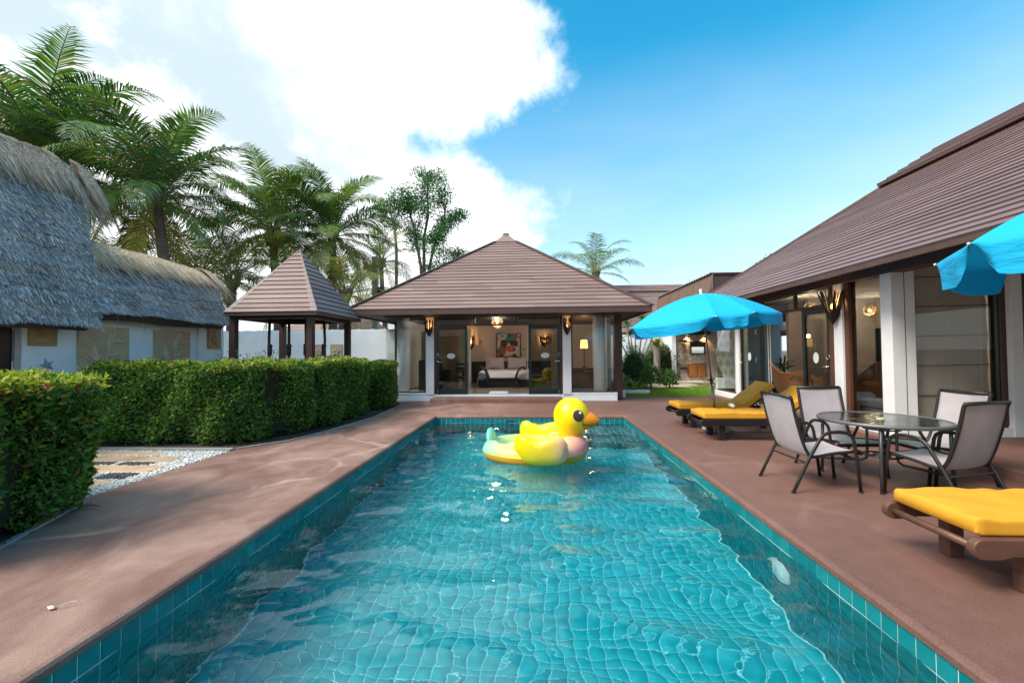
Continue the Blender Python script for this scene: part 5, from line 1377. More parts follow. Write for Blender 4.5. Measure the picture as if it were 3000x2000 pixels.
# ---------------------------------------------------------------- pool furniture
def sling_chair():
    t = thing('patio_chair', 'x', 'chair', (0, 0, 0), 0, group='mesh patio chairs round the glass table')
    fr = mat('chair_frame_bronze', (.028, .026, .025), .38, .15, 8, metal=.3)
    sl = mat('chair_sling', (.46, .41, .42), .75, .1, 5, .4, 260)
    W = .275
    prof = [(.405, .395), (.38, .425), (.28, .418), (.1, .40), (-.06, .372), (-.125, .372), (-.165, .42), (-.205, .52), (-.25, .68), (-.285, .83), (-.31, .96), (-.325, 1.0)]
    # smooth the rail
    P = np.array(prof); ts = np.linspace(0, len(P) - 1, 44); 
    def cr(t_):
        i = min(int(t_), len(P) - 2); f = t_ - i; p0, p1, p2, p3 = P[max(i - 1, 0)], P[i], P[i + 1], P[min(i + 2, len(P) - 1)]
        return .5 * ((2 * p1) + (-p0 + p2) * f + (2 * p0 - 5 * p1 + 4 * p2 - p3) * f * f + (-p0 + 3 * p1 - 3 * p2 + p3) * f ** 3)
    Q = np.array([cr(a) for a in ts])
    for s in (-1, 1): MB().tube([(x, s * W, z) for x, z in Q], .0165, 8).build('side_rail', fr, t, smooth=True, world=False)
    n = 14; vs = []; fs = []
    for x, z in Q:
        for j in range(n + 1):
            u = j / n * 2 - 1; sag = -.018 * (1 - u * u)
            vs.append((x + sag * .6, u * (W - .008), z + sag * .8))
    for i in range(len(Q) - 1):
        for j in range(n): a = i * (n + 1) + j; fs.append((a, a + 1, a + n + 2, a + n + 1))
    o = MB().add(vs, fs).build('sling', sl, t, smooth=True, world=False)
    m = o.modifiers.new('solid', 'SOLIDIFY'); m.thickness = .004
    MB().tube([(-.325, -W, 1.0), (-.325, W, 1.0)], .019, 8).build('top_bar', fr, t, smooth=True, world=False)
    MB().tube([(.40, -W, .395), (.40, W, .395)], .015, 8).build('front_bar', fr, t, world=False)
    for s in (-1, 1):
        y = s * (W + .035)
        loop = [(-.34, y, 0), (-.28, y, .13), (-.16, y, .37), (-.05, y, .56), (-.01, y, .605), (.05, y, .63), (.15, y, .635), (.23, y, .625), (.28, y, .59), (.30, y, .54), (.325, y, .36), (.36, y, 0)]
        MB().tube(loop, .019, 8, flat=.75).build('arm_leg', fr, t, smooth=True, world=False)
        for x in (-.34, .36): MB().lathe([(.02, 0), (.021, .018)], 8, (x, y, 0)).build('foot_cap', mat('foot_plastic', (.02, .02, .02), .5), t, world=False)
        MB().tube([(.33, y, .38), (.33, s * W, .40)], .012, 6).build('bracket', fr, t, world=False)
        MB().tube([(-.16, y, .365), (-.13, s * W, .372)], .012, 6).build('bracket', fr, t, world=False)
    MB().tube([(-.185, -W - .03, .31), (-.185, W + .03, .31)], .011, 8).build('stretcher', fr, t, world=False)
    MB().tube([(.30, -W - .03, .36), (.30, W + .03, .36)], .011, 8).build('stretcher', fr, t, world=False)
    return t
ch = sling_chair()
ch.location = (3.01, 5.0, 0); ch.rotation_euler.z = R(2); ch['label'] = 'mesh patio chair turned side-on, nearest the pool edge'
dup(ch, (3.76, 5.60, 0), R(-88), 'mesh patio chair behind the table next to the yellow lounger, facing us')
dup(ch, (4.03, 4.47, 0), R(106), 'mesh patio chair with its back to us beside the brown lounger')
dup(ch, (4.62, 5.22, 0), R(184), 'mesh patio chair on the terrace side of the table below the blind')

def patio_table():
    t = thing('patio_table', 'round glass patio table with grey metal rim among the mesh chairs', 'table', (3.92, 5.12, 0))
    fr = mat('table_frame_grey', (.055, .058, .062), .4, .2, 10, metal=.35)
    r = .60; H = .71
    o = MB().lathe([(r - .02, H - .035), (r, H - .03), (r + .006, H - .012), (r, H + .004), (r - .02, H + .006), (r - .028, H - .01)], 64, cap=False)
    o.f += [(5 * 64 + j, 5 * 64 + (j + 1) % 64, (j + 1) % 64, j) for j in range(64)]
    o.build('rim', mat('rim_grey', (.16, .165, .17), .45, .15, 12, metal=.4), t, smooth=True, world=False)
    g = bpy.data.materials.new('rippled_glass'); g.use_nodes = True; nt = g.node_tree; nt.nodes.clear(); L = nt.links.new
    out = N(nt, 'ShaderNodeOutputMaterial'); tr = N(nt, 'ShaderNodeBsdfTransparent'); tr.inputs[0].default_value = (.42, .52, .52, 1)
    gl = N(nt, 'ShaderNodeBsdfGlossy'); gl.inputs['Roughness'].default_value = .04
    fr_ = schlick(nt, .07); mx = N(nt, 'ShaderNodeMixShader')
    tc = N(nt, 'ShaderNodeTexCoord'); vo = N(nt, 'ShaderNodeTexVoronoi', feature='SMOOTH_F1', i_Scale=42.0); L(tc.outputs['Object'], vo.inputs['Vector'])
    bp = N(nt, 'ShaderNodeBump', i_Strength=.45, i_Distance=.004); L(vo.outputs['Distance'], bp.inputs['Height']); L(bp.outputs[0], gl.inputs['Normal'])
    L(fr_.outputs[0], mx.inputs[0]); L(tr.outputs[0], mx.inputs[1]); L(gl.outputs[0], mx.inputs[2]); L(mx.outputs[0], out.inputs[0])
    MB().lathe([(r - .024, H - .006), (r - .024, H)], 64).build('glass_top', g, t, world=False)
    MB().lathe([(.03, H + .001), (.042, H + .002), (.04, H + .008), (.02, H + .008)], 20).build('parasol_plug', mat('plug_cream', (.65, .56, .36), .5), t, smooth=True, world=False)
    for k in range(4):
        a = R(232) + k * math.pi / 2 + (.0 if k % 2 == 0 else R(-8)); ca, sa = math.cos(a), math.sin(a)
        MB().tube([(ca * .555, sa * .555, H - .03), (ca * .56, sa * .56, .35), (ca * .575, sa * .575, 0)], .0175, 9).build('leg', fr, t, smooth=True, world=False)
        MB().tube([(ca * .13, sa * .13, H - .05), (ca * .13, sa * .13, .30), (ca * .14, sa * .14, .245), (ca * .18, sa * .18, .215), (ca * .27, sa * .27, .205), (ca * .56, sa * .56, .17)], .0145, 8).build('inner_brace', fr, t, smooth=True, world=False)
        MB().lathe([(.021, 0), (.021, .025)], 8, (ca * .575, sa * .575, 0)).build('foot_cap', mat('foot_plastic', (.02, .02, .02)), t, world=False)
    for z in (.60, .30):
        m = MB(); n = 32
        for rr in (.17,):
            m.tube([(rr * math.cos(q), rr * math.sin(q), z) for q in np.linspace(0, 2 * math.pi, n + 1)[:-1]], .009, 6, closed=True)
        m.tube([(.075 * math.cos(q), .075 * math.sin(q), z) for q in np.linspace(0, 2 * math.pi, 20)[:-1]], .008, 6, closed=True)
        for k in range(4): m.box(*sorted((.07 * math.cos(k * 1.5708), .17 * math.cos(k * 1.5708) + .001)), *sorted((.07 * math.sin(k * 1.5708) - .012, .17 * math.sin(k * 1.5708) + .012)), z - .005, z + .005)
        m.build('brace_ring', fr, t, smooth=False, world=False)
    MB().box(-.55, .55, -.012, .012, H - .04, H - .02).build('cross_bar', fr, t, world=False)
    MB().box(-.012, .012, -.55, .55, H - .0405, H - .0205).build('cross_bar', fr, t, world=False)
patio_table()

def mattress_mesh(L0, L1, W, T, ang, seed, n=46, m=18, z0=0.0):
    """box cushion swept along the lounger: flat seat of length L0 then a back of length L1 raised by ang"""
    r = np.random.default_rng(seed)
    ph = r.uniform(0, 6.28, 12)
    S_ = np.concatenate([np.linspace(0, .08, 6)[:-1], np.linspace(.08, L0 + L1 - .08, n), np.linspace(L0 + L1 - .08, L0 + L1, 6)[1:]]); tot = L0 + L1
    def spine(s):
        k = .12
        f = 1 / (1 + math.exp(-(s - L0) / (k * .35)))
        if s <= L0 - k: return s, 0.0, 0.0
        # bend over a short arc
        b0 = L0 - k; q = min((s - b0) / (2 * k), 1.0); a = ang * q
        x, z = b0, 0.0; st = 12; ds = min(s - b0, 2 * k) / st
        for i in range(st):
            aa = ang * ((i + .5) * ds / (2 * k)); x += math.cos(aa) * ds; z += math.sin(aa) * ds
        if s > b0 + 2 * k: x += math.cos(ang) * (s - b0 - 2 * k); z += math.sin(ang) * (s - b0 - 2 * k)
        return x, z, a
    # closed cross-section with rounded shoulders
    sec = []
    c = .016
    for (cx, cy, a0) in ((W / 2 - c, T - c, 0), (-W / 2 + c, T - c, 90), (-W / 2 + c, c, 180), (W / 2 - c, c, 270)):
        for k in range(4): a = R(a0 + 30 * k); sec.append((cx + c * math.cos(a), cy + c * math.sin(a)))
    full = []
    for a, b in zip(sec, sec[1:] + sec[:1]):
        full.append(a); d = math.hypot(b[0] - a[0], b[1] - a[1])
        if d > .15:
            for q in np.linspace(0, 1, 14)[1:-1]: full.append((a[0] + (b[0] - a[0]) * q, a[1] + (b[1] - a[1]) * q))
        elif d > .04:
            for q in (.25, .5, .75): full.append((a[0] + (b[0] - a[0]) * q, a[1] + (b[1] - a[1]) * q))
    vs = []; k = len(full)
    for s in S_:
        x, z, a = spine(s)
        e = min(s, tot - s); sh = 1 - .045 * max(0, 1 - e / .05) ** 2
        for u, v in full:
            w = v
            puff = .005 * math.cos(u / W * math.pi) if v > T * .6 else 0
            wr = 0
            if v > .02:
                wr = .006 * math.sin(9 * s + 14 * u + ph[0]) + .0055 * math.sin(23 * s - 6 * u + ph[1]) * math.sin(5 * s + ph[2]) + .003 * math.sin(31 * (s + u) + ph[3])
                dcr = (s - L0) / .10; wr += .012 * math.exp(-dcr * dcr) * math.sin(24 * u + ph[4])
            side = 1 + (.010 * math.sin(13 * s + ph[5]) + .008 * math.sin(29 * s + 20 * v + ph[6])) * (1 if abs(u) > W * .4 else 0)
            vv = (v + puff) * 1 + wr
            uu = u * sh * side
            vv = T / 2 + (vv - T / 2) * (1 - .25 * max(0, 1 - e / .035) ** 2)
            vs.append((x - math.sin(a) * vv, uu, z + math.cos(a) * vv + z0))
    fs = []
    for i in range(len(S_) - 1):
        for j in range(k): fs.append((i * k + j, (i + 1) * k + j, (i + 1) * k + (j + 1) % k, i * k + (j + 1) % k))
    fs.append(tuple(range(k))); fs.append(tuple((len(S_) - 1) * k + j for j in range(k - 1, -1, -1)))
    return MB().add(vs, fs)
YEL = mat('yellow_canvas', (.70, .325, .016), .7, .07, 4, .18, 180, stain=((.58, .24, .010), 1.5, .5))
def lounger(name, loc, lab, wood, seed, ang=38, rail_h=.15, back_up=True, leg_w=.1, foot_x=.32, legs_dark=None):
    t = thing(name, lab, 'sun lounger', loc, 0, group='sun loungers with yellow mattresses')
    L_, W = 1.92, .64; z0, z1 = .235, .36
    for s in (-1, 1):
        # side rail: rounded nose at the foot end, a shallow scoop below
        pts = []
        for q in np.linspace(R(90), R(270), 10): pts.append((.065 + .0625 * math.cos(q), (z0 + z1) / 2 + .0625 * math.sin(q)))
        pts += [(.16, z0), (.22, z0 + .018), (.34, z0 + .02), (L_ - .1, z0 + .02), (L_, z0 + .03), (L_, z1), ]
        MB().prism(pts, -.028, .028, lambda x, y, z, s=s: (x, s * W / 2 + z, y)).build('side_rail', wood, t, bevel=.008, world=False)
        for x in (foot_x, L_ - .28):
            MB().box(x, x + leg_w, s * (W / 2 - .075) - .045, s * (W / 2 - .075) + .045, 0, z1 - .03).build('leg', wood, t, bevel=.006, world=False)
    MB().tube([(.06, -W / 2, (z0 + z1) / 2 - .005), (.06, W / 2, (z0 + z1) / 2 - .005)], .024, 12).build('foot_bar', wood, t, smooth=True, world=False)
    k = 9
    for i in range(k):
        x = .16 + i * .135
        MB().box(x, x + .09, -W / 2 + .03, W / 2 - .03, z1 - .032, z1 - .008).build('slat', wood, t, bevel=.003, world=False)
    a = R(ang); hx, hz = 1.33, z1 - .02; bl = .66
    for s in (-1, 1):
        MB().beam((hx, s * (W / 2 - .06), hz), (hx + bl * math.cos(a), s * (W / 2 - .06), hz + bl * math.sin(a)), .04, .055, up=(-math.sin(a), 0, math.cos(a))).build('back_rail', wood, t, world=False)
    for i in range(5):
        d = .06 + i * .145
        c = (hx + d * math.cos(a), 0, hz + d * math.sin(a))
        MB().beam((c[0], -W / 2 + .05, c[2]), (c[0], W / 2 - .05, c[2]), .085, .02, up=(-math.sin(a), 0, math.cos(a))).build('back_slat', wood, t, world=False)
    MB().tube([(hx + .45 * math.cos(a), .2, hz + .45 * math.sin(a) - .03), (hx + .52, .2, z0 + .06)], .015, 6).build('back_prop', wood, t, world=False)
    mb = mattress_mesh(1.28, .70, W - .02, .105, a, seed, z0=z1 + .002)
    mb.v = [(x + .06, y, z) for x, y, z in mb.v]
    o = mb.build('mattress', YEL, t, smooth=True, world=False)
    for v in (.022,):
        MB().tube([(.075, -W / 2 + .015, z1 + v), (.062, -W / 2 + .03, z1 + v), (.062, W / 2 - .03, z1 + v), (.075, W / 2 - .015, z1 + v)], .003, 4).build('seam', mat('seam_rust', (.25, .06, .01), .8), o, world=False)
    return t
BLK = mat('lounger_black_wood', (.016, .013, .015), .35, .25, 6, .08, 40)
BRN = mat('lounger_brown_wood', (.120, .055, .036), .42, .2, 5, .1, 40, stretch=(1, 4, 4), stain=((.06, .028, .02), 4, .5))
lounger('sun_lounger', (2.70, 8.83, 0), 'black lounger with yellow mattress farther from us, under the whole blue parasol', BLK, 1)
lounger('sun_lounger', (2.72, 7.63, 0), 'black lounger with yellow mattress directly behind the patio chairs', BLK, 2)
lounger('sun_lounger', (2.60, 3.08, 0), 'brown lounger with yellow mattress cut by the right picture edge', BRN, 3, foot_x=.36, ang=36)
# things left on the black loungers
t = thing('rolled_towel', 'small rolled white towel between the two black loungers', 'towel', (3.50, 7.93, .475))
mb = MB().tube([(0, -.08, .035), (.015, 0, .037), (0, .08, .035)], [.03, .037, .03], 10); mb.build('towel_roll', mat('white_linen', (.70, .74, .80)), t, smooth=True, world=False)

def parasol(loc, lab, tilt, rib_angles, rz, seed, R0=1.37, base=True, H=2.58, vh=.19):
    t = thing('parasol', lab, 'parasol', loc, rz, group='blue beach parasols')
    blue = mat('parasol_blue', (.0, .36, .72), .75, .06, 3, .12, 60)
    if 'parasol_cloth' not in MATS:
        m = bpy.data.materials.new('parasol_cloth'); m.use_nodes = True; nt = m.node_tree; L = nt.links.new; b = nt.nodes['Principled BSDF']; out = nt.nodes['Material Output']
        b.inputs['Base Color'].default_value = (.0, .42, .74, 1); b.inputs['Roughness'].default_value = .8
        tr = N(nt, 'ShaderNodeBsdfTranslucent'); tr.inputs[0].default_value = (.0, .45, .85, 1)
        mx = N(nt, 'ShaderNodeMixShader'); mx.inputs[0].default_value = .12; L(b.outputs[0], mx.inputs[1]); L(tr.outputs[0], mx.inputs[2]); L(mx.outputs[0], out.inputs[0])
        tc = N(nt, 'ShaderNodeTexCoord'); nz = N(nt, 'ShaderNodeTexNoise', i_Scale=5.0, i_Detail=4.0); mp = N(nt, 'ShaderNodeMapping'); mp.inputs['Scale'].default_value = (1, 1, 3); L(tc.outputs['Object'], mp.inputs[0]); L(mp.outputs[0], nz.inputs['Vector'])
        bp = N(nt, 'ShaderNodeBump', i_Strength=.6, i_Distance=.03); L(nz.outputs['Fac'], bp.inputs['Height']); L(bp.outputs[0], b.inputs['Normal'])
        MATS['parasol_cloth'] = m
    cloth = MATS['parasol_cloth']
    r = np.random.default_rng(seed)
    M = Matrix.Rotation(tilt, 4, 'Y')
    tr = lambda p: tuple(M @ Vector(p))
    drop = .50
    def prof(s): return H - drop * (s ** 1.75)          # domed ribs
    angs = [R(a) for a in rib_angles]; k = len(angs)
    pole = mat('parasol_pole', (.20, .20, .20), .3, .1, metal=.9)
    MB().tube([tr((0, 0, .02)), tr((0, 0, .95))], .02, 12).build('pole', pole, t, smooth=True, world=False)
    MB().tube([tr((0, 0, .93)), tr((0, 0, H - .03))], .016, 12).build('upper_pole', pole, t, smooth=True, world=False)
    MB().tube([tr((0, 0, .90)), tr((0, 0, .99))], .03, 12).tube([tr((.02, -.02, .95)), tr((.075, -.03, .95))], .012, 8).build('clamp', mat('clamp_black', (.012, .012, .012), .5), t, smooth=True, world=False)
    mb = MB().lathe([(.03, -.03), (.035, .0), (.02, .03), (.03, .06), (.022, .085), (.004, .095)], 14, (0, 0, H)); mb.v = [tr(p) for p in mb.v]
    mb.build('finial', mat('finial_white', (.7, .7, .68), .4), t, smooth=True, world=False)
    ns, na = 16, 14
    for i in range(k):
        a0 = angs[i]; a1 = angs[(i + 1) % k]; 
        if a1 <= a0: a1 += 2 * math.pi
        chord = a1 - a0; vs = []; fs = []
        for s_ in range(ns + 1):
            s = s_ / ns
            for j in range(na + 1):
                f = j / na
                # straight chord between neighbouring ribs, sagging a little between them
                p0 = Vector((math.cos(a0), math.sin(a0), 0)) * R0 * s; p1 = Vector((math.cos(a1), math.sin(a1), 0)) * R0 * s
                ch_ = p0.lerp(p1, f); arc = Vector((math.cos(a0 + chord * f), math.sin(a0 + chord * f), 0)) * R0 * s
                p = ch_.lerp(arc, .55 if chord > 1.0 else .3)
                z = prof(s) - .035 * s * 4 * f * (1 - f) * (chord / 1.0) ** .5
                vs.append(tr((p.x, p.y, z)))
        nv = 6
        rim = [(vs[ns * (na + 1) + j]) for j in range(na + 1)]
        Mi = M.inverted()
        for q in range(1, nv + 1):
            for j in range(na + 1):
                f = j / na; b = Mi @ Vector(rim[j]); w = q / nv
                # rounded scallop, free of its neighbours at the corners
                edge = min(f, 1 - f) * 2; hgt = vh * min(1, (edge * 3.2)) ** .55
                inn = .5 + .5 * math.cos(f * 2 * math.pi)
                d = Vector((b.x, b.y, 0)).normalized()
                c_ = (Mi @ Vector(rim[na // 2])) 
                pull = .05 * w * (1 - edge) 
                tang = Vector((c_.x - b.x, c_.y - b.y, 0)); tang = tang.normalized() * pull if tang.length > 1e-6 else Vector()
                wob = .018 * math.sin(f * 12 + i * 2.1 + seed) * w
                vs.append(tr((b.x + d.x * (wob - .02 * w) + tang.x, b.y + d.y * (wob - .02 * w) + tang.y, b.z - hgt * w)))
        for s_ in range(ns + nv):
            for j in range(na): a = s_ * (na + 1) + j; fs.append((a, a + 1, a + na + 2, a + na + 1))
        MB().add(vs, fs).build('canopy_panel', cloth, t, smooth=True, world=False)
        mb = MB().tube([tr((math.cos(a0) * R0 * s, math.sin(a0) * R0 * s, prof(s) - .012)) for s in np.linspace(.02, 1, 9)], .006, 6)
        rb = mb.build('rib', pole, t, world=False)
        mb = MB().tube([tr((math.cos(a0) * R0 * .55, math.sin(a0) * R0 * .55, prof(.55) - .018)), tr((math.cos(a0) * .03, math.sin(a0) * .03, H - .55))], .005, 6)
        mb.build('strut', pole, rb, world=False)
        MB().ell(tr((math.cos(a0) * (R0 + .004), math.sin(a0) * (R0 + .004), prof(1))), (.012, .012, .012), 8, 6).build('rib_tip', mat('finial_white', (.7, .7, .68)), rb, smooth=True, world=False)
    mb = MB().lathe([(.03, H - .60), (.03, H - .50)], 12); mb.v = [tr(p) for p in mb.v]; mb.build('runner', mat('clamp_black', (.012, .012, .012)), t, world=False)
    if base:
        st = mat('base_stone', (.46, .43, .38), .9, .35, 12, .9, 25)
        mb = MB().lathe([(.20, 0), (.25, .02), (.25, .09), (.22, .13), (.05, .15), (.035, .25)], 20)
        mb.v = [(x * (1 + .05 * math.sin(9 * x + 7 * y)), y * (1 + .06 * math.cos(8 * x)), z) for x, y, z in mb.v]
        mb.build('base', st, t, smooth=True, world=False)
    return t
parasol((3.36, 8.20, 0), 'bright blue parasol leaning over the two black loungers', R(5.6), (0, 76, 100, 180, 256, 284), R(180 + 0), 1)
parasol((4.66, 3.34, 0), 'bright blue parasol with scalloped edge cut by the right picture edge', R(0), (0, 45, 90, 135, 180, 225, 270, 315), R(-8), 4, R0=1.28, H=2.82, vh=.26)

# ---------------------------------------------------------------- inflatable duck
def duck():
    t = thing('duck_float', 'giant yellow inflatable duck float with orange beak on the pool', 'pool float', (0, 6.85, WATER_Z), R(-8))
    def dm(name, fn_nodes, rough=.32):
        m = bpy.data.materials.new(name); m.use_nodes = True; nt = m.node_tree; b = nt.nodes['Principled BSDF']
        b.inputs['Roughness'].default_value = rough; b.inputs['Specular IOR Level'].default_value = .5
        b.inputs['Subsurface Weight'].default_value = .0
        nt.links.new(fn_nodes(nt), b.inputs['Base Color'])
        nz = N(nt, 'ShaderNodeTexNoise', i_Scale=7.0, i_Detail=2.0); bp = N(nt, 'ShaderNodeBump', i_Strength=.06, i_Distance=.03)
        tc = N(nt, 'ShaderNodeTexCoord'); nt.links.new(tc.outputs['Object'], nz.inputs['Vector']); nt.links.new(nz.outputs['Fac'], bp.inputs['Height']); nt.links.new(bp.outputs[0], b.inputs['Normal'])
        MATS[name] = m; return m
    def grad(nt, axis, lo, hi, stops):
        tc = N(nt, 'ShaderNodeTexCoord'); sp = N(nt, 'ShaderNodeSeparateXYZ'); nt.links.new(tc.outputs['Object'], sp.inputs[0])
        mr = N(nt, 'ShaderNodeMapRange'); mr.inputs['From Min'].default_value = lo; mr.inputs['From Max'].default_value = hi
        nt.links.new(sp.outputs[axis], mr.inputs[0]); r = ramp(nt, stops); nt.links.new(mr.outputs[0], r.inputs[0]); return r.outputs[0]
    YL, OR_, MINT, PALE, PINK, LIME = (.86, .60, .0), (.86, .33, .0), (.25, .72, .55), (.62, .80, .58), (.78, .28, .30), (.62, .72, .02)
    def body_col(nt):
        top = grad(nt, 'X', -.85, .75, [(0, MINT), (.20, (.46, .68, .26)), (.40, (.78, .72, .05)), (.74, (.88, .62, .10)), (.88, (.84, .45, .30)), (1, PINK)])
        tc = N(nt, 'ShaderNodeTexCoord'); sp = N(nt, 'ShaderNodeSeparateXYZ'); nt.links.new(tc.outputs['Object'], sp.inputs[0])
        st = N(nt, 'ShaderNodeMapRange'); st.inputs['From Min'].default_value = .115; st.inputs['From Max'].default_value = .122; nt.links.new(sp.outputs['Z'], st.inputs[0])
        mx = N(nt, 'ShaderNodeMixRGB'); mx.inputs[1].default_value = (.84, .36, .01, 1); nt.links.new(st.outputs[0], mx.inputs[0]); nt.links.new(top, mx.inputs[2]); return mx.outputs[0]
    bm = dm('duck_body', body_col)
    # ring: a fat tube round an oval, raised towards the chest
    n, m = 72, 22; vs = []; fs = []
    for i in range(n):
        a = 2 * math.pi * i / n; cx, cy = .64 * math.cos(a) - .08, .50 * math.sin(a)
        f = max(0, math.cos(a)) ** 3
        rr = .155 + .09 * f; rz = .15 + .075 * f
        nxn = Vector((math.cos(a) / .64, math.sin(a) / .50, 0)).normalized()
        for j in range(m):
            b = 2 * math.pi * j / m
            w = 1 - .006 * abs(math.sin(a * 18)) * (1 if math.cos(b) < .2 else 0)
            vs.append((cx + nxn.x * rr * math.cos(b) * w, cy + nxn.y * rr * math.cos(b) * w, .115 + .06 * f + rz * math.sin(b)))
    for i in range(n):
        for j in range(m): fs.append((i * m + j, ((i + 1) % n) * m + j, ((i + 1) % n) * m + (j + 1) % m, i * m + (j + 1) % m))
    MB().add(vs, fs).build('body_ring', bm, t, smooth=True, world=False)
    MB().tube([((.64 + .158 + .09 * max(0, math.cos(a)) ** 3) * math.cos(a) - .08, (.50 + .158 + .09 * max(0, math.cos(a)) ** 3) * math.sin(a), .118 + .06 * max(0, math.cos(a)) ** 3) for a in np.linspace(0, 2 * math.pi, 73)[:-1]], .0045, 5, closed=True).build('weld_seam', bm, t, world=False)
    MB().lathe([(.02, 0), (.02, .012), (.012, .02), (.004, .022)], 12, (-.30, -.47, .262)).build('valve', mat('valve_clear', (.7, .75, .7), .3), t, smooth=True, world=False)
    # floor with ringed quilting
    vs = []; fs = []; k = 26
    for i in range(k + 1):
        s = i / k
        z = .165 + .030 * abs(math.sin(s * 2.5 * math.pi)) ** .7 - .02 * s
        for j in range(48):
            a = 2 * math.pi * j / 48; vs.append((.55 * s * math.cos(a) - .08, .42 * s * math.sin(a), z))
    for i in range(k):
        for j in range(48): fs.append((i * 48 + j, (i + 1) * 48 + j, (i + 1) * 48 + (j + 1) % 48, i * 48 + (j + 1) % 48))
    MB().add(vs, fs).build('seat_floor', dm('duck_floor', lambda nt: grad(nt, 'X', -.6, .5, [(0, (.55, .78, .55)), (.35, (.72, .78, .25)), (.65, (.86, .70, .10)), (1, (.84, .62, .30))])), t, smooth=True, world=False)
    # head and neck: stacked rounded slices
    S1 = [(.16, .56, .26), (.22, .53, .24), (.28, .515, .205), (.33, .52, .185), (.38, .53, .195), (.44, .545, .225), (.50, .55, .252), (.56, .555, .272), (.62, .555, .28), (.68, .553, .275), (.74, .55, .255), (.79, .548, .225), (.84, .545, .18), (.875, .545, .13), (.895, .545, .07), (.90, .545, .002)]
    P = np.array(S1); zz = np.linspace(0, len(P) - 1, 48); prof = np.array([[np.interp(q, range(len(P)), P[:, c]) for c in range(3)] for q in zz])
    prof[:, 0] = .16 + (prof[:, 0] - .16) * 1.06
    vs = []; fs = []; nn = 40
    for z, cx, r in prof:
        for j in range(nn): a = 2 * math.pi * j / nn; vs.append((cx + 1.02 * r * math.cos(a), r * .97 * math.sin(a), z))
    for i in range(len(prof) - 1):
        for j in range(nn): fs.append((i * nn + j, i * nn + (j + 1) % nn, (i + 1) * nn + (j + 1) % nn, (i + 1) * nn + j))
    hd = MB().add(vs, fs).build('head', dm('duck_head', lambda nt: grad(nt, 'Z', .14, .62, [(0, PINK), (.14, (.84, .34, .18)), (.34, (.86, .40, .01)), (.7, (.94, .60, .0)), (1, (.95, .68, .0))])), t, smooth=True, world=False)
    # beak: a blunt wedge growing out of the face
    orange = dm('duck_beak', lambda nt: grad(nt, 'Z', .42, .66, [(0, (.86, .38, .01)), (1, (.82, .25, .005))]))
    vs = []; fs = []; kx, ka = 16, 28
    for i in range(kx + 1):
        s = i / kx; x = .665 + .325 * s
        hw = .205 * (1 - s ** 2.2) ** .5 * (1 - .15 * s) + .012; up = (.13 * (1 - s) ** .9 + .055 * (1 - s ** 6) ** .5); dn = (.155 * (1 - s) ** .8 + .045 * (1 - s ** 6) ** .5)
        zc = .605 - .02 * s + .015 * math.sin(s * 3)
        for j in range(ka):
            a = 2 * math.pi * j / ka; v = math.sin(a); vs.append((x, hw * math.cos(a), zc + (up if v > 0 else dn) * v))
    for i in range(kx):
        for j in range(ka): fs.append((i * ka + j, (i + 1) * ka + j, (i + 1) * ka + (j + 1) % ka, i * ka + (j + 1) % ka))
    fs.append(tuple((kx) * ka + j for j in range(ka - 1, -1, -1)))
    bk = MB().add(vs, fs).build('beak', orange, t, smooth=True, world=False)
    blk = mat('print_black', (.02, .015, .012), .35)
    for s in (-1, 1):
        pts = []
        for q in np.linspace(0, 1, 14):
            sx = .10 + .82 * q; x = .665 + .325 * sx
            hw = .205 * (1 - sx ** 2.2) ** .5 * (1 - .15 * sx) + .012
            zq = -.018 - .055 * math.sin(q * math.pi * .9); dn = .155 * (1 - sx) ** .8 + .045 * (1 - sx ** 6) ** .5
            c = math.sqrt(max(0, 1 - (min(abs(zq) / dn, 1)) ** 2)); pts.append((x, s * (hw * c + .001), .605 - .02 * sx + .015 * math.sin(sx * 3) + zq))
        MB().tube(pts, .0055, 6).build('smile', blk, bk, world=False)
        MB().tube([(.85, s * .075, .675), (.865, s * .075, .655)], .006, 6).build('nostril', blk, bk, world=False)
    MB().tube([(c_ + 1.02 * r_ * (-1), 0, z_) for z_, c_, r_ in prof[::3]], .004, 5).build('head_seam', MATS['duck_head'], hd, world=False)
    # eyes lie on the curve of the head
    def disc(name, az, el, rad, lift, m):
        c = Vector((.555, 0, .648)); rr = (.286, .272, .29)
        d0 = Vector((math.cos(el) * math.cos(az), math.cos(el) * math.sin(az), math.sin(el)))
        e1 = Vector((-math.sin(az), math.cos(az), 0)); e2 = d0.cross(e1)
        vs = []; fs = []; kk = 28
        for q in range(5):
            for j in range(kk):
                a = 2 * math.pi * j / kk; w = rad * q / 4 / .27
                d = (d0 + (e1 * math.cos(a) + e2 * math.sin(a)) * w).normalized()
                sc = 1 + lift
                vs.append((c.x + d.x * rr[0] * sc, c.y + d.y * rr[1] * sc, c.z + d.z * rr[2] * sc))
        for q in range(4):
            for j in range(kk): fs.append((q * kk + j, (q + 1) * kk + j, (q + 1) * kk + (j + 1) % kk, q * kk + (j + 1) % kk))
        return MB().add(vs, fs).build(name, m, hd, smooth=True, world=False)
    for s in (-1, 1):
        disc('eye', s * R(66), R(10), .092, .010, mat('eye_rim_yellow', (.9, .75, .2), .3))
        disc('pupil', s * R(66), R(10), .085, .016, mat('eye_brown', (.075, .042, .026), .25))
        disc('eye_glint', s * R(60), R(19), .020, .022, mat('eye_white', (.9, .9, .95), .25))
    # wings
    wing = [(-.40, .30), (-.36, .37), (-.28, .39), (-.20, .35), (-.10, .325), (.0, .335), (.12, .37), (.22, .385), (.31, .35), (.365, .27), (.375, .15), (.345, .04), (.27, -.02), (.14, -.05), (-.02, -.06), (-.16, -.055), (-.28, -.01), (-.36, .08), (-.405, .19)]
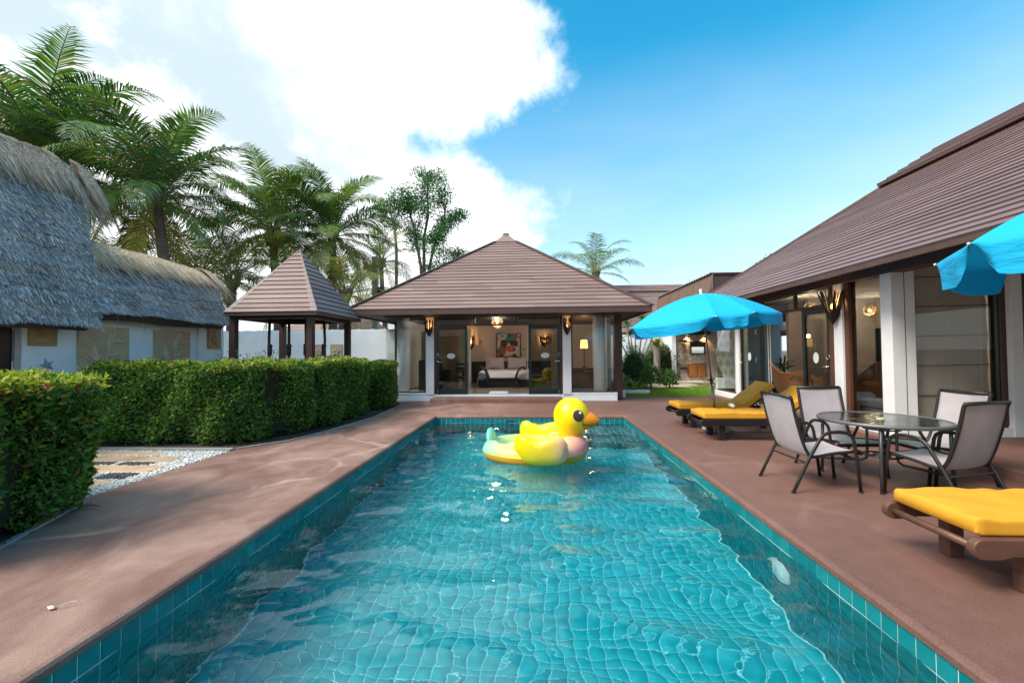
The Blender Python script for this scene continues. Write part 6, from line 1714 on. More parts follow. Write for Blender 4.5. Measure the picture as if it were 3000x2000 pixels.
    wm = dm('duck_wing', lambda nt: grad(nt, 'X', -.35, .5, [(0, LIME), (.12, (.80, .72, .0)), (.35, (.93, .70, .0)), (.75, (.92, .62, .06)), (1, (.84, .45, .30))]))
    dense = []
    for a, b in zip(wing, wing[1:] + wing[:1]):
        for q in (0, .5): dense.append((a[0] + (b[0] - a[0]) * q, a[1] + (b[1] - a[1]) * q))
    for s in (-1, 1):
        o = MB().puff(dense, .13, lambda u, v, w, s=s: (u + (.16 if s < 0 else .02), s * (.60 + .06 * (v + .05)) + w * .95, v + .075), k=9, edge=.006).build('wing', wm, t, smooth=True, world=False)
        MB().tube([(u * 1.015 + (.16 if s < 0 else .02), s * (.60 + .06 * (v + .05)), v * 1.015 + .075) for u, v in wing[-3:] + wing[:5]], .004, 5).build('wing_seam', wm, o, world=False)
    # tail
    tail = []
    for q in np.linspace(0, 2 * math.pi, 25)[:-1]:
        u = .12 * math.cos(q) * (1 - .18 * math.sin(q)); v = .145 * math.sin(q); tail.append((u, v))
    MB().puff(tail, .09, lambda u, v, w: (-.755 - .10 * v + w * .8, u * 1.15, .31 + v * .95 + w * .1), k=8, edge=.005).build('tail', dm('duck_tail', lambda nt: grad(nt, 'Z', .16, .46, [(0, (.45, .72, .60)), (1, (.10, .62, .46))])), t, smooth=True, world=False)
    hm = mat('handle_white', (.78, .70, .66), .4)
    for s in (-1, 1):
        MB().tube([(.18, s * .40, .255), (.19, s * .39, .30), (.22, s * .385, .315), (.30, s * .375, .315), (.33, s * .375, .30), (.335, s * .38, .26)], .013, 8).build('handle', hm, t, smooth=True, world=False)
duck()
# ---------------------------------------------------------------- thatched huts
THATCH = tint_mat('thatch', rough=.85, trans=0.0, spec=.15)
def lerp(a, b, t): return a + (b - a) * t
def thatch_roof(root, xe, ze, xr, zr, ya_e, ya_r, yb_e, yb_r, courses, per_m, seed, fringe, fringe_len, cap_drop, ftint):
    r = np.random.default_rng(seed)
    Ls = math.hypot(xr - xe, zr - ze); dn = np.array(((xe - xr) / Ls, 0, (ze - zr) / Ls)); nr = np.array((-dn[2], 0, dn[0])); nr = nr if nr[2] > 0 else -nr
    def surf(y, v, lift=0.0):       # v: 0 ridge, 1 eave
        bulge = .10 * np.sin(np.pi * np.clip(v, 0, 1)) ; w = .035 * np.sin(y * 2.3 + 1) * np.sin(v * 5 + y)
        x = lerp(xr, xe, v) + nr[0] * (bulge + w + lift); z = lerp(zr, ze, v) + nr[2] * (bulge + w + lift)
        return np.stack([x, y, z], -1)
    # backing sheet with thickness
    ny, nv = 24, 20; vs = []; fs = []
    for k, l in ((0, -.03), (1, -.22)):
        for j in range(nv + 1):
            v = j / nv
            for i in range(ny + 1):
                y = lerp(lerp(ya_r, ya_e, v), lerp(yb_r, yb_e, v), i / ny); vs.append(tuple(surf(np.array(y), np.array(v), l)))
    q = (ny + 1) * (nv + 1)
    for j in range(nv):
        for i in range(ny):
            a = j * (ny + 1) + i; fs.append((a, a + ny + 1, a + ny + 2, a + 1)); fs.append((q + a, q + a + 1, q + a + ny + 2, q + a + ny + 1))
    for j in range(nv): a = j * (ny + 1) + ny; fs.append((a, a + ny + 1, q + a + ny + 1, q + a))
    for i in range(ny): a = nv * (ny + 1) + i; fs.append((a, q + a, q + a + 1, a + 1))
    und = mat('thatch_under', (.085, .075, .075), .95, .4, 14, .5, 30)
    MB().add(vs, fs).build('thatch_backing', und, root)
    # rear slope, plain
    MB().add([(xr, ya_r, zr - .03), (xr, yb_r, zr - .03), (2 * xr - xe, yb_e, ze), (2 * xr - xe, ya_e, ze)], [(0, 1, 2, 3)]).build('rear_slope', und, root)
    blue = np.array([(.215, .225, .235), (.27, .27, .268), (.30, .25, .21), (.14, .13, .125), (.44, .42, .40), (.25, .17, .12)])
    # each course of thatch is a part of the roof
    for c in range(courses):
        v0 = (c + .15) / courses; v1 = (c + 1.2) / courses
        yl, yr_ = lerp(ya_r, ya_e, v0), lerp(yb_r, yb_e, v0)
        n = int(per_m * (yr_ - yl))
        y = r.uniform(yl, yr_ + .03, n); va = v0 + r.uniform(-.35, .35, n) / courses; vb = v1 + r.uniform(-.75, .22, n) / courses
        wav = .010 * np.sin(y * 3.1 + c * 1.7) + .008 * np.sin(y * 7.7 + c * 2.3) + .02 * np.sin(y * .9 + c * 5.1)
        vb = vb + wav / Ls * 2; va = va + wav / Ls * 2
        lb = r.uniform(.004, .045, n) + .008
        A = surf(y, va, r.uniform(-.005, .02, n)); B = surf(y + r.normal(.035, .022, n) + (v1 - v0) * (yb_e - yb_r) * .6 * np.clip((y - yl) / (yr_ - yl), 0, 1), vb, lb)
        D = B - A; wd = r.uniform(.006, .015, n)[:, None]; sd = norm(np.cross(D, np.tile(nr, (n, 1)))) * wd
        V = np.stack([A - sd, A + sd, B + sd * .4, B - sd * .4], 1).reshape(-1, 3)
        w = np.array([.30, .26, .16, .12, .06, .10]); w = w * np.array([1.3, 1.2, .7, 1, 1, .6]) if c % 3 else w * np.array([.5, .6, 1.5, 1, 1.3, 1.7])
        k = r.choice(6, n, p=w / w.sum()); col = blue[k] * 1.55 * r.uniform(.4, 1.6, (n, 1))
        # weathered patches
        pt = .5 + .5 * np.sin(y * 1.9 + c * .8 + seed) * np.sin(y * 4.3 - c * .5)
        col = col * (0.82 + .36 * pt)[:, None]
        i4 = np.arange(n)[:, None] * 4
        fast_mesh('thatch_course', V, quads=i4 + np.array([[0, 1, 2, 3]]), tint=np.repeat(col, 4, 0), m=THATCH, parent=root)
    # ridge fringe of newer, tan grass
    n = fringe
    tip = r.random(n) < .16
    y = r.uniform(ya_r - .1, yb_r + .12, n); over = np.clip((y - (yb_r - .55)) / .6, 0, 1) ** 2 * cap_drop
    y = np.where(tip, yb_r + r.uniform(-.1, .12, n), y)
    va = r.uniform(-.05, .05, n); ln = fringe_len * r.uniform(.55, 1.12, n) / Ls
    ln = ln * np.where(r.random(n) < .03, 1.6, 1.0)
    sp = np.stack([surf(y, va, .05), surf(y + r.normal(.05, .03, n), va + ln * .35, .14), surf(y + r.normal(.12, .06, n), va + ln, .07 + r.uniform(0, .05, n))], 1)
    sp[:, :, 2] -= over[:, None]
    D = sp[:, 2] - sp[:, 0]; sd = norm(np.cross(D, np.tile(nr, (n, 1)))) * r.uniform(.006, .014, n)[:, None]
    V = np.stack([sp[:, 0] - sd, sp[:, 0] + sd, sp[:, 1] + sd, sp[:, 1] - sd, sp[:, 2] + sd * .25, sp[:, 2] - sd * .25], 1).reshape(-1, 3)
    tan = np.array([(.50, .36, .22), (.40, .27, .17), (.56, .44, .29), (.28, .18, .12), (.36, .30, .26)])
    col = tan[r.choice(5, n, p=[.3, .25, .2, .12, .13])] * r.uniform(.55, 1.35, (n, 1)) * np.array(ftint) * 1.35
    i6 = np.arange(n)[:, None] * 6
    fast_mesh('ridge_fringe', V, quads=np.concatenate([i6 + np.array([[0, 1, 2, 3]]), i6 + np.array([[3, 2, 4, 5]])]), tint=np.repeat(col, 6, 0), m=THATCH, parent=root)
    # packed ridge roll
    mb = MB().tube([(xr, yy, zr - .03 - cap_drop * max(0, (yy - (yb_r - .55)) / .6) ** 2) for yy in np.linspace(ya_r, yb_r - .15, 14)], .07, 10)
    mb.build('ridge_roll', mat('ridge_straw', (.33, .24, .16), .9, .3, 20, .6, 60), root, smooth=True)
def huts():
    h1 = thing('thatched_hut', 'tall hut with steep grey thatch and tan ridge at the left edge', 'hut', (-9.5, 6.5, 0), group='thatched huts')
    thatch_roof(h1, -8.28, 2.06, -10.0, 5.53, 4.2, 4.2, 7.55, 8.62, 17, 1250, 3, 6500, .80, .45, (.80, .80, .86))
    h2 = thing('thatched_hut', 'low hut with shaggy tan ridge and four sandstone wall reliefs', 'hut', (-9.3, 9.6, 0), group='thatched huts')
    thatch_roof(h2, -8.38, 2.33, -9.7, 3.90, 7.3, 7.9, 11.12, 11.75, 9, 1250, 8, 6500, .75, .22, (1, 1, 1))
    # loose hanging straws
    for y in (8.05, 8.62): MB().tube([(-8.36, y, 2.36), (-8.34, y + .01, 2.15), (-8.35, y + .015, 1.98)], .004, 4).build('loose_straw', mat('ridge_straw', (.33, .24, .16)), h2)
    for z, dy in ((3.72, .30), (3.62, .36), (3.80, .2)):
        MB().tube([(-9.78, 11.4, z), (-9.78, 11.75 + dy, z - .02)], .05, 8).build('ridge_pole', mat('grey_pole', (.16, .15, .15), .8, .3, 12), h2)
    # white walls
    MB().box(-9.1, -8.8, 6.83, 7.66, -.03, 2.6).build('wall', WHITE, h1, bevel=.01)
    MB().box(-9.12, -8.86, 4.0, 6.76, -.03, .02).build('threshold', WHITE, h1)
    MB().box(-9.06, -8.83, 6.745, 6.83, -.03, 2.5).build('door_reveal', mat('reveal_grey', (.42, .40, .40), .8, .1), h1)
    dd = MB().box(-8.93, -8.875, 5.6, 6.74, .02, 2.35).build('door', mat('door_black', (.012, .009, .009), .35, .2, 6), h1, bevel=.006)
    for z in (.55, 1.25, 1.95):
        q = MB().tube([(-8.86 + 9.5, 6.735 - 6.5, z), (-8.86 + 9.5, 6.735 - 6.5, z + .16)], .012, 8); q.build('hinge', STEEL, dd, world=False)
    MB().box(-9.06, -8.95, 4.0, 5.6, -.03, 2.5).build('wall', WHITE, h1)
    MB().box(-9.1, -8.803, 7.66, 10.62, -.03, 2.6).build('wall', WHITE, h2, bevel=.01)
    MB().box(-9.1, -8.77, 10.62, 10.78, -.03, 2.6).build('pilaster', WHITE, h2, bevel=.01)
    MB().box(-11.2, -8.80, 10.78, 11.55, -.03, 2.6).build('wall', WHITE, h2, bevel=.01)
    MB().box(-8.85, -8.72, 7.66, 10.6, 2.30, 2.40).build('wall_plate', mat('plate_taupe', (.30, .26, .23), .8), h2)
    # sandstone reliefs
    sand = mat('sandstone_relief', (.66, .52, .34), .85, .12, 5, .3, 70)
    sand2 = mat('sandstone_tan', (.42, .27, .14), .85, .15, 5, .3, 70)
    def fn(lift=0.0): return lambda u, v, w: (max(w, -.004) + .03 + lift, u, v)
    def pod(P, Q, w, bend):
        P, Q = np.array(P), np.array(Q); d = Q - P; L_ = np.hypot(*d); e = d / L_; s = np.array((-e[1], e[0])); up = []; dn = []
        for t in np.linspace(0, 1, 11):
            c = P + d * t + s * bend * math.sin(math.pi * t); ww = w * math.sin(math.pi * t ** .75) ** .9
            up.append(c + s * ww * .7); dn.append(c - s * ww)
        return [tuple(a) for a in up] + [tuple(a) for a in dn[1:-1][::-1]]
    def flower_panel(name, loc, W, H, lab):
        t = thing(name, lab, 'wall relief', loc, group='heliconia reliefs')
        MB().box(0, .03, 0, W, 0, H).build('slab', mat('sandstone_crevice_shade', (.55, .42, .26), .85, .15, 5, .3, 70), t, bevel=.006, world=False)  # slab darkened behind the carving; crevice shade is put into its colour
        for p in (((.42, .62), (.28, 1.05), .07, .05), ((.50, .40), (.12, .92), .075, -.04), ((.56, .82), (.78, .96), .045, -.03), ((.58, .86), (.62, 1.33), .055, .06), ((.52, .60), (.86, .74), .05, -.05),
                  ((.55, .62), (.80, .60), .06, .03), ((.64, 1.12), (.98, 1.26), .045, -.05), ((.60, 1.05), (.72, 1.38), .04, .04), ((.36, .36), (.16, .02), .05, .03), ((.42, .30), (.64, .05), .05, -.03)):
            o = pod((p[0][0] * W / 1.03, p[0][1]), (p[1][0] * W / 1.03, p[1][1]), p[2], p[3])
            MB().puff([(u, v) for u, v in o], .055, fn(), k=5).build('bract', sand, t, smooth=True, world=False)
        MB().tube([(.034, .50, .10), (.034, .50, .5), (.034, .56, .9), (.034, .62, 1.2)], .016, 6).build('flower_stem', sand, t, world=False)
        for k in range(17):      # ribs of the big leaf
            v0 = .95 + k * .026; L_ = .36 + .06 * math.sin(k * .4)
            if v0 + .1 > H: break
            MB().tube([(.031, .02 + q * L_, v0 - .16 * q + .012 * math.sin(q * 14 + k)) for q in np.linspace(0, 1, 9)], .009, 4).build('leaf_rib', sand, t, world=False)
        for k in range(14):
            v0 = .08 + k * .075
            MB().tube([(.031, W - .02 - q * .22, v0 + .11 * q + .008 * math.sin(q * 12 + k)) for q in np.linspace(0, 1, 7)], .009, 4).build('leaf_rib', sand, t, world=False)
        for pts in (((.04, 1.0), (.10, .82), (.22, .74), (.33, .72)), ((.03, .70), (.14, .5), (.22, .36)), ((.06, .34), (.1, .2), (.2, .12))):
            MB().tube([(.032, a, b) for a, b in pts], .017, 5).build('leaf_edge', sand, t, world=False)
        MB().box(.0305, .0315, .01, W - .01, .735, .739).build('slab_joint', sand2, t, world=False)
    flower_panel('heliconia_relief', (-8.80, 7.70, .66), 1.03, 1.42, 'large cream sandstone heliconia relief nearer the tall thatched hut')
    flower_panel('heliconia_relief', (-8.803, 9.33, .66), 1.03, 1.42, 'cream sandstone heliconia relief in the middle of the low hut wall')
    t = thing('blossom_relief', 'small square tan relief of round petals under the tall thatch', 'wall relief', (-8.80, 6.90, 1.68))
    MB().box(0, .035, 0, .44, 0, .56).build('slab', sand2, t, bevel=.006, world=False)
    for u, v, r_ in ((.12, .27, .10), (.26, .28, .10), (.18, .42, .09), (.32, .40, .09), (.2, .12, .1)):
        MB().puff([(u + r_ * math.cos(q), v + r_ * .9 * math.sin(q)) for q in np.linspace(0, 6.283, 17)[:-1]], .03, fn(.005), k=5).build('petal', sand2, t, smooth=True, world=False)
    t = thing('orchid_relief', 'narrow tan flower relief on the hut wall corner by the gazebo', 'wall relief', (-8.80, 10.95, 1.66))
    MB().box(0, .035, 0, .46, 0, .62).build('slab', sand2, t, bevel=.006, world=False)
    for k in range(5):
        a = k * 1.2566 + .3; MB().puff(pod((.22, .22), (.22 + .17 * math.cos(a), .22 + .17 * math.sin(a)), .05, .0), .03, fn(.005), k=5).build('petal', sand2, t, smooth=True, world=False)
    for k in range(4): MB().puff(pod((.2 + .05 * k, .42 + .03 * k), (.26 + .05 * k, .50 + .025 * k), .025, 0), .02, fn(.005), k=4).build('bud', sand2, t, smooth=True, world=False)
    tag(starfish(MB(), (-8.80, 7.20, 1.33), .13, nrm='x', t=.04, rot=.3).build('starfish', mat('grey_starfish', (.36, .37, .38), .8, .25, 40, .5, 60)), 'grey starfish ornament on the white hut wall above the near hedge', 'starfish')
huts()

# ---------------------------------------------------------------- hedges
LEAF = tint_mat('leaf', rough=.42, trans=.28, spec=.5)
GREEN = [(.060, .180, .030), (.10, .25, .040), (.034, .105, .024), (.19, .33, .048), (.32, .42, .06)]
def hedge(name, label, poly, h, dens, size, seed, hvar=.04, group='clipped hedges', topcol=1.0, skip=()):
    global rng
    cx = np.mean([p[0] for p in poly]); cy = np.mean([p[1] for p in poly])
    t = thing(name, label, 'hedge', (cx, cy, 0), group=group)
    P = []; Nn = []; top = []
    def bulge(u, z): return .07 * np.sin(u * 3.3 + z * 2 + seed) + .05 * np.sin(u * 7.1 - z * 5 + seed)
    n = len(poly)
    acc = 0
    for i in range(n):
        a, b = np.array(poly[i]), np.array(poly[(i + 1) % n]); L_ = np.hypot(*(b - a)); e = (b - a) / L_; nn = np.array((e[1], -e[0]))
        k = int(dens * L_ * h * (.3 if i in skip else 1))
        u = rng.random(k) * L_; z = h * rng.random(k) ** .92
        prof = np.where(z > h - .22, -((z - (h - .22)) / .22) ** 2 * .16, 0) - np.where(z < .22, (.22 - z) / .22 * .10, 0)
        d = bulge(u + acc, z) + prof - rng.random(k) ** 2 * .16
        # rounded corners
        ec = np.minimum(u, L_ - u); d = d - np.where(ec < .4, ((.4 - ec) / .4) ** 2 * .22, 0)
        p = a + e * u[:, None] + nn * d[:, None]; P.append(np.c_[p, z + .04]); Nn.append(np.tile((nn[0], nn[1], .15), (k, 1))); top.append(np.clip((z - h + .22) / .22, 0, 1) * .55)
        acc += L_
    # top
    xs = [p[0] for p in poly]; ys = [p[1] for p in poly]
    area = abs(sum(poly[i][0] * poly[(i + 1) % n][1] - poly[(i + 1) % n][0] * poly[i][1] for i in range(n))) / 2
    k = int(dens * .9 * area * (max(xs) - min(xs)) * (max(ys) - min(ys)) / area)
    q = np.c_[rng.uniform(min(xs), max(xs), k), rng.uniform(min(ys), max(ys), k)]
    ins = np.zeros(k, bool)
    for i in range(n):
        (x1, y1), (x2, y2) = poly[i], poly[(i + 1) % n]
        if y1 == y2: continue
        c_ = ((y1 > q[:, 1]) != (y2 > q[:, 1])) & (q[:, 0] < (x2 - x1) * (q[:, 1] - y1) / (y2 - y1) + x1); ins ^= c_
    q = q[ins]; k = len(q)
    P.append(np.c_[q, h + hvar * np.sin(q[:, 0] * 3 + seed) * np.sin(q[:, 1] * 2.6) + .03 * np.sin(q[:, 0] * 9 + q[:, 1] * 7) - rng.random(k) ** 2 * .12 + .015]); Nn.append(np.tile((0, 0, 1.), (k, 1))); top.append(np.ones(k) * .95)
    P = np.concatenate(P); Nn = np.concatenate(Nn); top = np.concatenate(top) * topcol; k = len(P)
    D = norm(Nn * .55 + rand_unit(k) * .9 + np.array((0, 0, .12)))
    col = mixcol(GREEN, [4, 4, 2, 1.6, .6], k, .25)
    new = rng.random(k) < np.maximum(top * .62, .05)
    yel = mixcol([(.34, .44, .045), (.48, .50, .09), (.22, .34, .04), (.58, .52, .22), (.36, .12, .04)], [4, 2.5, 3, 1, .7], k, .2)
    col = np.where(new[:, None], yel, col)
    dead = rng.random(k) < .016
    col = np.where(dead[:, None], mixcol([(.30, .12, .05), (.22, .15, .06)], [1, 1], k), col)
    up = norm(Nn + rand_unit(k) * .8)
    s = size * rng.uniform(.6, 1.55, k)
    leaves('foliage', P, D, up, s, s * rng.uniform(.36, .5, k), col, LEAF, t)
    ins_ = []
    for (x, y) in poly:
        d = np.array((cx - x, cy - y)); L_ = np.hypot(*d); ins_.append((x + d[0] / L_ * .22, y + d[1] / L_ * .22))
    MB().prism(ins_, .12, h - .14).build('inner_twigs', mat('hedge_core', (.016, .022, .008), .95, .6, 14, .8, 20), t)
    for i in range(int(area * 7)):
        j = rng.integers(len(P)); p = P[j]
        dv = np.array((cx - p[0], cy - p[1])); dv = dv / max(np.hypot(*dv), .1) * .3; b = (p[0] + dv[0], p[1] + dv[1])
        MB().tube([(b[0], b[1], 0), (b[0] + rng.normal(0, .05), b[1] + rng.normal(0, .05), .3), (b[0] + rng.normal(0, .1), b[1] + rng.normal(0, .1), .6)], [.012, .009, .005], 5).build('stem', mat('stem_brown', (.1, .05, .03)), t)
    return t
near = [(-7.5, 2.6), (-4.05, 2.6), (-4.16, 3.3), (-4.40, 4.16), (-7.5, 4.16)]
hedge('clipped_hedge', 'near clipped hedge with yellow and red new leaves at the left edge', near, 1.26, 3600, .058, 2, topcol=1.55)
long_ = [(-7.6, 6.68), (-4.98, 6.68), (-4.52, 7.3), (-4.26, 8.2), (-4.02, 10.0), (-4.30, 10.55), (-5.25, 10.6), (-5.3, 9.3), (-5.6, 7.75), (-7.6, 7.6)]
hedge('clipped_hedge', 'long clipped green hedge running from the gravel walk to the bedroom house', long_, 1.33, 3100, .056, 5, skip=(5, 6, 7, 8, 9))
rb = [(-4.75, 10.85), (-3.95, 10.95), (-3.86, 11.8), (-4.2, 12.55), (-4.9, 12.5)]
hedge('clipped_hedge', 'short rounded hedge block right before the bedroom house window', rb, 1.22, 3000, .05, 9, topcol=.6)
def litter():
    n = 700
    t_ = rng.random(n)
    seg = [((-4.66, 4.2), (-4.10, 2.8)), ((-4.9, 6.56), (-4.45, 7.15)), ((-4.3, 7.3), (-4.1, 8.4)), ((-4.05, 8.4), (-3.86, 9.9)), ((-3.85, 10), (-3.95, 12.2))]
    P = []
    for a, b in seg:
        k = n // len(seg); q = rng.random((k, 1)); p = np.array(a) * (1 - q) + np.array(b) * q + rng.normal(0, .045, (k, 2)) - np.array((.06, 0)); P.append(np.c_[p, rng.uniform(.008, .03, k)])
    P = np.concatenate(P); k = len(P); D = rand_unit(k); D[:, 2] *= .2
    s = rng.uniform(.03, .06, k)
    o = leaves('dry_leaves', P, D, np.tile((0, 0, 1.), (k, 1)) + rand_unit(k) * .4, s, s * .45, mixcol([(.16, .07, .03), (.10, .045, .022), (.24, .13, .06), (.05, .03, .02)], [3, 3, 1.5, 2], k, .25), LEAF)
    tag(o, 'dry brown leaves scattered under the hedges', 'leaf litter', kind='stuff')
    o = MB()
    pts = [(-2.915, 2.41), (-2.895, 2.425), (-2.865, 2.415), (-2.85, 2.395), (-2.875, 2.385)]
    o.puff(pts, .006, lambda u, v, w: (u, v, .014 + w + .2 * (u + 2.88) ** 2), k=3).tube([(-2.84, 2.41, .016), (-2.80, 2.44, .03), (-2.77, 2.45, .028)], .003, 5)
    tag(o.build('dry_leaf', mat('pale_leaf', (.62, .50, .40), .8, .2, 20)), 'single curled pale leaf lying on the left deck', 'leaf')
    o = MB().tube([(-4.62, 3.95, .02), (-4.45, 4.02, .025), (-4.28, 3.98, .03)], .004, 5); 
    tag(o.build('twig', mat('stem_brown', (.1, .05, .03))), 'thin fallen twig on the deck at the near hedge corner', 'twig')
litter()

# ---------------------------------------------------------------- palms
PALM = tint_mat('palm_leaf', rough=.4, trans=.30, spec=.5)
def frond(root, base, az, el, length, droop, yellow, r, nl=78, sag=.55, wind=(0.0, 0.0)):
    """feather leaf: an arching stalk with two rows of drooping leaflets"""
    ns = 26; s = np.linspace(0, 1, ns)
    e = el - droop * s ** 1.6
    ds = length / (ns - 1)
    azs = az + .10 * r.normal() * s
    dirs = np.stack([np.cos(e) * np.cos(azs) + wind[0] * s, np.cos(e) * np.sin(azs) + wind[1] * s, np.sin(e)], 1); dirs = norm(dirs)
    pts = np.concatenate([[np.array(base)], np.array(base) + np.cumsum(dirs[:-1] * ds, 0)])
    mb_r = np.interp(s, [0, .12, 1], [.045, .028, .006]) * (length / 4)
    side0 = np.array((-math.sin(az), math.cos(az), 0)); 
    side = norm(np.tile(side0, (ns, 1)) - dirs * (dirs @ side0)[:, None]); upv = norm(np.cross(dirs, side)); upv = np.where(upv[:, 2:3] < 0, -upv, upv)
    tw = r.normal(0, .25); side, upv = side * math.cos(tw) + upv * math.sin(tw), upv * math.cos(tw) - side * math.sin(tw)
    # leaflets
    q = np.linspace(.10, .995, nl); q = np.concatenate([q, q + r.uniform(-.004, .004, nl)]); sg = np.concatenate([np.ones(nl), -np.ones(nl)])
    ip = lambda A: np.stack([np.interp(q, s, A[:, k]) for k in range(3)], 1)
    p = ip(pts); d = norm(ip(dirs)); sd = norm(ip(side)) * sg[:, None]; u = norm(ip(upv))
    L_ = length * .235 * np.clip(np.sin(np.pi * (.10 + .86 * q)), .12, 1) ** .75 * r.uniform(.85, 1.12, len(q))
    fwd = .35 + .75 * q
    dv = norm(sd * 1.0 + d * fwd[:, None] + u * (.28 - .1 * q)[:, None] + r.normal(0, .06, (len(q), 3)))
    g = np.array((0, 0, -1.0))
    w = length * .0068 * r.uniform(.8, 1.2, len(q)) * np.clip(np.sin(np.pi * (.08 + .85 * q)), .35, 1)
    sgn = sag * r.uniform(.5, 1.4, len(q))
    m1 = p + dv * (L_ * .5)[:, None] + g * (L_ * .10 * sgn)[:, None]
    d2 = norm(dv + g * (sgn * .95)[:, None] + r.normal(0, .05, (len(q), 3)))
    tipp = m1 + d2 * (L_ * .5)[:, None]
    wv = norm(np.cross(dv, u)); wv = wv * w[:, None]
    V = np.stack([p - wv * .6, p + wv * .6, m1 + wv, m1 - wv, tipp], 1).reshape(-1, 3)
    i5 = np.arange(len(q))[:, None] * 5
    Q = i5 + np.array([[0, 1, 2, 3]]); T = i5 + np.array([[3, 2, 4]])
    gcol = np.array([(.038, .130, .050), (.060, .180, .058), (.100, .230, .062), (.18, .28, .055)])
    c = gcol[r.choice(4, len(q), p=[.3, .35, .22, .13])] * r.uniform(.8, 1.25, (len(q), 1))
    ycol = np.array((.40, .36, .05)) * r.uniform(.7, 1.3, (len(q), 1))
    c = c * (1 - yellow) + ycol * yellow
    c = np.where((r.random(len(q)) < .03 + .1 * yellow)[:, None], np.array((.28, .20, .09)), c)
    # stalk
    nn = 5; th = np.arange(nn) * 2 * np.pi / nn
    ring = side[:, None] * np.cos(th)[None, :, None] + upv[:, None] * np.sin(th)[None, :, None]
    SV = (pts[:, None] + ring * mb_r[:, None, None]).reshape(-1, 3)
    o = len(V); a = (np.arange(ns - 1)[:, None] * nn + np.arange(nn)[None]).ravel(); b = (np.arange(ns - 1)[:, None] * nn + (np.arange(nn)[None] + 1) % nn).ravel()
    SQ = np.stack([a, b, b + nn, a + nn], 1) + o
    sc = np.tile(np.array((.24, .28, .07)) * (1 - yellow) + np.array((.34, .25, .06)) * yellow, (len(SV), 1))
    fast_mesh('frond', np.concatenate([V, SV]), quads=np.concatenate([Q, SQ]), tris=T, tint=np.concatenate([np.repeat(c, 5, 0), sc]), m=PALM, parent=root)
def palm(name, label, base, crown, n, length, seed, el0=(-35, 82), yellow=.1, nuts=0, trunk_r=.17, wind=(0, 0), skirt=4, nl=78, azr=None, dry=2):
    r = np.random.default_rng(seed)
    t = thing(name, label, 'palm tree', base, group='coconut palms')
    base = np.array(base, float); crown = np.array(crown, float)
    k = 16; pts = []; rad = []
    for i in range(k + 1):
        s = i / k; p = base + (crown - base) * s; p[0] += .25 * math.sin(s * 3.1) * (1 if seed % 2 else -1) * (1 - s) 
        pts.append(tuple(p)); rad.append(trunk_r * (1.35 - .5 * s) * (1 + .35 * max(0, s - .93) / .07))
    tb = mat('palm_trunk', (.17, .135, .115), .9, .4, 5, .8, 16, stretch=(1, 1, 6))
    # ringed bark
    P2 = []; R2_ = []
    for i in range(len(pts) - 1):
        for q in np.linspace(0, 1, 9)[:-1]:
            P2.append(tuple(np.array(pts[i]) * (1 - q) + np.array(pts[i + 1]) * q)); R2_.append((rad[i] * (1 - q) + rad[i + 1] * q) * (1 + .05 * (len(R2_) % 2)))
    MB().tube(P2, R2_, 12).build('trunk', tb, t, smooth=False)
    # fibrous boots at the top
    for i in range(10):
        a = i * 2.4; d = Vector((math.cos(a), math.sin(a), 0)); c = Vector(crown)
        MB().tube([c + d * .10 + Vector((0, 0, -.5)), c + d * .22 + Vector((0, 0, -.15)), c + d * .30 + Vector((0, 0, .12))], [.05, .07, .03], 6).build('leaf_base', mat('palm_boot', (.20, .16, .085), .8, .4, 10, .6, 30), t, smooth=True)
    for i in range(n):
        f = (i + .5) / n
        az = i * 2.39996 + r.normal(0, .15)
        el = R(el0[1]) + (R(el0[0]) - R(el0[1])) * f ** 1.15 + r.normal(0, .07)
        L_ = length * r.uniform(.86, 1.08) * (.75 + .25 * math.sin(math.pi * min(f + .25, 1)))
        y = min(.95, yellow + (max(0, f - .55) * 1.1) * r.uniform(.3, 1.1))
        frond(t, crown + np.array((math.cos(az) * .12, math.sin(az) * .12, .05 - .3 * f)), az, el, L_, R(58) + R(40) * r.random() + (.35 if f < .4 else .1), y, r, nl=nl, sag=.5 + .8 * f, wind=wind)
    for i in range(nuts):
        a = i * 2.1 + r.uniform(0, 1); rr = .30 + .14 * r.random(); z = -.25 - .35 * r.random()
        c = Vector(crown) + Vector((math.cos(a) * rr, math.sin(a) * rr, z))
        MB().ell(tuple(c), (.10, .10, .125), 10, 8).build('coconut', mat('coconut_green', (.20, .24, .05), .5, .2, 6, objrand=.25), t, smooth=True)
    for i in range(dry):
        a = r.uniform(0, 6.28)
        frond(t, crown + np.array((math.cos(a) * .2, math.sin(a) * .2, -.35)), a, R(-62), length * .6, R(25), .98, r, nl=40, sag=1.1)
    return t
palm('coconut_palm', 'coconut palm with clusters of green coconuts behind the low thatched hut', (-12.4, 14.0, 0), (-13.15, 14.0, 7.0), 31, 4.3, 21, nuts=22, wind=(-.10, 0), yellow=.06)
palm('coconut_palm', 'tall palm whose fronds reach the top left corner of the picture', (-15.9, 13.2, 0), (-16.3, 13.0, 7.9), 31, 4.7, 34, yellow=.03, wind=(-.08, 0), nuts=6, el0=(-30, 86))
palm('coconut_palm', 'coconut palm straight behind the gazebo roof tip', (-11.9, 19.0, 0), (-12.15, 19.0, 7.3), 30, 4.2, 45, nuts=14, yellow=.10, wind=(-.06, 0))
palm('coconut_palm', 'palm with drooping yellowish fronds between gazebo and bedroom roof', (-9.5, 20.0, 0), (-9.8, 20.0, 7.3), 28, 4.4, 52, nuts=8, yellow=.12, wind=(.05, 0))
palm('coconut_palm', 'young upright palm beside the slender leafy tree', (-8.7, 24.0, 0), (-8.9, 24.0, 6.9), 18, 3.0, 63, yellow=.22, el0=(-15, 84), trunk_r=.13, nl=46)
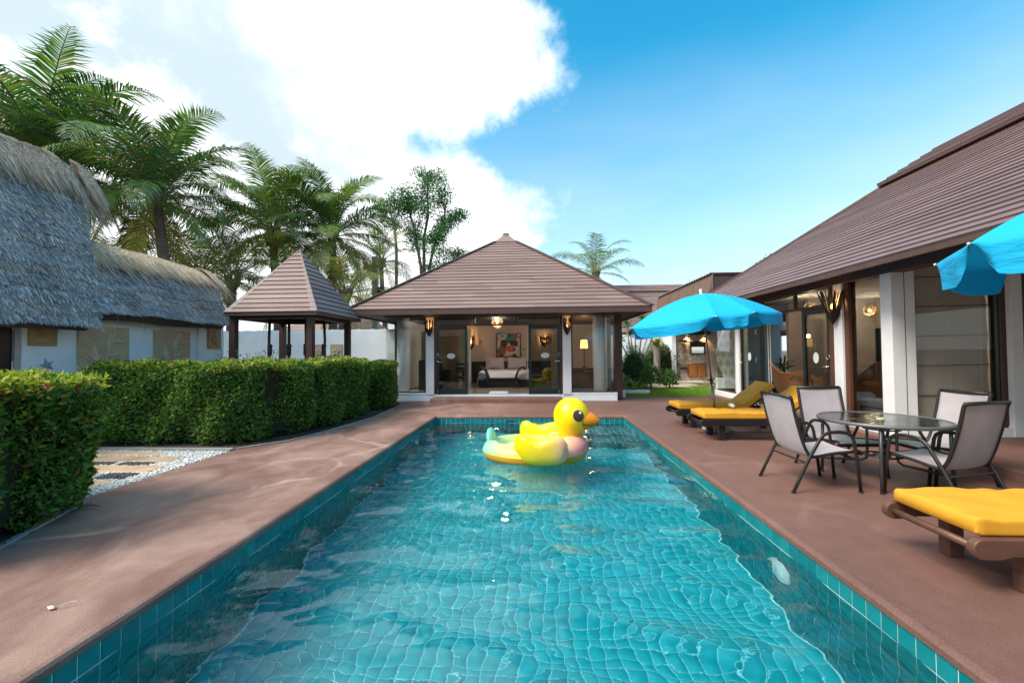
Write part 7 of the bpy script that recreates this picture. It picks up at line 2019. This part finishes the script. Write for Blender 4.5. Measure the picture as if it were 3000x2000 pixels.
palm('coconut_palm', 'lone palm rising behind the right slope of the bedroom roof', (3.9, 27.5, 0), (3.8, 27.0, 6.6), 17, 3.3, 74, yellow=.16, el0=(-25, 76), trunk_r=.14, nl=46, dry=3)
palm('coconut_palm', 'yellow tinged palm low behind the thatched huts', (-15.4, 18.5, 0), (-15.2, 18.5, 5.3), 22, 4.2, 85, yellow=.42, el0=(-38, 62), nl=52)
palm('coconut_palm', 'low yellow green palm between the coconut palm and the gazebo', (-12.6, 16.6, 0), (-12.3, 16.6, 4.6), 18, 3.6, 97, yellow=.34, el0=(-40, 60), nl=52)
palm('coconut_palm', 'low palm behind the right gazebo slope with golden fronds', (-8.6, 18.6, 0), (-8.5, 18.6, 4.3), 16, 3.2, 108, yellow=.45, el0=(-40, 66), nl=50)
palm('coconut_palm', 'bushy palm at the far left behind the tall thatch', (-19.5, 16.5, 0), (-19.3, 16.5, 8.2), 20, 4.8, 119, yellow=.12, nl=52)
palm('coconut_palm', 'small palm crown just left of the bedroom roof edge', (-10.6, 25.5, 0), (-10.6, 25.5, 4.7), 16, 3.4, 131, yellow=.38, nl=44, el0=(-35, 70))

# ---------------------------------------------------------------- trees, plants
BARK = mat('grey_bark', (.20, .16, .14), .9, .35, 8, .5, 30)
def clump_leaves(root, centers, rad, per, size, cols, w, r, name='foliage', flat=.7, lf=LEAF):
    P = []
    for c in centers:
        q = r.normal(0, 1, (per, 3)); q = q / np.linalg.norm(q, axis=1, keepdims=True) * (r.random((per, 1)) ** .45) * rad * np.array((1, 1, flat)); P.append(q + np.array(c))
    P = np.concatenate(P); k = len(P)
    D = norm(rand_unit(k) + np.array((0, 0, -.15))); s = size * r.uniform(.65, 1.3, k)
    leaves(name, P, D, norm(rand_unit(k) * .8 + np.array((0, 0, 1.))), s, s * .42, mixcol(cols, w, k, .25), lf, root)
def slender_tree(name, label, loc, trunks, clumps, per, seed, rad=.62, size=.16):
    r = np.random.default_rng(seed)
    t = thing(name, label, 'tree', loc)
    for tr_ in trunks:
        pts = [(x, loc[1] + dy, z) for x, dy, z in tr_]; n = len(pts)
        MB().tube(pts, list(np.linspace(.13, .025, n)), 8).build('trunk', BARK, t, smooth=True)
    cs = []
    for (x, z) in clumps:
        y = loc[1] + r.normal(0, .7); cs += [(x, y, z), (x + r.normal(0, .4), y + r.normal(0, .4), z + r.normal(0, .25)), (x + r.normal(0, .45), y + r.normal(0, .4), z + r.normal(0, .25))]
        # limb from the nearest trunk, leaving well below the clump
        best = min(((abs(p[0] - x) + abs(p[2] - (z - 1.0)) * 1.3, p) for tr_ in trunks for p in dense(tr_)), key=lambda q: q[0])[1]
        b = Vector((best[0], loc[1] + best[1], best[2])); e = Vector((x, y, z)); m = b.lerp(e, .5) + Vector((0, 0, -.12))
        MB().tube([b, m, e], [.045, .03, .010], 6).build('limb', BARK, t, smooth=True)
    clump_leaves(t, cs, rad, per, size, [(.04, .15, .06), (.065, .20, .06), (.028, .10, .045), (.14, .24, .05)], [4, 3, 2, .8], r, 'crown')
def dense(tr_):
    out = []
    for a, b in zip(tr_, tr_[1:]):
        for q in np.linspace(0, 1, 8): out.append(tuple(np.array(a) * (1 - q) + np.array(b) * q))
    return out
slender_tree('slender_tree', 'slender tree with airy leaf clumps rising left of the bedroom roof', (-6.85, 26, 0),
             [[(-6.9, 0, 0), (-6.9, 0, 6.7), (-6.93, .1, 8.7), (-6.65, .1, 10), (-6.69, 0, 11.9), (-6.85, 0, 13.2)], [(-6.65, .3, 0), (-6.67, .3, 6.7), (-6.3, .3, 8.4), (-5.7, .3, 9.9), (-5.5, .3, 11.2)], [(-7.0, -.3, 0), (-7.0, -.3, 6.7), (-7.4, -.3, 8.9), (-7.75, -.3, 10.3), (-7.8, -.3, 11.5)]],
             [(-6.66, 12.53), (-6.95, 12.94), (-6.86, 11.95), (-7.78, 11.51), (-8.18, 10.93), (-7.72, 10.39), (-6.92, 10.9), (-5.61, 11.25), (-6.0, 10.68), (-4.82, 10.45), (-4.76, 9.76), (-5.55, 9.81), (-6.53, 9.97), (-7.39, 9.86), (-5.94, 9.1), (-5.29, 8.96), (-7.79, 9.02), (-7.46, 8.49), (-6.08, 8.06)], 170, 6)
slender_tree('slender_tree', 'thin tree with one small crown between the palms and the slender tree', (-8.45, 25.2, 0),
             [[(-8.4, 0, 0), (-8.38, 0, 7.7), (-8.5, 0, 9.3), (-8.8, 0, 10.2)]], [(-9.11, 10.3), (-8.65, 9.89), (-8.85, 9.5), (-8.2, 10.5)], 170, 16)
slender_tree('garden_tree', 'low leafy treetop peeking over the left bedroom roof slope', (-5.5, 25.5, 0), [[(-5.5, 0, 0), (-5.5, 0, 6.0), (-5.4, 0, 7.3)]], [(-5.88, 7.34), (-5.1, 7.52), (-5.5, 6.9), (-4.5, 7.2), (-6.3, 6.8)], 150, 26)
slender_tree('wispy_tree', 'wispy treetop showing just over the right house roof', (12.4, 24, 0), [[(12.4, 0, 0), (12.4, 0, 5.2), (12.45, 0, 6.5)], [(11.4, 0, 0), (11.4, 0, 4.9), (11.4, 0, 5.6)]], [(12.4, 6.4), (12.6, 6.0), (11.9, 5.5), (11.4, 5.3)], 60, 36, rad=.35, size=.12)
# background bushes that close the view behind the huts and walls
def mass_shrub(name, label, c, rad, n, size, cols, w, seed, flat=1.0, cat='shrub', group=None, core=True):
    r = np.random.default_rng(seed)
    t = thing(name, label, cat, (c[0], c[1], 0), group=group)
    k = n; q = norm(r.normal(0, 1, (k, 3))); q[:, 2] = np.abs(q[:, 2]) * (1 if flat else 1)
    lump = 1 + .12 * np.sin(q[:, 0] * 7 + seed) * np.sin(q[:, 1] * 6) + .10 * np.sin(q[:, 2] * 9 + q[:, 0] * 4)
    P = q * np.array(rad) * (lump * (1 - .35 * r.random(k) ** 2.2))[:, None] + np.array((c[0], c[1], c[2]))
    s = size * r.uniform(.7, 1.3, k)
    leaves('foliage', P, norm(q * .6 + rand_unit(k) * .8), norm(q + rand_unit(k) * .7), s, s * .42, mixcol(cols, w, k, .25), LEAF, t)
    if core: MB().ell((c[0], c[1], c[2] + rad[2] * .35), (rad[0] * .72, rad[1] * .72, rad[2] * .5), 14, 8).build('inner_twigs', mat('hedge_core', (.016, .022, .008)), t, smooth=True)
    MB().tube([(c[0], c[1], -.02), (c[0] + .03, c[1], max(.3, c[2]))], [.05, .03], 7).build('stem', BARK, t)
    return t
GC = [(.034, .12, .024), (.06, .17, .03), (.02, .07, .018), (.13, .24, .04)]
mass_shrub('ball_bush', 'dense clipped ball of fine dark leaves beside the bedroom house', (4.02, 18.0, .15), (.62, .62, 1.5), 8000, .055, GC, [4, 3, 3, 1], 3)
mass_shrub('leafy_shrub', 'light green leafy shrub in front of the ball bush', (4.45, 17.0, .25), (.42, .4, .68), 700, .12, [(.06, .15, .03), (.10, .20, .04), (.04, .10, .02)], [3, 2, 2], 4, core=False)
mass_shrub('leafy_shrub', 'small glossy shrub at the edge of the lawn by the stepping stones', (5.35, 17.6, .15), (.3, .3, .55), 380, .12, [(.06, .15, .03), (.10, .20, .04), (.04, .10, .02)], [3, 2, 2], 14, core=False)
mass_shrub('wall_creeper', 'rambling creeper covering the foot of the white garden wall', (6.2, 21.85, .15), (1.25, .35, 1.65), 6500, .09, [(.05, .11, .02), (.09, .15, .03), (.03, .07, .018), (.16, .20, .05)], [3, 2, 2, 1], 5)
def frangipani():
    t = thing('frangipani', 'frangipani with leaf rosettes on bare branches behind the ball bush', 'small tree', (4.35, 19.2, 0))
    r = np.random.default_rng(9)
    tips = [(4.15, 19.0, 2.25), (4.75, 19.3, 2.9), (3.75, 19.3, 2.0), (4.9, 19.1, 2.2), (4.45, 19.5, 2.45), (5.25, 19.3, 2.35), (3.95, 18.9, 2.65)]
    for x, y, z in tips:
        MB().tube([(4.4 + r.normal(0, .08), 19.2, .1), (4.4 + (x - 4.4) * .35, 19.2, 1.0), (x, y, z - .05)], [.05, .04, .028], 7).build('branch', mat('frangipani_bark', (.28, .25, .22), .8, .2, 8), t, smooth=True)
        k = 24; a = np.arange(k) * 2.4 + r.normal(0, .1, k); el = np.linspace(1.2, -.5, k)
        D = np.stack([np.cos(el) * np.cos(a), np.cos(el) * np.sin(a), np.sin(el)], 1)
        leaves('leaf_rosette', np.tile((x, y, z), (k, 1)) + r.normal(0, .02, (k, 3)), D, np.tile((0, 0, 1.), (k, 1)), r.uniform(.26, .40, k), r.uniform(.075, .10, k), mixcol([(.05, .13, .03), (.10, .20, .04), (.03, .09, .02)], [3, 2, 2], k, .2), LEAF, t, fold=.12)
frangipani()
def strap_plant(name, label, c, n, L_, W_, cols, w, seed, el=(20, 85), cat='plant', z=0.0, droop=1.0, group=None, parent=None):
    r = np.random.default_rng(seed)
    t = parent or thing(name, label, cat, (c[0], c[1], z), group=group)
    V = []; Q = []; col = []
    cc = mixcol(cols, w, n, .2)
    for i in range(n):
        a = i * 2.4 + r.normal(0, .15); e0 = R(r.uniform(*el)); ln = L_ * r.uniform(.7, 1.15); k = 7
        p = np.array((c[0], c[1], z)) + r.normal(0, .025, 3) * np.array((1, 1, 0)); sd = np.array((-math.sin(a), math.cos(a), 0)); o = len(V)
        for j in range(k + 1):
            s = j / k; e = e0 - droop * R(95) * s ** 1.5; wd = W_ * math.sin(math.pi * (.12 + .86 * s)) ** .7 / 2
            V += [p - sd * wd, p + sd * wd]; col += [cc[i], cc[i]]
            p = p + np.array((math.cos(e) * math.cos(a), math.cos(e) * math.sin(a), math.sin(e))) * ln / k
        Q += [(o + 2 * j, o + 2 * j + 1, o + 2 * j + 3, o + 2 * j + 2) for j in range(k)]
    fast_mesh('leaf_tuft', np.array(V), quads=np.array(Q), tint=np.array(col), m=LEAF, parent=t)
    return t
SPC = [(.22, .27, .07), (.10, .18, .04), (.42, .42, .20)]
strap_plant('spider_plant', 'variegated spider plant in the white kerb right against the bedroom house post', (2.88, 14.75), 34, .55, .028, SPC, [2, 2, 1], 1, z=.18, group='spider plants')
strap_plant('spider_plant', 'largest spider plant arching in front of the ball bush', (3.50, 15.6), 44, .72, .03, SPC, [2, 2, 1], 2, z=.12, group='spider plants')
strap_plant('spider_plant', 'upright pale spider plant farthest back beside the brown post', (3.32, 16.5), 30, .8, .03, SPC, [2, 1, 2], 3, z=.12, el=(45, 88), group='spider plants')
t = thing('planter_kerb', 'small white kerb block at the corner of lawn and bedroom house', 'kerb', (2.80, 14.45, 0)); MB().box(-.32, .12, -.2, .35, -.03, .20).build('kerb_block', WHITE, t, world=False, bevel=.012)
t = thing('planter_kerb', 'rough white kerb stones under the largest spider plant', 'kerb', (3.5, 15.45, 0)); MB().prism([(-.5, -.12), (.35, -.16), (.55, .05), (.2, .2), (-.4, .16)], -.03, .12).build('kerb_block', WHITE, t, world=False, bevel=.03)
t = thing('fern_stump', 'weathered tree stump carrying a yellow green bird nest fern', 'stump', (5.82, 21.0, 0))
MB().tube([(5.82, 21, -.02), (5.80, 21, .6), (5.83, 21, 1.2), (5.82, 21, 1.72)], [.21, .17, .16, .18], 12).build('trunk', mat('stump_bark', (.22, .18, .16), .95, .4, 8, .9, 18, stretch=(1, 1, .3)), t)
strap_plant('', '', (5.82, 21.0), 40, .62, .10, [(.28, .34, .04), (.18, .27, .03), (.40, .40, .06)], [3, 2, 1], 7, el=(5, 80), z=1.72, droop=.8, parent=t)
t = thing('yellow_weed', 'thin yellowish plant stems leaning before the urn pedestal', 'plant', (6.0, 15.3, 0))
for i in range(6):
    a = rng.uniform(0, 6.28); MB().tube([(6.0, 15.3, 0), (6.0 + .12 * math.cos(a), 15.3 + .1 * math.sin(a), .4), (6.0 + .4 * math.cos(a), 15.3 + .3 * math.sin(a), .62)], [.006, .005, .003], 4).build('stem', mat('straw_stem', (.4, .34, .12), .8), t)
n = 60; leaves('foliage', np.c_[6.0 + rng.normal(0, .28, n), 15.3 + rng.normal(0, .2, n), rng.uniform(.25, .7, n)], rand_unit(n), np.tile((0, 0, 1.), (n, 1)), rng.uniform(.05, .09, n), .03, mixcol([(.45, .40, .08), (.35, .30, .1)], [1, 1], n), LEAF, t)
# seedlings behind the hedge
t = thing('seedling_row', 'few leafy sprigs showing over the hedge inside the gazebo', 'plant', (-6.8, 9.4, 0))
n = 260; leaves('foliage', np.c_[rng.uniform(-7.3, -5.8, n), 9.4 + rng.normal(0, .12, n), 1.1 + .5 * rng.random(n) ** 1.6], rand_unit(n), np.tile((0, 0, 1.), (n, 1)), .07, .03, mixcol(GC, [4, 3, 3, 1], n), LEAF, t)
for x in (-7.1, -6.7, -6.2): MB().tube([(x, 9.4, 0), (x + .03, 9.4, .8), (x, 9.42, 1.45)], [.012, .009, .004], 5).build('stem', mat('stem_brown', (.1, .05, .03)), t)

# lawn
lawn = struct(MB().add([(2.0, 14.3, -.012), (7.2, 14.3, -.012), (7.2, 23, -.012), (2.0, 23, -.012)], [(0, 1, 2, 3)]).build('lawn', mat('lawn_soil', (.045, .085, .018), .95, .4, 3, .4, 40)))
slabm = mat('pale_paving_stone', (.50, .38, .29), .8, .25, 3, .2, 30, objrand=.12)
slabs = [(4.7, 5.6, 17.9, 19.0), (5.62, 6.4, 17.95, 18.95), (4.9, 5.6, 19.05, 20.1), (5.62, 6.4, 19.0, 20.1), (6.45, 7.0, 18.6, 20.2)]
for a, b, c, d in slabs: MB().box(a, b, c, d, -.03, .02).build('stepping_stone', slabm, lawn, bevel=.01)
def grass():
    n = 42000
    P = np.c_[rng.uniform(2.5, 7.1, n), 14.31 + rng.random(n) ** 1.3 * 7.2, np.full(n, -.012)]
    k = np.ones(n, bool)
    for a, b, c, d in slabs: k &= ~((P[:, 0] > a) & (P[:, 0] < b) & (P[:, 1] > c) & (P[:, 1] < d))
    k &= ~((P[:, 0] > 6.2) & (P[:, 1] > 20.5)); P = P[k]; n = len(P)
    a = rng.uniform(0, 6.28, n); h = rng.uniform(.03, .075, n); w = .007
    sd = np.c_[np.cos(a), np.sin(a), np.zeros(n)] * w; ln = np.c_[rng.normal(0, .35, (n, 2)) * h[:, None], h]
    V = np.stack([P - sd, P + sd, P + ln], 1).reshape(-1, 3)
    i = np.arange(n)[:, None] * 3
    o = fast_mesh('grass', V, tris=i + np.array([[0, 1, 2]]), tint=np.repeat(mixcol([(.17, .36, .03), (.24, .44, .045), (.11, .25, .025), (.38, .45, .09)], [3, 3, 2, 1], n, .25), 3, 0), m=LEAF)
    tag(o, 'short bright grass of the lawn before the stone wall', 'grass', kind='stuff')
grass()
# utility pole and wires
t = thing('utility_pole', 'grey concrete utility pole rising between palms and bedroom roof', 'utility pole', (-8.45, 22.0, 0))
MB().box(-.14, .14, -.12, .12, -.03, 6.6).build('post', mat('pole_concrete', (.36, .36, .36), .9, .2, 6, .3, 30), t, world=False, bevel=.015)
MB().box(-.6, .6, -.14, -.08, 6.0, 6.12).build('cross_arm', mat('arm_steel', (.3, .3, .3), .5, metal=.6), t, world=False)
for x in (-.5, 0, .5): MB().lathe([(.03, 6.12), (.04, 6.18), (.02, 6.24)], 10, (x, -.11, 0)).build('insulator', mat('insulator_brown', (.12, .05, .03), .3), t, world=False)
t = thing('line_clamp_box', 'small dark meter box strapped to the utility pole', 'box', (-8.15, 21.95, 4.75)); MB().box(-.14, .14, -.12, .12, -.2, .2).build('casing', SOFFIT, t, world=False, bevel=.01)
for i, (dx, dz, lab) in enumerate(((-.5, 0, 'lowest'), (0, .35, 'middle'), (.5, .75, 'topmost'))):
    a = Vector((-8.45 + dx, 21.9, 6.24)); b = Vector((-10.2 + dx * .4, 3.0, 6.3 + dz)); pts = []
    for s in np.linspace(0, 1, 30): p = a.lerp(b, s); p.z -= .45 * 4 * s * (1 - s) * .5; pts.append(p)
    tag(MB().tube(pts, .011, 5).build('overhead_wire', mat('wire_black', (.02, .02, .025), .5)), '%s of the three black wires crossing the palms' % lab, 'wire', 'overhead wires')
# ---------------------------------------------------------------- the house behind the camera, seen only mirrored in the glass
def opposite_house():
    rt = thing('opposite_house', 'brown roofed white house across the pool, mirrored in the window panes', 'house', (-1, -10, 0))
    roof_face(rt, (8, -5.2), (-11, -5.2), (0, -1), 2.75, .72, 4.2, .22, ROOF, split=False)
    MB().add([(-11, -5.2, 2.73), (8, -5.2, 2.73), (3.8, -9.4, 5.75), (-6.8, -9.4, 5.75)], [(0, 1, 2, 3)]).build('roof_boarding', SOFFIT, rt)
    MB().box(-10.3, 7.3, -6.2, -6.0, -.03, 2.75).build('wall', mat('taupe_wall', (.24, .21, .19), .8, .1, 2), rt)
    for x in (-8, -4.5, -1, 2.5, 5.5): MB().box(x, x + 1.4, -6.0, -5.97, .3, 2.4).build('window', mat('dark_window', (.02, .025, .03), .1), rt)
    MB().box(-11, 8, -5.24, -5.2, 2.6, 2.75).build('fascia', TRIM, rt)
opposite_house()
